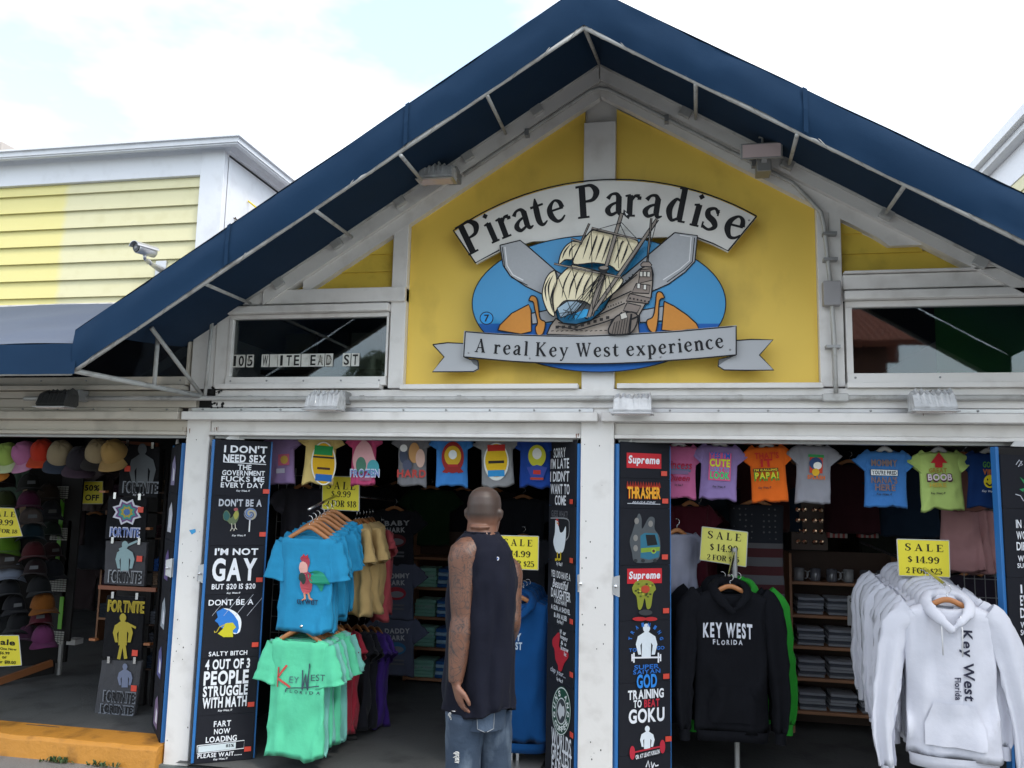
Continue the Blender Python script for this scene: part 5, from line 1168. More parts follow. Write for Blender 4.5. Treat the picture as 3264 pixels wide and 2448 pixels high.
def kfl(P):
    K_ = '#c0504a'
    P.line([(604, 1440), (603, 1482)], 3, K_); P.line([(622, 1436), (603, 1462), (628, 1484)], 3, K_)
    P.text('EY', 637, 1468, 20, 14, '#4a6e74', 'r'); P.line([(655, 1447), (657, 1490), (663, 1455), (668, 1490), (672, 1432)], 2.2, '#3a4f5a'); P.text('EST', 688, 1464, 26, 14, '#3a4f5a', 'r'); P.line([(620, 1486), (690, 1482)], 1.4, '#3a4f5a')
    P.text('FLORIDA', 655, 1494, 74, 7, '#3a4f5a', 'b', track=.5)
def stack(n, u, v, y, du, dv, dy, w, h, mats_, cname, group, labelf, arts=None, rz=0, **k):
    for i in range(n):
        m_ = mats_[i % len(mats_)] if isinstance(mats_, list) else mats_
        t, bv = garment(u+du*i, v+dv*i, y+dy*i, labelf(i), m_, w*rnd.uniform(.93, 1.04), h*rnd.uniform(.92, 1.05), rz=rz+rnd.uniform(-.16, .16)*(i > 0), group=group, seed=i*3.3+u*.01, **k)
        if i == 0 and arts: prt(t, bv, ZD, arts)
stack(7, 667, 1158, .0, 8.5, -6.0, .062, .37, .58, TQ, 'turquoise', 'turquoise cropped tees on the upper arm', lambda i: ('turquoise cropped tee printed with a rooster, frontmost on the upper arm' if i == 0 else 'turquoise cropped tee, %s from the front on the upper arm' % ORD[i]), rooster, rz=-.06, slv=.19, sr=.082, depth=.075, wav=.018, nf=7, sang=80, neck=.125, slope=.34, dip=.085, hup=.035, hw_=.28)
stack(6, 768, 1130, .50, 7, -1, .07, .38, .60, TAN, 'tan', 'tan cropped tees on the rear upper arm', lambda i: 'tan crumpled cropped tee, %s on the rear arm' % ORD[i], rz=-.8, slv=.17, sr=.085, depth=.12, wav=.034, nf=8, sang=74, neck=.10, slope=.35, dip=.05)
stack(2, 822, 1142, .95, 5, 2, .1, .34, .62, SAL, 'salmon', 'salmon tees behind the tan ones', lambda i: 'salmon red tee behind the tan tees, %s one' % ('nearer', 'farther')[i], rz=-.85, slv=.11, sr=.08, depth=.1, wav=.02)
stack(7, 649, 1378, -.03, 8.5, -3.5, .06, .37, .66, [MNT, AQ, MNT, AQ, MNT, MNT, AQ], 'mint', 'mint and aqua cropped tees on the lower arm', lambda i: ('mint green cropped tee with thin red and dark lettering, frontmost on the lower arm' if i == 0 else '%s cropped tee, %s from the front on the lower arm' % (('mint', 'aqua', 'mint', 'aqua', 'mint', 'mint', 'aqua')[i], ORD[i])), kfl, rz=-.05, slv=.19, sr=.082, depth=.075, wav=.019, nf=7, sang=78, neck=.125, slope=.34, dip=.085, hup=.035, hw_=.28)
for u, v, y, m_, lb_ in ((735, 1358, .5, RDT, 'crimson tee behind the mint tees on the lower arm'), (750, 1357, .62, RDT, 'crimson tee with pale shoulder farther back on the lower arm'), (772, 1358, .75, BKT, 'black tee between crimson and purple tees on the lower arm'), (786, 1358, .85, BKT, 'black tee touching the purple tees on the lower arm'), (803, 1360, 1.0, PUR, 'purple tee at the back of the lower arm'), (815, 1362, 1.1, PUR, 'purple tee farthest back on the lower arm')):
    garment(u, v, y, lb_, m_, .36, .64, rz=-.75, group='dark tees at the back of the lower arm', slv=.1, sr=.08, depth=.09, seed=u, wav=.02, nf=6, neck=.1, slope=.3)
# ------------------------------------------------------------------ hoodies
def long_path(w, L_, out=.06, fwd=0):
    hw = w/2
    return [[(hw-.05, 0, -.05), (hw+.02, 0, -.13), (hw+out*.7, fwd*.3, -.13-L_*.35), (hw+out, fwd*.7, -.13-L_*.7), (hw+out*.9, fwd, -.13-L_)], [(.072, .038), (.072, .034), (.064, .032), (.055, .030), (.038, .026)]]
def hoodie(u, v, y, label, m_, w=.46, h=.74, rz=0, group=None, seed=0, hood=True, out=.07, L_=.62, hw_=.3, name='hoodie', pocket=True, strings=None, zipc=None):
    lp = long_path(w, L_, out, -.02)
    t, bv = garment(u, v, y, label, m_, w, h, rz=rz, group=group, cat='hoodie', name=name, seed=seed, depth=.10, neck=.095, wav=.030, nf=6, slope=.38, dip=.05, long=lp, hw_=hw_)
    for sx in (-1, 1):                                   # cuffs
        e = Vector((sx*lp[0][-1][0], lp[0][-1][1], lp[0][-1][2])); e0 = Vector((sx*lp[0][-2][0], lp[0][-2][1], lp[0][-2][2])); d = (e-e0).normalized()
        MB().tube([e-d*.005, e+d*.02, e+d*.06], [(.038, .032), (.034, .03), (.034, .03)], 16, cap=False).build('cuff', m_, t, smooth=True, local=True)
    b = MB(); NT = 40                                    # hem band
    rg = [[Vector((w/2*.97*s_*math.copysign(abs(math.cos(a))**.62, math.cos(a)), .06*s_*math.copysign(abs(math.sin(a))**.8, math.sin(a))+.012*math.sin(3*math.cos(a)+seed), -h+dz)) for a in [2*math.pi*k/NT for k in range(NT)]] for s_, dz in ((1, .012), (.96, -.01), (.96, -.045), (.92, -.045))]
    b.loft(rg, cap=False).build('hem_band', m_, t, smooth=True, local=True)
    if hood:
        b = MB(); hp = [(-.006, -.083, -.125), (.035, -.085, -.085), (.078, -.062, -.040), (.098, -.01, -.008), (.085, .045, .02), (.045, .075, .032), (0, .085, .035), (-.045, .075, .032), (-.085, .045, .02), (-.098, -.01, -.008), (-.078, -.062, -.040), (-.035, -.087, -.085), (.008, -.088, -.128)]
        hr = [(.010, .008), (.020, .012), (.028, .015), (.030, .018), (.034, .022), (.036, .026), (.038, .028), (.036, .026), (.034, .022), (.030, .018), (.028, .015), (.020, .012), (.010, .008)]
        P_ = spl(hp, 4); rr_ = [tuple(c*(1+.12*nz(i*.6, seed, 1)) for c in hr[min(i//4, 12)]) for i in range(len(P_))]
        b.tube([Vector(p) for p in P_], rr_, 14, up=(0, 0, 1))
        b.loft([[Vector((.085*s1*math.cos(a_), .06+dy+.03*s1*math.sin(a_), zz)) for a_ in [2*math.pi*k/20 for k in range(20)]] for s1, dy, zz in ((.8, .0, .03), (1.05, .01, -.02), (1.1, .015, -.10), (.9, .01, -.18), (.4, 0, -.23))])
        b.build('hood', m_, t, smooth=True, local=True)
    if strings:
        for sx in (-1, 1): MB().tube([(sx*.04, -.085, -.05), (sx*.045, -.088, -.12), (sx*.042, -.08, -.24)], .0035, 6).build('drawstring', strings, t, smooth=True, local=True)
    if pocket:
        q = [(-.13, -h+.06), (.13, -h+.06), (.13, -h+.16), (.085, -h+.26), (-.085, -h+.26), (-.13, -h+.16)]
        vs_ = []
        P = Print(t, -.06, ZD, bvh=bv, eps=.002); P.k = 2; n_ = len(q)
        gx_, gz = 10, 8; vv = []
        for j in range(gz+1):
            zz = -h+.06+.2*j/gz; half = .13 if j < 4 else .13-.045*(j-4)/4
            for i in range(gx_+1): vv.append((-half+2*half*i/gx_, zz))
        P.put(vv, [(j*(gx_+1)+i, j*(gx_+1)+i+1, (j+1)*(gx_+1)+i+1, (j+1)*(gx_+1)+i) for j in range(gz) for i in range(gx_)], m_)
        P.mb.build('pocket', P.mats, t, smooth=True, local=True)
    return t, bv
HB = mat('black_fleece', (.006, .0065, .009), .95, spec=.12, bump=(13, .9), weave=True); HG = cloth('#2c9430', 'hood_green'); HW = cloth('#c3c7dc', 'hood_white'); HWF = cloth('#d2d4e4', 'hood_white_front'); BJ = cloth('#0b447a', 'jacket_blue')
HWF = mat('white_fleece', (.57, .58, .65), .95, spec=.1, sheen=.05, var=(5, .12), bump=(12, .45), weave=True)
WHR = 'white hoodies hung one behind another at the right'
wr = thing('hoodie_rack', 'chrome stand carrying the white hoodies at the right', 'rack', D(2010, 1700, .25)); pz = D(2005, 1650, .25)
MB().tube([(pz.x, .25, .04), (pz.x, .25, 1.35)], .014, 10).build('pole', CHR, wr); MB().tube([(pz.x, .25, 1.35), (D(2040, 1290, -.35).x, -.36, D(2040, 1262, -.35).z)], .009, 8).build('arm', CHR, wr)
MB().tube([(pz.x, .25, 1.34), (pz.x-.2, .8, 1.44)], .009, 8).build('arm', CHR, wr)
for a in range(4): MB().tube([(pz.x, .25, .055), (pz.x+.3*math.cos(a*1.571+.4), .25+.3*math.sin(a*1.571+.4), .045)], .012, 8).build('foot', CHR, wr)
for i in range(9, 0, -1):
    s = i/9; u = 2043-92*s; v = 1300-62*s; y = -.32+.78*s
    hoodie(u, v, y, 'plain white hoodie, %s from the front of the white hoodie rack' % (ORD[i] if i < 9 else 'farthest'), HWF, w=.40*rnd.uniform(.95, 1.04), h=.71*rnd.uniform(.95, 1.03), rz=-.35+rnd.uniform(-.14, .14), group=WHR, seed=i*2.1, out=rnd.uniform(.02, .08), L_=.56+rnd.uniform(-.03, .04), pocket=False)
t, bv = hoodie(2046, 1302, -.34, 'white hoodie with dark vertical lettering, frontmost on the white rack', HWF, w=.42, h=.73, rz=-.10, group=WHR, seed=5, strings=mat('white_cord', (.7, .7, .72), .8), out=.10, L_=.66)
Zv = (2564, 1300, 1.446)
def vert(P):
    P.text('Key West', 745, 1185, 325, 64, '#23253a', 'b', rot=-math.pi/2, track=.05)
    P.text('Florida', 703, 1290, 104, 32, '#2c2e44', 'b', rot=-math.pi/2)
def fit_swap(P):
    o = P.fit
    def f(cx, cy, w, h): x, z, _, _ = o(cx, cy, w, h); a = o(cx, cy, 10, w)[3]; b = o(cx, cy, h, 10)[2]; return x, z, a, b
    P.fit = f
def vert2(P): fit_swap(P); vert(P)
prt(t, bv, Zv, vert2)
# black hoodie and its neighbours
br_ = thing('steel_stand', 'single grey post stand under the black hoodie', 'rack', D(1590, 1700, .4)); pz = D(1592, 1600, .42)
MB().tube([(pz.x, .42, .04), (pz.x, .42, 1.4)], .016, 10).build('pole', GRS, br_); MB().tube([(pz.x, .42, 1.38), (D(1575, 1240, .2).x, .2, D(1575, 1243, .2).z)], .009, 8).build('arm', CHR, br_)
MB().box(pz.x-.2, pz.x+.2, .22, .62, .035, .05).build('base_plate', GRS, br_, bevel=.005)
hoodie(1594, 1268, .50, 'bright green hoodie showing its sleeve behind the black hoodie', HG, w=.43, h=.74, rz=.12, seed=9, out=.07, L_=.66, pocket=False)
hoodie(1560, 1266, .42, 'dark hoodie with a pale shoulder stripe behind the black hoodie', HB, w=.47, h=.74, rz=-.05, seed=4, out=.07, pocket=False)
t, bv = hoodie(1577, 1272, .25, 'black hoodie with white arched capitals at the left of the right opening', HB, w=.43, h=.80, rz=.10, seed=2, out=.06, L_=.66, strings=None)
def kwf(P): P.text('KEY WEST', 1571, 1360, 106, 33, '#c3c6d0', 'h', rot=0, arch=.15, track=.14); P.text('FLORIDA', 1571, 1386, 64, 11, '#b6b9c4', 'h', track=.3)
prt(t, bv, ZD, kwf); P = Print(t, -.0745, ZD, bvh=None); 
# blue jackets behind the man
bs = thing('jacket_stand', 'chrome post stand under the blue jackets', 'rack', D(1110, 1700, .45)); pz = D(1112, 1600, .45)
MB().tube([(pz.x-.02, .45, .04), (pz.x-.02, .45, 1.3)], .012, 8).build('pole', CHR, bs); MB().tube([(pz.x+.02, .45, .04), (pz.x+.02, .45, 1.3)], .012, 8).build('pole', CHR, bs)
MB().box(pz.x-.18, pz.x+.18, .3, .6, .035, .05).build('base_plate', GRS, bs)
for i in range(3, 0, -1): hoodie(1118+i*7, 1292-i*4, .38+.07*i, 'blue jacket, %s behind the lettered one' % ('first', 'second', 'third')[i-1], BJ, w=.42, h=.84, rz=.2, group='blue jackets behind the man', seed=i+40, out=.05, L_=.6, pocket=False)
t, bv = hoodie(1118, 1294, .36, 'shiny blue jacket with white lettering behind the man', BJ, w=.42, h=.86, rz=.15, group='blue jackets behind the man', seed=41, out=.07, L_=.70, pocket=False)
def jk(P): P.text('KEY', 1110, 1375, 32, 17, '#aebfd0', 'h'); P.text('WEST', 1110, 1394, 36, 17, '#aebfd0', 'h')
prt(t, bv, ZD, jk)

# ------------------------------------------------------------------ sale cards
YCD = mat('yellow_card', (.72, .62, .03), .6, var=(3, .08)); YC2 = mat('pale_yellow_card', (.62, .60, .12), .35, coat=.4, var=(3, .1))
def card(quad, y, label, m_, lines, rz=0, post=False):
    ps = [D(a, b, y) for a, b in quad]; c = sum(ps, Vector())/4; t = thing('sale_card', label, 'sign', (c.x, y, min(p.z for p in ps)), 0, 'yellow price cards')
    MB().prism(ps, (0, .004, 0)).build('card', m_, t)
    P = Print(t, -.0006, ZD); 
    for st, x, yy, w, h, f in lines: P.text(st, x, yy, w, h, '#1d1a10', f, rot=math.atan2(-(quad[1][1]-quad[0][1]), quad[1][0]-quad[0][0])*.6, track=.35 if st == 'SALE' else .06)
    P.build('lettering')
    b = MB(); 
    for i in range(4): b.tube([ps[i]+Vector((0, .002, 0)), ps[(i+1) % 4]+Vector((0, .002, 0))], .0035, 4)
    b.build('clear_frame', mat('clear_plastic', (.5, .5, .5), .3), t)
    return t
card([(697, 1028), (776, 1031), (775, 1104), (696, 1100)], .50, 'yellow price card reading 9.99 above the turquoise tees', YCD, [('SALE', 737, 1049, 62, 17, 's'), ('$ 9.99', 737, 1067, 42, 14, 's'), ('2 FOR $18', 737, 1088, 66, 14, 's')])
card([(1074, 1157), (1163, 1159), (1162, 1231), (1076, 1228)], .22, 'yellow price card partly hidden by the man shoulder', YCD, [('SALE', 1119, 1172, 62, 15, 's'), ('$ 14.99', 1117, 1196, 58, 14, 's'), ('2 FOR $25', 1119, 1217, 70, 13, 's')])
card([(1517, 1138), (1615, 1150), (1611, 1224), (1512, 1209)], .45, 'pale yellow laminated price card tilted above the black hoodie', YC2, [('SALE', 1565, 1158, 72, 17, 's'), ('$ 14.99', 1564, 1184, 60, 16, 's'), ('2 FOR $25', 1562, 1206, 70, 12, 's')])
card([(1938, 1165), (2050, 1168), (2052, 1247), (1942, 1243)], .12, 'yellow price card above the white hoodies', YCD, [('SALE', 1996, 1183, 82, 16, 's'), ('$ 14.99', 1995, 1209, 68, 15, 's'), ('2 FOR $25', 1996, 1233, 78, 13, 's')])
card([(-30, 1096), (30, 1098), (48, 1158), (-20, 1163)], .75, 'yellow price card leaning on the upper rows of dark caps, cut by the left edge', YCD, [('SALE', 5, 1110, 56, 12, 's'), ('$ 9.99', 6, 1128, 46, 13, 's'), ('2 FOR 18', 12, 1147, 52, 9, 's')])
card([(-30, 1373), (40, 1373), (46, 1437), (-30, 1441)], .7, 'yellow price card under the pink cap at the left edge', YCD, [('Sale', 10, 1387, 46, 13, 'h'), ('Buy One Now', 10, 1402, 52, 7, 'b'), ('$6.99', 10, 1411, 22, 7, 'b'), ('or', 10, 1420, 10, 5, 'b'), ('2 for $10.00', 10, 1430, 50, 8, 'b')])
card([(176, 1040), (222, 1040), (222, 1088), (176, 1088)], 1.9, 'dim yellow card reading 50 percent off deep in the hat shop', YCD, [('50%', 199, 1054, 32, 13, 'h'), ('OFF', 199, 1075, 30, 13, 'h')])
card([(1832, 1288), (1872, 1288), (1872, 1350), (1832, 1350)], 1.5, 'dim grey card in front of the right shelf', mat('grey_card', (.35, .35, .36), .6), [('CHAIR', 1850, 1297, 30, 8, 'h'), ('IN', 1850, 1312, 10, 8, 'h'), ('$5', 1850, 1331, 14, 14, 'h')])
# ------------------------------------------------------------------ shelf units with folded goods
def fold(x, y, z, w, d, h, m_, label, cat='folded tees', group=None, n=5, pr=None):
    t = thing('folded_stack', label, cat, (x, y, z), 0, group); hh = h/n
    for i in range(n):
        b = MB(); e = rnd.uniform(-.006, .006); q = []
        for z_, s in ((0, .93), (.2, 1), (.8, 1), (1, .93)): q.append([Vector((a*w/2*s+e, c*d/2*s, hh*(i+z_)+.006*nz(a*3+i, c*2, z+i)*(i > n-2))) for a, c in ((-1, -1), (-.5, -1.03), (0, -1), (.5, -1.02), (1, -1), (1, 1), (-1, 1))])
        o = b.loft(q).build('folded_piece', m_[i % len(m_)], t, smooth=False, local=True)
    if pr:
        P = MB()
        for s_ in range(2):
            L_ = lay(pr, 'h'); xs = [p[0] for v, f in L_ for p in v]; mxx = max(xs)
            for v, fs in L_:
                for f in fs: P.add([((p[0]/mxx-.5)*w*.9, -d/2*1.04-.002, h*(.52-.3*s_)+p[1]*.03) for p in v], f)
            break
        P.build('print', ink('#8fa8a8'), t, local=True)
    return t
def shelf(xl, xr, y, vs_, dep, m_, label, zt, u=900):
    zs_ = [D(u, v, y).z for v in vs_]
    t = thing('shelf_unit', label, 'shelf', ((xl+xr)/2, y+dep/2, .04))
    for x in (xl, xr): MB().box(x-.02, x, y, y+dep, .04, zt).build('side_panel', m_, t, bevel=.003)
    for z in zs_: MB().box(xl, xr-.02, y+.002, y+dep, z-.022, z).build('shelf_board', m_, t, bevel=.003)
    MB().box(xl, xr-.02, y+dep, y+dep+.01, .04, zt).build('back_panel', DRW, t)
    return t, zs_
y_ = 2.35; xl, xr = D(880, 1300, y_).x, D(1100, 1300, y_).x
t, zs_ = shelf(xl, xr, y_, (1203, 1268, 1332, 1398, 1464), .34, WOD, 'brown shelf unit of folded mint and navy tees behind the man', D(885, 1150, y_).z)
MG = cloth('#7fb3a2', 'fold_mint'); NB = cloth('#27568c', 'fold_navy'); NB2 = cloth('#8fb0c4', 'fold_pale')
for r_ in range(4):
    for c in range(3):
        x = D(917, 1300, y_).x+c*.20; z = zs_[r_+1]
        nm = ('mint green', 'navy blue', 'pale grey')[c]
        fold(x, y_+.14, z+.0005, .185, .22, .165-.02*(r_ % 2), ([MG], [NB, NB2], [cloth('#77797c', 'fold_grey')])[c], 'folded %s tees on the %s shelf of the brown unit behind the man' % (nm, ('top', 'second', 'third', 'lowest')[r_]), group='folded tees on the brown shelf unit', n=5, pr='KEY WEST' if c == 0 else None)
y_ = 1.6; xl, xr = D(1712, 1300, y_).x, D(1960, 1300, y_).x
t, zs_ = shelf(xl, xr, y_, (1258, 1330, 1398, 1467, 1545-6), .34, WOD, 'brown shelf unit with mugs and folded grey goods in the right opening', D(1705, 1195, y_).z, u=1780)
GF = cloth('#8d9098', 'fold_grey2'); GF2 = cloth('#4b4f58', 'fold_dark')
for r_ in range(1, 5):
    for c in range(4):
        x = xl+.13+c*.21; fold(x, y_+.15, zs_[r_]+.0005, .18, .22, .12, [GF, GF2, GF], 'folded grey goods on the %s shelf of the right unit, %s from the left' % (('top', 'second', 'third', 'fourth', 'lowest')[r_], ('first', 'second', 'third', 'fourth')[c]), group='folded grey goods on the right shelf unit', n=6)
MUG = mat('mug_glaze', (.10, .10, .12), .2, coat=.4); MW = mat('mug_white', (.2, .2, .21), .25)
for c in range(7):
    x = xl+.06+c*.115; z = zs_[0]+.0005; t = thing('mug', 'dark souvenir mug, %s from the left on the top shelf of the right unit' % ORD[c].replace('frontmost', 'first'), 'mug', (x, y_+.08, z), 0, 'mugs on the right shelf')
    MB().lathe((x, y_+.08, z), [(.001, 0), (.036, 0), (.038, .01), (.038, .088), (.035, .09), (.034, .085), (.032, .02), (.001, .018)], 18).build('cup', MUG if c % 3 else MW, t, smooth=True)
    sx = -1 if c % 2 else 1
    MB().tube([(x+sx*(.036+.026*math.sin(a)), y_+.06, z+.045+.028*math.cos(a)) for a in [R(k) for k in range(0, 181, 20)]], .005, 8).build('handle', MW, t, smooth=True)
# sunglasses card, flag mugs
t = thing('sunglasses_display', 'small rack of glinting sunglasses above the right shelf', 'display', D(1748, 1180, 1.8)); c = D(1748, 1130, 1.8)
MB().box(c.x-.13, c.x+.13, 1.8, 1.82, c.z-.2, c.z+.16).build('panel', mat('brown_panel', (.09, .06, .05), .6), t)
for r_ in range(4):
    for cc in range(2):
        x, z = c.x-.06+cc*.12, c.z+.1-r_*.08; g = MB()
        for s in (-1, 1): g.lathe((x+s*.024, 1.785, z), [(.001, -.004), (.016, -.003), (.019, 0), (.016, .003)], 12, 'y')
        g.bar((x-.01, 1.785, z+.004), (x+.01, 1.785, z+.004), .003, .003); g.build('sunglasses', mat('shiny_lens', (.3, .2, .15), .08, metal=.9), t)
for u in (1672+0, 1765+0):
    pass
for u in (1675, 1768):
    p = D(u*1.0, 1190, 1.75) if False else D((2400+u/2.075*0+ (560 if u == 1675 else 765)/2.075)/1.4756, (1500+445/2.075)/1.4756, 1.75)
    t = thing('striped_box', 'red and white striped box on the right shelf top, %s one' % ('left' if u == 1675 else 'right'), 'box', p, 0, 'striped boxes')
    for i in range(8): MB().box(p.x-.07+i*.0175, p.x-.07+(i+1)*.0175-.0005, 1.75, 1.83, p.z, p.z+.10).build('stripe', mat('stripe_%d' % (i % 2), ((.3, .04, .04), (.32, .3, .28))[i % 2], .6), t)
# star top
t = thing('flag_tank_top', 'sleeveless top with white stars on navy over red and white stripes, behind the pale card', 'tank top', D(1633, 1088, 1.0), .05)
def flagmat():
    m = mat('flag_fabric', (.02, .03, .07), .9); nt_ = m.node_tree; b_ = nt_.nodes['Principled BSDF']; co = nt_.nodes.new('ShaderNodeTexCoord'); sp = nt_.nodes.new('ShaderNodeSeparateXYZ'); nt_.links.new(co.outputs['Object'], sp.inputs[0])
    def M_(op, a, b=None, c=None):
        n = nt_.nodes.new('ShaderNodeMath'); n.operation = op
        for i, v in enumerate((a, b, c)):
            if v is None: continue
            if isinstance(v, (int, float)): n.inputs[i].default_value = v
            else: nt_.links.new(v, n.inputs[i])
        return n.outputs[0]
    st = M_('GREATER_THAN', M_('FRACT', M_('MULTIPLY', sp.outputs['Z'], 8.5)), .5)
    low = M_('LESS_THAN', sp.outputs['Z'], -.26)
    vo = nt_.nodes.new('ShaderNodeTexVoronoi'); vo.inputs['Scale'].default_value = 26; vo.inputs['Randomness'].default_value = .15; nt_.links.new(co.outputs['Object'], vo.inputs['Vector'])
    star = M_('LESS_THAN', vo.outputs['Distance'], .18)
    def mix(f, a, b):
        n = nt_.nodes.new('ShaderNodeMix'); n.data_type = 'RGBA'; nt_.links.new(f, n.inputs['Factor'])
        for k_, v in (('A', a), ('B', b)):
            if isinstance(v, tuple): n.inputs[k_].default_value = v
            else: nt_.links.new(v, n.inputs[k_])
        return n.outputs['Result']
    s1 = mix(st, (.045, .006, .009, 1), (.08, .08, .088, 1)); s2 = mix(star, (.005, .007, .014, 1), (.06, .063, .072, 1)); nt_.links.new(mix(low, s2, s1), b_.inputs['Base Color']); return m
mb = tee_mesh(.36, .68, sleeveless=True, depth=.08, seed=3, neck=.11, wav=.014, dip=.09, slope=.15); mb.build('fabric', flagmat(), t, smooth=True, local=True); hanger(t, .34, -.0)
# pink garments and the grid wall
PK = cloth('#b98a8a', 'dusty_pink')
garment(2082, 985, .62, 'dusty pink tee behind the lime green kids tee', cloth('#8f6258'), .26, .33, slv=.06, sr=.05, seed=8, neck=.05)
for i in range(3):
    t = thing('pink_shorts', 'dusty pink shorts on the grid panel, %s pair' % ('left', 'middle', 'right')[i], 'shorts', D(2072+i*18, 1098+i*3, .70+.05*i), -.2, 'pink shorts')
    tee_mesh(.20, .38, sleeveless=True, depth=.08, seed=i+60, neck=.085, wav=.022, dip=0, slope=.05, nf=5, taper=1.35).build('fabric', PK, t, smooth=True, local=True)
g = thing('grid_panel', 'black wire grid panel behind the pink shorts', 'grid panel', D(2140, 1500, 1.0)); a = D(2075, 1080, 1.0); b_ = D(2230, 1080, 1.0)
for i in range(8): x = a.x+(b_.x-a.x)*i/7; MB().tube([(x, 1.0, .3), (x, 1.0, 1.85)], .003, 4).build('wire', GRS, g)
for i in range(14): z = .3+i*.115; MB().tube([(a.x, 1.004, z), (b_.x, 1.004, z)], .003, 4).build('wire', GRS, g)
g = thing('grid_panel', 'black wire grid panel beside the left slogan board', 'grid panel', D(630, 1500, .95)); a = D(600, 1080, .95); b_ = D(690, 1080, .95)
for i in range(6): x = a.x+(b_.x-a.x)*i/5; MB().tube([(x, .95, .3), (x, .95, 1.85)], .003, 4).build('wire', GRS, g)
for i in range(14): z = .3+i*.115; MB().tube([(a.x, .954, z), (b_.x, .954, z)], .003, 4).build('wire', GRS, g)
garment(655, 1052, .8, 'charcoal drape hanging behind the yellow card', cloth('#3c3a42'), .34, .75, slv=.1, seed=12, wav=.03, nf=9)
# white plastic bag / pale garments beside board 3
for i, (u, v, lb_, c_, h_) in enumerate(((1462, 1150, 'limp white top hanging behind the edge of the red box board', '#8d8fa0', .55), (1490, 1090, 'maroon top hanging deep behind the lavender kids tee', '#4a1422', .6), (1510, 1100, 'dark red top beside the maroon one', '#3c0f18', .7))):
    garment(u, v, .55+.3*i, lb_, cloth(c_), .30, h_, rz=.6, slv=.1, seed=70+i, wav=.02, nf=6)
# dark tees at the back
SHK = [(1190+24, 'charcoal tee with grey capitals over a red oval, upper of two', '#4a4f60', 'MOMMY', 'SHARK', '#8a2030'), (1333, 'charcoal tee with grey capitals over a blue oval, lower of two', '#4a4f60', 'DADDY', 'SHARK', '#2a5f86'), (1100, 'dark tee hung highest in the back column of tees', '#1d1f26', 'BABY', 'SHARK', '#5a1a22')]
for v, lb_, c_, s1, s2, oc in SHK:
    t, bv = garment(852, v, 1.75, lb_, cloth(c_), .36, .46, rz=.05, group='dark tees in a column beside the shelf', slv=.11, sr=.075, seed=v, wav=.012, depth=.06, neck=.08)
    def sh_(P, v=v, s1=s1, s2=s2, oc=oc):
        P.text(s1, 858, v+30, 54, 11, '#9c9fa6', 'h', rot=.05); P.text(s2, 852, v+45, 46, 11, '#9c9fa6', 'h', rot=.05); P.ell(855, v+68, 22, 14, oc); P.ell(857, v+70, 15, 7, '#6a6c74'); P.rect(855, v+93, 36, 4, '#55575e'); P.rect(855, v+101, 36, 4, '#55575e')
    prt(t, bv, ZD, sh_, flat=(.36, .46))
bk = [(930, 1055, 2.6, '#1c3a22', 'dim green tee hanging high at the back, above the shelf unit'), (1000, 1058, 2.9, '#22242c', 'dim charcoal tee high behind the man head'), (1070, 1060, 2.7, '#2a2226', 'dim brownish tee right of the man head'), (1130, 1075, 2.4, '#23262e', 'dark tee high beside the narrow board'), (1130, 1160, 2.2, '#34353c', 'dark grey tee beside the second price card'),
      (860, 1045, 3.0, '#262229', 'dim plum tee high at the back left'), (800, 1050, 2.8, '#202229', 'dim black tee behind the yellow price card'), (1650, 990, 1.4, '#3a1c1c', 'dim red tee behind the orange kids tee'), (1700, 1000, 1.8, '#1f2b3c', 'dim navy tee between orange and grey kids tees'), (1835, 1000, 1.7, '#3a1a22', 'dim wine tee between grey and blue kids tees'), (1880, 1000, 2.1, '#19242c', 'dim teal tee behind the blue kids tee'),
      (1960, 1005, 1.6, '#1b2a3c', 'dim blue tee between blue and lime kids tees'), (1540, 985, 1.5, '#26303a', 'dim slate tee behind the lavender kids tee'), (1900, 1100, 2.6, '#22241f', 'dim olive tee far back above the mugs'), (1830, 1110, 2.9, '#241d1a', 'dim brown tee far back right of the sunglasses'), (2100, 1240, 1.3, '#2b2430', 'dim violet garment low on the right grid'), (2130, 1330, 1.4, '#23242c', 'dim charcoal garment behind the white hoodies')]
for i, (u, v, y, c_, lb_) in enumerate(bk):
    garment(u, v, y, lb_, cloth(c_), .40, .52, rz=rnd.uniform(-.4, .4), group='dim tees at the back of the shop', slv=.12, seed=i+90, wav=.02)
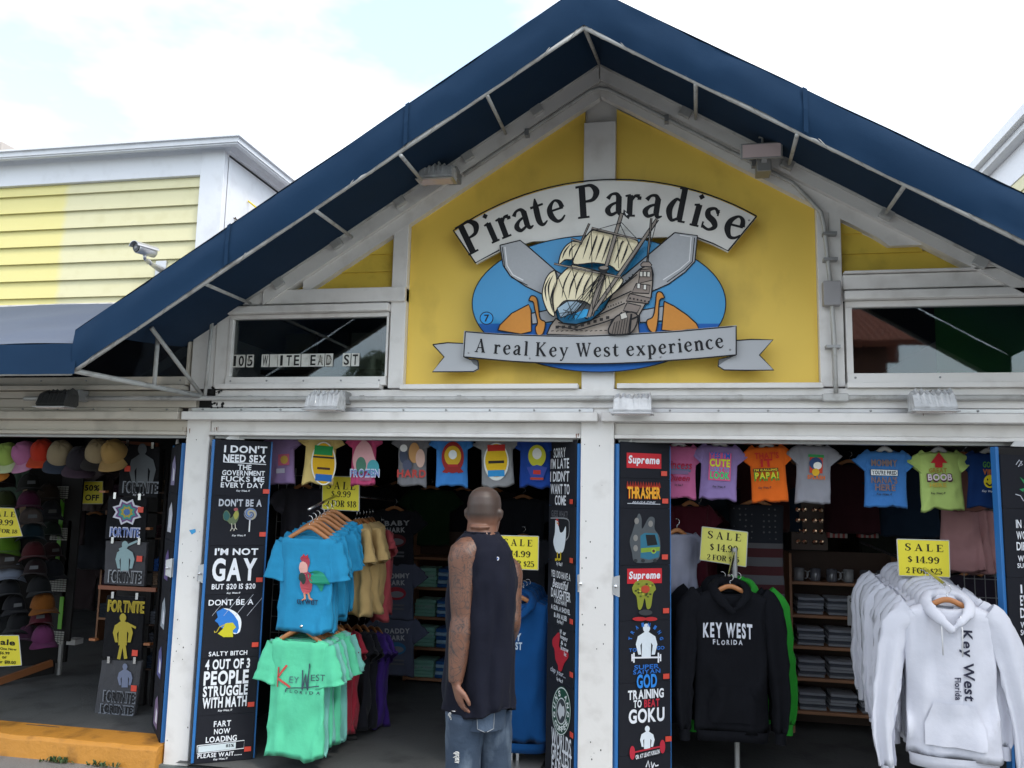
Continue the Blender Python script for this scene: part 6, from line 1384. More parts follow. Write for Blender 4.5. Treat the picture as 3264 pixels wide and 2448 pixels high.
# ------------------------------------------------------------------ hat shop
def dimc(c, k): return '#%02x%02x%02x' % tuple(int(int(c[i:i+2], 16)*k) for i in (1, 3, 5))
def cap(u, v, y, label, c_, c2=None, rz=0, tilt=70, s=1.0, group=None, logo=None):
    k_ = .86 if y < .5 else .74; c_ = dimc(c_, k_); c2 = dimc(c2, k_) if c2 else None; logo = dimc(logo, .6) if logo else None  # shop shade put into the cap colours, stronger for the deeper rows
    tilt += rnd.uniform(-9, 9); rz += rnd.uniform(-.25, .25); s *= rnd.uniform(.93, 1.06)
    t = thing('cap', label, 'cap', D(u, v, y), 0, group); M = Matrix.Rotation(rz, 4, 'Z') @ Matrix.Rotation(R(tilt), 4, 'X'); mm = cloth(c_)
    b = MB(); rings = []
    for j in range(9):                                   # crown, its opening at local z=0, front to -Y
        a = R(j*11); r_ = .088*math.cos(a)**.75 if j < 8 else .004; z = .115*math.sin(a)
        rings.append([M @ Vector((r_*math.cos(k)*.95*s, (r_*math.sin(k)*1.08-.01*z)*s, (z+.004*math.sin(k*6))*s)) for k in [2*math.pi*i/24 for i in range(24)]])
    b.loft(rings, capa=False, capb=True).build('crown', mm, t, smooth=True, local=True)
    b = MB(); q = []
    for thk in (0, .003):
        for j in range(4):
            for i in range(13):
                a = R(-155+i*130/12+.0); a = R(205+i*130/12); r0 = .085+.062*j/3*math.sin(math.pi*(i+1)/14)**.5
                x = r0*math.cos(a); yy = r0*1.1*math.sin(a); z = -.02*(x/.08)**2*(j/3)+.004-thk-.008*j/3
                q.append(M @ (Vector((x, yy, z))*s))
    fs = [(j*13+i, j*13+i+1, (j+1)*13+i+1, (j+1)*13+i) for j in range(3) for i in range(12)]; fs += [tuple(52+a for a in reversed(f)) for f in fs]
    fs += [(39+i, 39+i+1, 91+i+1, 91+i) for i in range(12)]
    b.add(q, fs).build('brim', cloth(c2) if c2 else mm, t, smooth=True, local=True)
    b = MB(); b.lathe((0, 0, 0), [(.001, .006), (.007, .004), (.008, 0)], 10); b.v = [M @ (p+Vector((0, 0, .112*s))) for p in b.v]; b.build('button', mm, t, local=True)
    if logo:
        b = MB(); b.v = []; b.add([M @ (Vector((x, -.098+z*.25, .03+z))*s) for x, z in ((-.03, 0), (.03, .004), (.028, .03), (-.028, .028))], [(0, 1, 2, 3)]); b.build('patch', ink(logo), t, local=True)
    return t
CG = 'caps hung along the header of the hat shop'
for u, v, c_, c2, lb_, rz in ((-3, 992, '#b5702a', None, 'orange tan cap cut by the left photo edge', .1), (20, 972, '#9db85a', '#b8c49a', 'lime green cap with pale brim', .2), (60, 970, '#b06a96', '#b984a4', 'pink cap in the hanging row', -.1), (95, 966, '#b5301a', '#b8401f', 'orange red cap in the hanging row', .2), (132, 972, '#8f7f66', '#2c3340', 'tan cap with dark blue brim', .5), (172, 985, '#241f26', '#3a2a36', 'black cap with plum brim', .4), (212, 968, '#8f7d60', '#241f1e', 'light brown cap with black brim', .4), (249, 968, '#a5834c', '#9a7c4c', 'camel cap nearest the printed tees', .2)):
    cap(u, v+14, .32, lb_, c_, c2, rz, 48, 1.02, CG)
cg = [(8, 1040, '#2a1c1e'), (62, 1046, '#1e1f1c'), (10, 1083, '#3f4a24'), (62, 1084, '#5a1c40'), (66, 1122, '#6a5c58'), (16, 1180, '#5d8a1a'), (68, 1154, '#16303c'), (18, 1208, '#3d3734'), (72, 1194, '#4a1016'), (24, 1238, '#8f98ac'), (76, 1232, '#241416'), (18, 1276, '#24262c'), (84, 1270, '#16171c'), (30, 1308, '#1a1c22'), (92, 1304, '#8a5014'), (40, 1346, '#1b1c20'), (88, 1340, '#5a1c2a'), (52, 1372, '#4f2a44'), (92, 1374, '#7d3a6a')]
nmz = {'#2a1c1e': 'dark brown', '#1e1f1c': 'blackish olive', '#3f4a24': 'moss green', '#5a1c40': 'magenta', '#6a5c58': 'pale beige', '#5d8a1a': 'bright lime', '#16303c': 'dark teal', '#3d3734': 'taupe', '#4a1016': 'dark red', '#8f98ac': 'white', '#241416': 'black with small pink emblem', '#24262c': 'charcoal', '#16171c': 'jet black', '#1a1c22': 'ink black', '#8a5014': 'mustard', '#1b1c20': 'black with pale emblem', '#5a1c2a': 'raspberry brimmed', '#4f2a44': 'plum', '#7d3a6a': 'orchid pink'}
for i, (u, v, c_) in enumerate(cg):
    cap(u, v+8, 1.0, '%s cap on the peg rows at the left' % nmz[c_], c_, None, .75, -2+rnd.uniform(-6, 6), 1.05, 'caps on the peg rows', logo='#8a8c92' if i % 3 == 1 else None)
t = thing('cap_gondola', 'dark peg wall of the cap rows with a wooden base edge', 'display', D(20, 1480, 1.1)); a = D(-80, 1500, .75); b_ = D(112, 1432, 1.35)
MB().prism([(a.x, 1.2, .2), (b_.x, 1.5, .2), (b_.x, 1.5, 1.95), (a.x, 1.2, 1.95)], (0, .03, 0)).build('peg_wall', DRK, t)
MB().bar(a, b_, .04, .05).build('base_edge', mat('orange_wood', (.25, .09, .03), .5), t)
MB().prism([(a.x, a.y+.02, .13), (b_.x, b_.y+.02, .13), (b_.x, b_.y+.02, b_.z), (a.x, a.y+.02, a.z)], (0, .02, 0)).build('base_board', DRK, t)
# keychain spinner
t = thing('keychain_spinner', 'tall spinner with rows of small cards and green strips', 'spinner', D(128, 1440, 1.3)); c = D(128, 1240, 1.3)
MB().tube([(c.x, 1.4, .12), (c.x, 1.4, 1.8)], .02, 8).build('pole', GRS, t); MB().box(c.x-.1, c.x+.1, 1.36, 1.38, .4, 1.75).build('panel', DRK, t)
for k_, (zz, uu) in enumerate(((1045, 132), (1135, 130), (1245, 127), (1358, 122))):
    p = D(uu, zz, 1.33)
    for r_ in range(6):
        for cc in range(6): MB().box(p.x-.085+cc*.028, p.x-.085+cc*.028+.022, 1.325, 1.33, p.z-.02-r_*.018-.012, p.z-.02-r_*.018).build('tag_card', mat('dim_tag', (.26, .26, .24), .5), t)
for uu, v0, v1 in ((132, 1078, 1235), (131, 1290, 1360)):
    p, q = D(uu, v0, 1.32), D(uu, v1, 1.32); MB().box(p.x-.018, p.x+.018, 1.336, 1.342, q.z, p.z).build('green_strip', mat('green_strip', (.10, .32, .02), .5), t)
p, q = D(152, 1125, 1.36), D(150, 1320, 1.36); MB().box(p.x-.016, p.x+.016, 1.36, 1.37, q.z, p.z).build('red_strip', mat('red_strip', (.12, .006, .012), .5), t)
tag(MB().box(D(143, 1380, 1.5).x, D(163, 1380, 1.5).x, 1.5, 1.6, D(150, 1393, 1.5).z, D(150, 1381, 1.5).z).build('white_box', mat('white_plastic', (.6, .6, .6))), 'small pale box low behind the spinner', 'box')
for i, u in enumerate((188, 205, 225)): garment(u, 1010, 1.95+i*.12, 'pale pinkish towel, %s of three above the dim card' % ('left', 'middle', 'right')[i], cloth('#6a5f60'), .22, .40, rz=.1, group='pale towels', slv=.05, seed=i+120, wav=.02)
# printed tees clipped in a column
Zf = (300, 1380, 1.626)
fb = thing('tee_column', 'dark narrow display column with wooden bars behind the clipped tees', 'display', D(270, 1560, .72)); a, b_ = D(250, 1300, .72), D(325, 1300, .72)
MB().box(a.x, b_.x, .72, .76, .13, 1.97).build('back_board', DRK, fb)
for u0, u1, v in ((232, 342, 955), (214, 338, 1268)): p, q = D(u0, v, .52), D(u1, v+6, .52); MB().bar(p, q, .02, .028).build('wooden_bar', mat('red_brown_wood', (.17, .05, .02), .5), fb)
for u, v in ((222, 1062), (318, 1142), (200, 1382), (318, 1392)): p = D(u, v, .5); MB().box(p.x-.03, p.x+.02, .5, .54, p.z-.008, p.z+.008).build('clip_bar', mat('orange_wood', (.25, .09, .03), .5), fb)
def fn(P, x, y, w, h, c='#6f737b', f='#191a1e'): P.text('FORTNITE', x, y, w*1.02, h*1.1, c, 'h', track=.02); P.text('FORTNITE', x, y, w*.95, h*.88, f, 'h', track=.08)
def f1(P): figure(P, 250, 55, 1.35, '#555a5f'); fn(P, 240, 282, 182, 58); kw1_(P, 232, 322)
def kw1_(P, x, y): P.text('Key West, Fl', x, y, 60, 12, '#b8bac2', 'b', shear=.3)
def f2(P):
    for i, c in enumerate(('#c9cad6', '#6d4a7c', '#3a8f8a', '#a8983a', '#4a6fa8')): P.poly([(170+(80-i*15)*math.cos(a)*(1 if k % 2 else .72), 410+(72-i*13)*math.sin(a)*(1 if k % 2 else .72)) for k, a in enumerate([j*math.pi/8 for j in range(16)])], c)
    fn(P, 160, 515, 155, 50, '#c3c5d8', '#5a6fa8')
def f3(P): figure(P, 160, 560, .95, '#8aa4a8'); P.line([(130, 605), (180, 580), (225, 560)], 10, '#8aa4a8'); fn(P, 160, 745, 172, 62, '#8d9096')
def f4(P): fn(P, 165, 900, 188, 58, '#a8962e', '#8a7a1e'); figure(P, 150, 935, 1.0, '#a39432'); P.line([(145, 1090), (128, 1172)], 16, '#a39432'); P.line([(155, 1090), (165, 1170)], 16, '#a39432'); P.line([(170, 985), (218, 1010)], 10, '#a39432')
def f5(P):
    figure(P, 160, 1195, .75, '#6f7890'); fn(P, 130, 1368, 168, 58); fn(P, 118, 1432, 172, 46); fn(P, 110, 1478, 176, 44)
for i, (q, art, fabc, tp, lb_) in enumerate(((((264, 958), (346, 966), (340, 1075), (256, 1070)), f1, '#141519', (175, 185), 'black clipped tee with a grey bust figure, top of the column'), (((236, 1072), (318, 1076), (314, 1168), (228, 1164)), f2, '#16171b', (243, 398), 'black clipped tee with a many coloured burst'), (((230, 1168), (318, 1172), (312, 1266), (226, 1260)), f3, '#46464a', (237, 652), 'grey clipped tee with a pale dancing figure, middle of the column'),
                                  (((232, 1286), (312, 1290), (306, 1424), (222, 1420)), f4, '#131418', (213, 1140), 'black clipped tee with gold lettering and gold dancer'), (((222, 1426), (308, 1428), (288, 1570), (202, 1564)), f5, '#47484c', (208, 1323), 'grey clipped tee with lettering repeated three times, lowest in the column'))):
    ps = [D(a, b, .50) for a, b in q]; c = sum(ps, Vector())/4; t = thing('clipped_tee', lb_, 'folded tee', (c.x, .50, min(p.z for p in ps)), 0, 'printed tees clipped in the hat shop')
    m = MB(); nx, ny = 8, 8; m.add([ps[3].lerp(ps[2], i/nx).lerp(ps[0].lerp(ps[1], i/nx), j/ny)+Vector((0, -.006+.006*nz(i*.7, j*.6, c.z*5), 0)) for j in range(ny+1) for i in range(nx+1)], [(j*(nx+1)+i, j*(nx+1)+i+1, (j+1)*(nx+1)+i+1, (j+1)*(nx+1)+i) for j in range(ny) for i in range(nx)])
    m.prism([p+Vector((0, .004, 0)) for p in ps], (0, .012, 0)); m.build('fabric', cloth(fabc), t, smooth=False)
    P = Print(t, -.014, Zf); art(P); P.build(); x, z = P.loc(*tp); MB().box(x-.022, x+.022, -.02, -.017, z-.02, z+.02).build('price_tag', RED, t, local=True)
    for s_ in (.2, .85): p = ps[0].lerp(ps[1], s_); MB().box(p.x-.01, p.x+.01, .475, .49, p.z-.015, p.z+.03).build('clip', CHR, t)
sd_ = thing('side_shelf', 'narrow side shelf crammed with folded clothes beside the clipped tees', 'shelf', D(335, 1560, .8)); p0, p1 = D(318, 1200, .8), D(362, 1200, .8)
MB().box(p1.x, p1.x+.02, .7, 1.0, .13, 1.9).build('side_panel', DRK, sd_)
for i, (v, c_, cn_) in enumerate(((1062, '#7a6a54', 'tan'), (1105, '#6f604c', 'khaki'), (1160, '#3a1c26', 'plum'), (1232, '#28549c', 'blue'), (1262, '#7d6a5a', 'beige'), (1345, '#5a5f68', 'grey'), (1392, '#3c3f48', 'slate'), (1440, '#1c2a3c', 'dark blue'))):
    p = D(338, v, .8); MB().box(p0.x-.02, p1.x-.001, .72, .98, p.z-.012, p.z).build('shelf_board', DRW, sd_)
    fold(p.x-.01, .82, p.z+.0005, .13, .18, .09, [cloth(c_)], 'folded %s clothes on the narrow side shelf' % cn_, group='folded clothes on the side shelf', n=5)

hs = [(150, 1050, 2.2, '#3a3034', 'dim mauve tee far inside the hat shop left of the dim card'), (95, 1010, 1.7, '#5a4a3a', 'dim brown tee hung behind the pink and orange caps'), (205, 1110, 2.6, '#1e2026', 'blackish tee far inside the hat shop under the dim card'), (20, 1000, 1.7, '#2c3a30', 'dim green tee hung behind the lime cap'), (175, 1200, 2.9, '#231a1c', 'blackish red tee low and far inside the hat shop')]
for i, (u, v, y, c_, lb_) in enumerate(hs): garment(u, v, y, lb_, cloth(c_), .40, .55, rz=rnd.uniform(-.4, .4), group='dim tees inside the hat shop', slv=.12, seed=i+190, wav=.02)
for i, (u, v, c_) in enumerate(((108, 1075, '#3a2a22'), (112, 1112, '#2c2c34'), (112, 1156, '#1c2a22'), (114, 1200, '#30161a'), (116, 1240, '#20222a'))):
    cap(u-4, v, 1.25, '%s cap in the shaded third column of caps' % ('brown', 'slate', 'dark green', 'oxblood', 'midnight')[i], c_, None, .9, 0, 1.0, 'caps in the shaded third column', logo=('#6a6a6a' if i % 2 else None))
for r_ in range(5):
    for c in range(2):
        x = D(232+c*38, 1300, 2.8).x; z = .35+r_*.30
        fold(x, 2.95, z+.0005, .24, .28, .14, [cloth(('#2a3038', '#3a2630', '#33352e')[(r_+c) % 3])], 'dim folded tees deep in the hat shop, %s shelf, %s pile' % (('lowest', 'second', 'third', 'fourth', 'top')[r_], ('left', 'right')[c]), group='dim folded tees deep in the hat shop', n=5)
ds = thing('shelf_unit', 'dim shelf unit of folded tees deep in the hat shop', 'shelf', (D(250, 1300, 2.8).x, 2.95, .115)); xa, xb = D(215, 1300, 2.8).x, D(290, 1300, 2.8).x
for r_ in range(6): MB().box(xa, xb, 2.80, 3.1, .33+r_*.30, .35+r_*.30).build('shelf_board', WOD, ds)
for x in (xa-.02, xb): MB().box(x, x+.02, 2.80, 3.1, .115, 1.9).build('side_panel', WOD, ds)
# ------------------------------------------------------------------ the man seen from behind
MY = -1.0
def MP(zx, zy, y=MY):                                    # picture position in the enlarged crop used for measuring him
    return F(1380+zx/1.75, 1500+zy/1.75, y)
ctr = MP(255, 800); man = thing('person', 'man with shaved head and tattooed arms in navy sleeveless top and ripped jeans, back turned', 'person', (ctr.x, MY, 0))
TH = R(-33)                                              # torso turned to his right-hand side of the picture
cT, sT = math.cos(TH), math.sin(TH)
def ring(cx, cy, z, a, b, n=32, e=.85, lean=0):
    q = []
    for k in range(n):
        t = 2*math.pi*k/n; x = a*math.copysign(abs(math.cos(t))**e, math.cos(t)); y = b*math.copysign(abs(math.sin(t))**e, math.sin(t))
        q.append(Vector((cx+x*cT-y*sT, cy+x*sT+y*cT, z+lean*x)))
    return q
def px(zx, zy, y=MY): p = MP(zx, zy, y); return p
c_neck = px(272, 330); c_ch = px(278, 560); c_w = px(262, 900); c_h = px(250, 1250)
SH = px(185, 470, MY-.07); EL = px(168, 815, MY-.10); WR = px(125, 1185, MY-.14); 
SR = px(428, 560, MY+.15); ER = px(440, 850, MY+.12); WRr = px(408, 985, MY+.34)
body = MB()
zN, zC, zW, zH = c_neck.z, c_ch.z, c_w.z, c_h.z
tor = [(c_h.x, MY, zH-.10, .125, .095), (c_h.x, MY, zH, .128, .095), (c_w.x, MY, zW, .14, .10), (c_ch.x, MY, zC-.12, .150, .108), (c_ch.x, MY, zC, .148, .112), (c_ch.x, MY, zC+.05, .135, .10), (c_neck.x, MY, zN-.055, .110, .078), (c_neck.x, MY, zN-.01, .072, .066), (c_neck.x, MY+.005, zN+.03, .063, .068), (c_neck.x, MY+.01, zN+.08, .060, .066)]
body.loft([ring(*t) for t in tor])
hd = px(281, 215); hz = hd.z; TH0 = TH; cT, sT = math.cos(R(-6)), math.sin(R(-6))
prof = [(-.135, .045, .05, .03), (-.10, .062, .078, .02), (-.065, .071, .092, .008), (-.02, .0765, .099, 0), (.025, .078, .101, 0), (.06, .072, .094, .0), (.085, .056, .074, 0), (.100, .034, .046, 0), (.106, .012, .016, 0)]
body.loft([ring(hd.x, MY+.02+o, hz+dz, a, b, e=.95) for dz, a, b, o in prof])
for sx in (-1, 1):                                       # ears
    e = hd+Vector((sx*.079, .01, -.022)); body.tube([e+Vector((sx*-.008, 0, -.03)), e+Vector((sx*.004, -.004, -.012)), e+Vector((sx*.007, -.006, .012)), e+Vector((-sx*.006, 0, .03))], [(.008, .012), (.010, .016), (.011, .018), (.006, .01)], 10)
nzp = hd+Vector((.01, .125, -.03)); body.tube([nzp+Vector((0, -.02, .04)), nzp+Vector((0, .0, 0)), nzp+Vector((0, -.03, -.012))], [.009, .016, .014], 10)
for dz, w_ in ((-.072, .02), (-.083, .022)): body.tube([hd+Vector((-w_, .108, dz)), hd+Vector((0, .118, dz)), hd+Vector((w_, .108, dz))], [.005, .008, .005], 8)
body.tube([hd+Vector((-.035, .10, .012)), hd+Vector((.01, .112, .016)), hd+Vector((.045, .10, .012))], [.008, .009, .008], 8)
body.tube([hd+Vector((-.05, -.058, -.080)), hd+Vector((0, -.070, -.083)), hd+Vector((.05, -.058, -.080))], [.006, .011, .006], 8)      # neck roll
cT, sT = math.cos(TH), math.sin(TH)
def limb(P_, rr, n=4): 
    q = spl([tuple(p) for p in P_], n); m_ = len(q); out = []
    for i in range(m_):
        f_ = i/(m_-1)*(len(rr)-1); i0 = min(int(f_), len(rr)-2); f_ -= i0; out.append(rr[i0]*(1-f_)+rr[i0+1]*f_)
    body.tube([Vector(p) for p in q], out, 18)
limb([SH+Vector((.05, .03, .02)), SH, SH.lerp(EL, .35), SH.lerp(EL, .75), EL, EL.lerp(WR, .25), EL.lerp(WR, .65), WR], [.062, .082, .074, .064, .055, .057, .045, .031])
limb([SR+Vector((-.05, .01, .02)), SR, SR.lerp(ER, .35), SR.lerp(ER, .75), ER, ER.lerp(WRr, .3), ER.lerp(WRr, .7), WRr], [.055, .062, .056, .048, .043, .044, .036, .026])
def hand(W0, d, side, back, s=1.0, thumb=1):             # d down the hand, side to the little finger, back = back of hand
    body.tube([W0-d*.02, W0+d*.02, W0+d*.055, W0+d*.085], [(.016*s, .026*s), (.016*s, .034*s), (.015*s, .040*s), (.012*s, .038*s)], 16, up=back)
    for i, (o, ln, r_) in enumerate(((-.030, .072, .0088), (-.010, .080, .0092), (.010, .075, .0088), (.029, .060, .008))):
        b0 = W0+d*.075+side*o; k = -back
        body.tube([b0-d*.01, b0+d*ln*.42+k*.004, b0+d*ln*.75+k*.018, b0+d*ln*.95+k*.034], [r_, r_, r_*.92, r_*.75], 10)
    t0 = W0+d*.02-side*.02; body.tube([t0, t0-side*.028+d*.03-back*.012, t0-side*.034+d*.062-back*.02, t0-side*.030+d*.085-back*.024], [.015, .012, .0105, .0085], 10)
dh = (px(178, 1400, MY-.13)-WR).normalized()
bk_ = Vector((-.80, -.55, .0)).normalized(); bk_ = (bk_-dh*bk_.dot(dh)).normalized(); sd2 = dh.cross(bk_).normalized()
if sd2.y > 0: sd2 = -sd2
hand(WR, dh, -sd2 if False else Vector(sd2)*-1, bk_)
hand(WRr, (WRr-ER).normalized(), Vector((0, 0, -1)), Vector((1, 0, 0)))
# hidden legs keep the figure whole
HP = c_h+Vector((0, 0, -.08))
LL = [(HP.x-.045, MY-.05), (HP.x+.062, MY+.05)]
for (lx, ly), o in zip(LL, (-.02, .02)):
    body.tube([Vector((lx, ly, HP.z)), Vector((lx+o*.5, ly+.01, .62)), Vector((lx+o, ly+.02, .50)), Vector((lx+o, ly, .3)), Vector((lx+o*1.5, ly-.01, .09))], [.072, .062, .052, .050, .035], 16)
    body.tube([Vector((lx+o*1.5, ly-.05, .045)), Vector((lx+o*1.5, ly+.03, .045)), Vector((lx+o*1.5, ly+.16, .03))], [.035, .042, .03], 12)
SK = bpy.data.materials.new('skin'); SK.use_nodes = True
bo = body.build('body', SK, man, smooth=True)
rm = bo.modifiers.new('remesh', 'REMESH'); rm.mode = 'VOXEL'; rm.voxel_size = .0052; rm.use_smooth_shade = True
sm = bo.modifiers.new('smooth', 'SMOOTH'); sm.iterations = 5; sm.factor = .5
bpy.context.view_layer.update(); dg = bpy.context.evaluated_depsgraph_get()
nm_ = bpy.data.meshes.new_from_object(bo.evaluated_get(dg)); bo.modifiers.clear(); bo.data = nm_
nm_.materials.clear(); nm_.materials.append(SK); nm_.polygons.foreach_set('use_smooth', [True]*len(nm_.polygons))
ca = nm_.color_attributes.new('zones', 'FLOAT_COLOR', 'POINT'); o0 = wl(man)
def seg(p, a, b): d = b-a; t = max(0, min(1, (p-a).dot(d)/d.length_squared)); return (p-a-d*t).length, t
cols = []
for v in nm_.vertices:
    p = v.co+o0; inkv = 0; hair = 0; palm = 0
    for a, b in ((SH, EL), (EL, WR), (SR, ER), (ER, WRr)):
        dd, t = seg(p, a, b)
        if dd < .085: inkv = 1
    if p.z > zC+.17: inkv = 0
    if (p-WR).dot(dh) > -.005 and p.z < WR.z+.02 and (p-WR).length < .25: inkv = 0; palm = .6
    dz = p.z-hz
    if dz > -.055: hair = max(0, min(1, (dz+.055)/.03)) * (1 if p.y < MY+.09 else 0)
    cols += [inkv, hair, palm, 1]
ca.data.foreach_set('color', cols)
t = SK.node_tree; B_ = t.nodes['Principled BSDF']; B_.inputs['Roughness'].default_value = .5; B_.inputs['Subsurface Weight'].default_value = .06; B_.inputs['Subsurface Scale'].default_value = .01
at_ = t.nodes.new('ShaderNodeVertexColor'); at_.layer_name = 'zones'; sp = t.nodes.new('ShaderNodeSeparateColor'); t.links.new(at_.outputs[0], sp.inputs[0])
co = t.nodes.new('ShaderNodeTexCoord')
def node(k, **kw_):
    n = t.nodes.new(k)
    for a, b in kw_.items(): setattr(n, a, b)
    return n
def mixn(f, a, b):
    n = node('ShaderNodeMix', data_type='RGBA')
    for key, v in (('Factor', f), ('A', a), ('B', b)):
        if isinstance(v, (tuple, float, int)): n.inputs[key].default_value = v
        else: t.links.new(v, n.inputs[key])
    return n.outputs['Result']
def mth(op, a, b=None, clamp=False):
    n = node('ShaderNodeMath', operation=op, use_clamp=clamp)
    for i, v in enumerate((a, b)):
        if v is None: continue
        if isinstance(v, (int, float)): n.inputs[i].default_value = v
        else: t.links.new(v, n.inputs[i])
    return n.outputs[0]
n1 = node('ShaderNodeTexNoise'); n1.inputs['Scale'].default_value = 7; n1.inputs['Detail'].default_value = 4; t.links.new(co.outputs['Object'], n1.inputs['Vector'])
base = mixn(n1.outputs['Fac'], (.10, .042, .025, 1), (.165, .074, .044, 1))
# tattoo: banded contours of a warped noise field, plus soft shaded patches
n2 = node('ShaderNodeTexNoise'); n2.inputs['Scale'].default_value = 11; n2.inputs['Detail'].default_value = 2; n2.inputs['Distortion'].default_value = 1.6; t.links.new(co.outputs['Object'], n2.inputs['Vector'])
bandv = mth('ABSOLUTE', mth('SUBTRACT', mth('FRACT', mth('MULTIPLY', n2.outputs['Fac'], 7.0)), .5)); lines = mth('MULTIPLY', mth('SUBTRACT', bandv, .30), 6.0, True)
n3 = node('ShaderNodeTexVoronoi', feature='DISTANCE_TO_EDGE'); n3.inputs['Scale'].default_value = 15; t.links.new(co.outputs['Object'], n3.inputs['Vector'])
l2 = mth('LESS_THAN', n3.outputs['Distance'], .035)
n4 = node('ShaderNodeTexNoise'); n4.inputs['Scale'].default_value = 16; t.links.new(co.outputs['Object'], n4.inputs['Vector'])
sh4 = mth('MULTIPLY', mth('SUBTRACT', n4.outputs['Fac'], .42), 3.0, True)
tt = mth('MULTIPLY', mth('MULTIPLY', mth('ADD', mth('MULTIPLY', lines, .75), mth('MULTIPLY', sh4, .35), True), sp.outputs[0]), .78)
tt = mth('ADD', tt, mth('MULTIPLY', mth('MULTIPLY', l2, sp.outputs[0]), .2), True)
c1_ = mixn(tt, base, (.022, .019, .021, 1))
c2_ = mixn(mth('MULTIPLY', sp.outputs[1], .86), c1_, (.030, .022, .019, 1))
c3_ = mixn(mth('MULTIPLY', sp.outputs[2], .5), c2_, (.30, .145, .10, 1))
t.links.new(c3_, B_.inputs['Base Color'])
bp = node('ShaderNodeBump'); bp.inputs['Strength'].default_value = .25; bp.inputs['Distance'].default_value = .002
n5 = node('ShaderNodeTexNoise'); n5.inputs['Scale'].default_value = 260; t.links.new(co.outputs['Object'], n5.inputs['Vector']); t.links.new(n5.outputs['Fac'], bp.inputs['Height']); t.links.new(bp.outputs[0], B_.inputs['Normal'])
for sx in (-1, 1): MB().lathe(hd+Vector((.008+sx*.03, .098, -.008)), [(.001, -.012), (.009, -.006), (.011, 0), (.009, .006), (.001, .012)], 10).build('eye', mat('eye_white', (.6, .58, .55), .2), man, smooth=True)
# sleeveless top: a loose shell over the torso with cut away shoulders
TOP = mat('navy_jersey', (.007, .008, .016), .9, spec=.15, sheen=.02, var=(7, .3), bump=(9, .8), weave=True)
tk = MB(); rings = []
sp_ = [(zN-.012, .074, .070, c_neck.x, .0), (zN-.028, .098, .085, c_neck.x, .0), (zN-.055, .125, .100, c_ch.x-.004, .0), (zN-.095, .140, .116, c_ch.x, 0), (zC+.03, .150, .130, c_ch.x, 0), (zC-.03, .165, .136, c_ch.x, 0), (zC-.10, .174, .130, c_ch.x-.004, .0), (zC-.2, .176, .130, c_ch.x-.008, 0), (zW, .172, .128, c_w.x, 0), (zW-.12, .172, .128, c_w.x, 0), (zH+.04, .176, .130, c_h.x, 0), (zH-.03, .180, .132, c_h.x+.002, 0), (zH-.075, .181, .133, c_h.x+.002, 0)]
zs_ = [s[0] for s in sp_]
fine = []
for i in range(len(sp_)-1):
    for k in range(4): fine.append([a*(1-k/4)+b*(k/4) for a, b in zip(sp_[i], sp_[i+1])])
fine.append(list(sp_[-1])); NF = len(fine); NR = 64
for i, (z, a, b, cx, _) in enumerate(fine):
    q = []; s = i/(NF-1)
    for k in range(NR):
        tt_ = 2*math.pi*k/NR; w_ = .010*s*(math.sin(7*tt_+s*3+2*nz(s*3, tt_, 1))+.6*math.sin(13*tt_+1+s*5))*min(1, s*2)+.014*nz(tt_*2.2+5, s*5, 3)*min(1, s*3)+.009*nz(tt_*5, s*11+tt_*2, 8)-.006*(1-abs(math.sin(tt_*2.5+s*7)))**4
        x = (a+w_)*math.copysign(abs(math.cos(tt_))**.85, math.cos(tt_)); y = (b+w_)*math.copysign(abs(math.sin(tt_))**.85, math.sin(tt_))
        hem = -.03*math.sin(tt_)**2*(1 if i > NF-4 else 0)*0 + (.045*abs(math.cos(tt_))**3 if i > NF-6 else 0)*((i-(NF-6))/5)
        q.append(Vector((cx+x*cT-y*sT, MY+x*sT+y*cT, z+hem)))
    rings.append(q)
rings.append([p.lerp(Vector((c_h.x, MY, p.z)), .04)+Vector((0, 0, .01)) for p in rings[-1]])
tk.loft(rings, cap=False)
to = tk.build('sleeveless_top', TOP, man, smooth=True)
MB().tube(rings[0]+[rings[0][0]], .0045, 6, cap=False).build('neck_binding', TOP, to, smooth=True)
bvt = BVHTree.FromPolygons([tuple(p) for p in tk.v], [tuple(f) for f in tk.f])
def on_top(zx, zy):
    o = CAM; d = (MP(zx, zy)-CAM).normalized(); h = bvt.ray_cast(o, d)[0]; return h if h else MP(zx, zy)
p = on_top(361, 491); d = (p-CAM).normalized(); r1_ = d.cross(Vector((0, 0, 1))).normalized(); u1_ = r1_.cross(d)
for r_, m_, o_ in ((.0085, mat('badge_white', (.6, .6, .62), .5), .003), (.005, mat('badge_blue', (.05, .1, .3), .5), .0036)):
    MB().prism([p-d*o_+r1_*r_*.8*math.cos(a)+u1_*r_*math.sin(a) for a in [k*math.pi/8 for k in range(16)]], d*.0004).build('badge', m_, to)
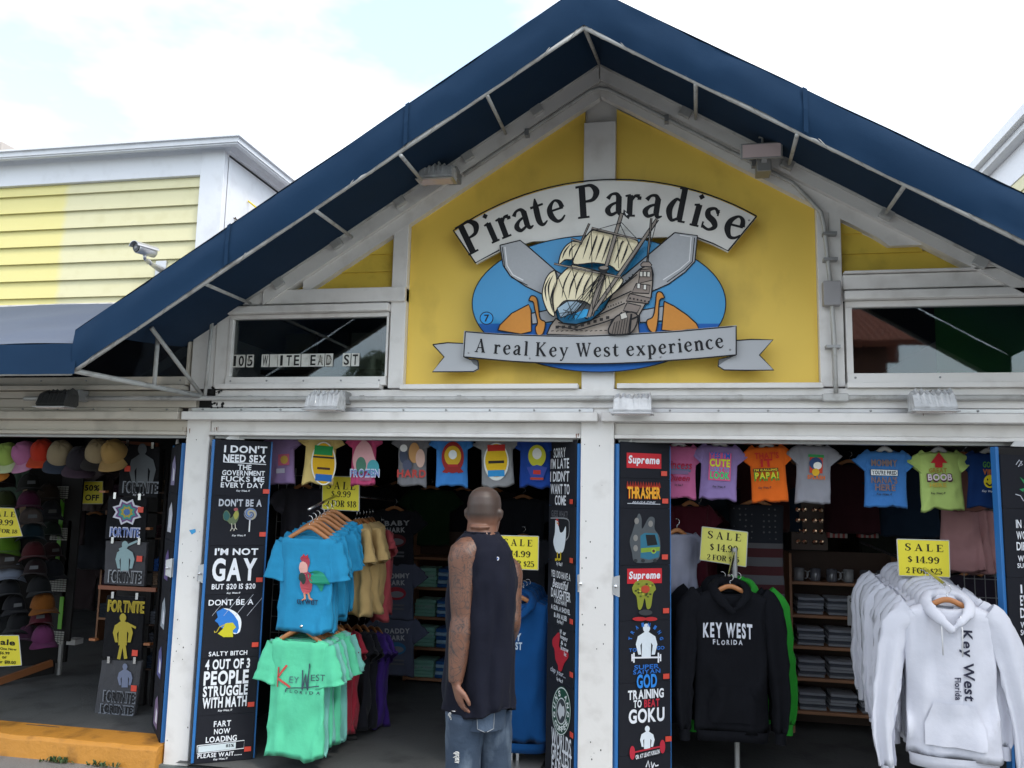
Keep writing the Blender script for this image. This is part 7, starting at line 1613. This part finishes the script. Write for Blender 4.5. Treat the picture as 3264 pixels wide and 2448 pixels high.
# jeans
JN = mat('washed_denim', (.030, .050, .085), .85, var=(5, .6), dirt=((.13, .17, .22), 7, .9, (1.8, 1.8, .6)), bump=(14, 1.0), weave=True)
jn = MB(); rings = []
zt_ = zH+.06
for z, a, b in ((zt_, .140, .105), (zt_-.06, .142, .108), (zt_-.12, .140, .110), (zt_-.19, .136, .112)):
    rings.append(ring(c_h.x, MY, z, a, b, 40))
jn.loft(rings, cap=False)
for (lx, ly), o in zip(LL, (-.02, .02)):
    rg = []
    for i in range(22):
        s = i/21; z = zt_-.13-(zt_-.13-.06)*s; r_ = (.087-.026*s)*(1+.045*math.sin(s*34+math.sin(s*9)*2)*(.3+s)); rg.append([Vector((lx+o*s*1.2+r_*1.04*math.cos(a)+.004*nz(a*2, s*9, o*50), ly+.02*math.sin(s*3)+r_*1.05*math.sin(a)+.006*nz(a*2+9, s*12, o*50), z+.006*math.sin(a*2+s*20))) for a in [2*math.pi*k/28 for k in range(28)]])
    jn.loft(rg, capa=True, capb=False)
jo = jn.build('jeans', JN, man, smooth=True)
bvj = BVHTree.FromPolygons([tuple(p) for p in jn.v], [tuple(f) for f in jn.f])
def on_jeans(zx, zy, off=.003):
    d = (MP(zx, zy)-CAM).normalized(); h = bvj.ray_cast(CAM, d)[0]; return (h if h else MP(zx, zy))-d*off
pk = MB(); G = 6; corners = [(246, 1360), (340, 1352), (336, 1440), (292, 1460), (248, 1440)]
vv = []
for j in range(G+1):
    for i in range(G+1):
        s, t2 = i/G, j/G; vv.append(on_jeans(248+92*s, 1358-6*s+t2*(86+16*(1-abs(2*s-1))), .005))
pk.add(vv, [(j*(G+1)+i, j*(G+1)+i+1, (j+1)*(G+1)+i+1, (j+1)*(G+1)+i) for j in range(G) for i in range(G)])
pk.build('back_pocket', mat('denim_pocket', (.06, .09, .14), .85, var=(9, .5), bump=(40, .5)), jo, smooth=True)
st_ = MB(); q = [(246, 1360), (343, 1352), (338, 1440), (294, 1462), (248, 1442), (246, 1360)]; PP = []
for a, b in zip(q, q[1:]): PP += [on_jeans(a[0]+(b[0]-a[0])*k/5, a[1]+(b[1]-a[1])*k/5, .008) for k in range(5)]
st_.tube(PP, .0016, 5); st_.build('stitching', mat('denim_thread', (.25, .27, .3), .8), jo)
rp = MB(); rip = mat('denim_rip', (.55, .55, .53), .9)
for cx_, cy_, w_, h_, n_ in ((92, 1345, 12, 80, 12), (128, 1600, 24, 60, 14)):
    for i in range(n_):
        y0_ = cy_-h_/2+h_*i/n_; a = rnd.uniform(-.6, .2)*w_; rp.tube([on_jeans(cx_+a, y0_, .004), on_jeans(cx_+a+w_*.6, y0_+rnd.uniform(-5, 5), .006), on_jeans(cx_+w_*.7, y0_+rnd.uniform(-8, 12), .004)], .0022, 4)
rp.build('ripped_threads', rip, jo)['kind'] = 'stuff'
for (lx, ly), o in zip(LL, (-.02, .02)):
    MB().tube([Vector((lx+o*1.5, ly-.07, .055)), Vector((lx+o*1.5, ly-.03, .06)), Vector((lx+o*1.5, ly+.06, .055)), Vector((lx+o*1.5, ly+.19, .03))], [(.04, .04), (.055, .048), (.045, .052), (.02, .035)], 14, up=(0, 0, 1)).build('shoe', mat('shoe_white', (.5, .5, .5), .6), man, smooth=True)
# ring on his finger
rg0 = WR+dh*.115+sd2*-.02*-1
MB().lathe(px(118, 1340, MY-.155), [(.0095, -.002), (.0105, -.001), (.0105, .001), (.0095, .002)], 14).build('finger_ring', mat('silver_ring', (.7, .7, .7), .2, metal=1), man)

# ------------------------------------------------------------------ across the street: what the upper windows mirror
def mir(u, v, dist): d = ray(u, v); h = CAM+d*(DIST/d.y); r_ = Vector((d.x, -d.y, d.z)); return h+r_*(dist/-r_.y*-1 if False else dist/abs(r_.y))
a = mir(2690, 1090, 13); b_ = mir(2910, 1105, 13)
sb = thing('tiled_house', 'house with a terracotta tiled roof across the street, mirrored in the right hand window', 'house', ((a.x+b_.x)/2, a.y, 0))
z0_, z1_ = a.z+.0, a.z+.9; x0_, x1_ = a.x-4, b_.x
MB().box(x0_, x1_-.5, a.y-5, a.y, -.05, z0_).build('wall', mat('brick_wall', (.16, .07, .045), .9, var=(6, .5), bump=(40, .5)), sb)
rr_ = MB()
for i in range(46):
    x = x0_-.3+(x1_-x0_+.6)*i/46; rr_.tube([(x, a.y+.45, z0_-.1), (x, a.y-2.4, z1_+.3)], .085, 8)
rr_.box(x0_-.3, x1_+.3, a.y-2.4, a.y-2.3, z0_-.1, z1_+.3); o_ = rr_.build('roof_tile', mat('terracotta', (.30, .09, .05), .8, var=(5, .5)), sb); o_['kind'] = 'stuff'
def palm(u, v, dist, label, n=22, L_=1.6):
    p = mir(u, v, dist); t = thing('palm_tree', label, 'tree', (p.x, p.y, 0)); MB().tube([(p.x+.2, p.y, -.05), (p.x+.1, p.y, p.z*.5), (p.x, p.y, p.z)], [.16, .12, .09], 10).build('trunk', mat('palm_trunk', (.14, .11, .08), .9), t, smooth=True)
    c = MB()
    for i in range(n):
        a = 2*math.pi*i/n*2.4; el = rnd.uniform(-.3, 1.0); pr_ = Vector(p)
        for k in range(9):
            s = k/8; q = Vector((p.x+math.cos(a)*L_*s*math.cos(el*.6), p.y+math.sin(a)*L_*s*math.cos(el*.6), p.z+L_*(el*s-1.1*s*s)))
            side = Vector((-math.sin(a), math.cos(a), 0))
            for sg_ in (-1, 1): c.add([pr_, q, q+side*sg_*.28*(1-s*.6)+Vector((0, 0, -.16)), pr_+side*sg_*.02], [(0, 1, 2, 3)])
            pr_ = q
    c.build('crown', mat('palm_leaf', (.04, .075, .03), .6), t)
palm(1190, 1150, 24, 'round headed palm across the street, mirrored at the right of the address window', L_=2.0); palm(1215, 1140, 30, 'farther palm across the street, mirrored beside the first one')
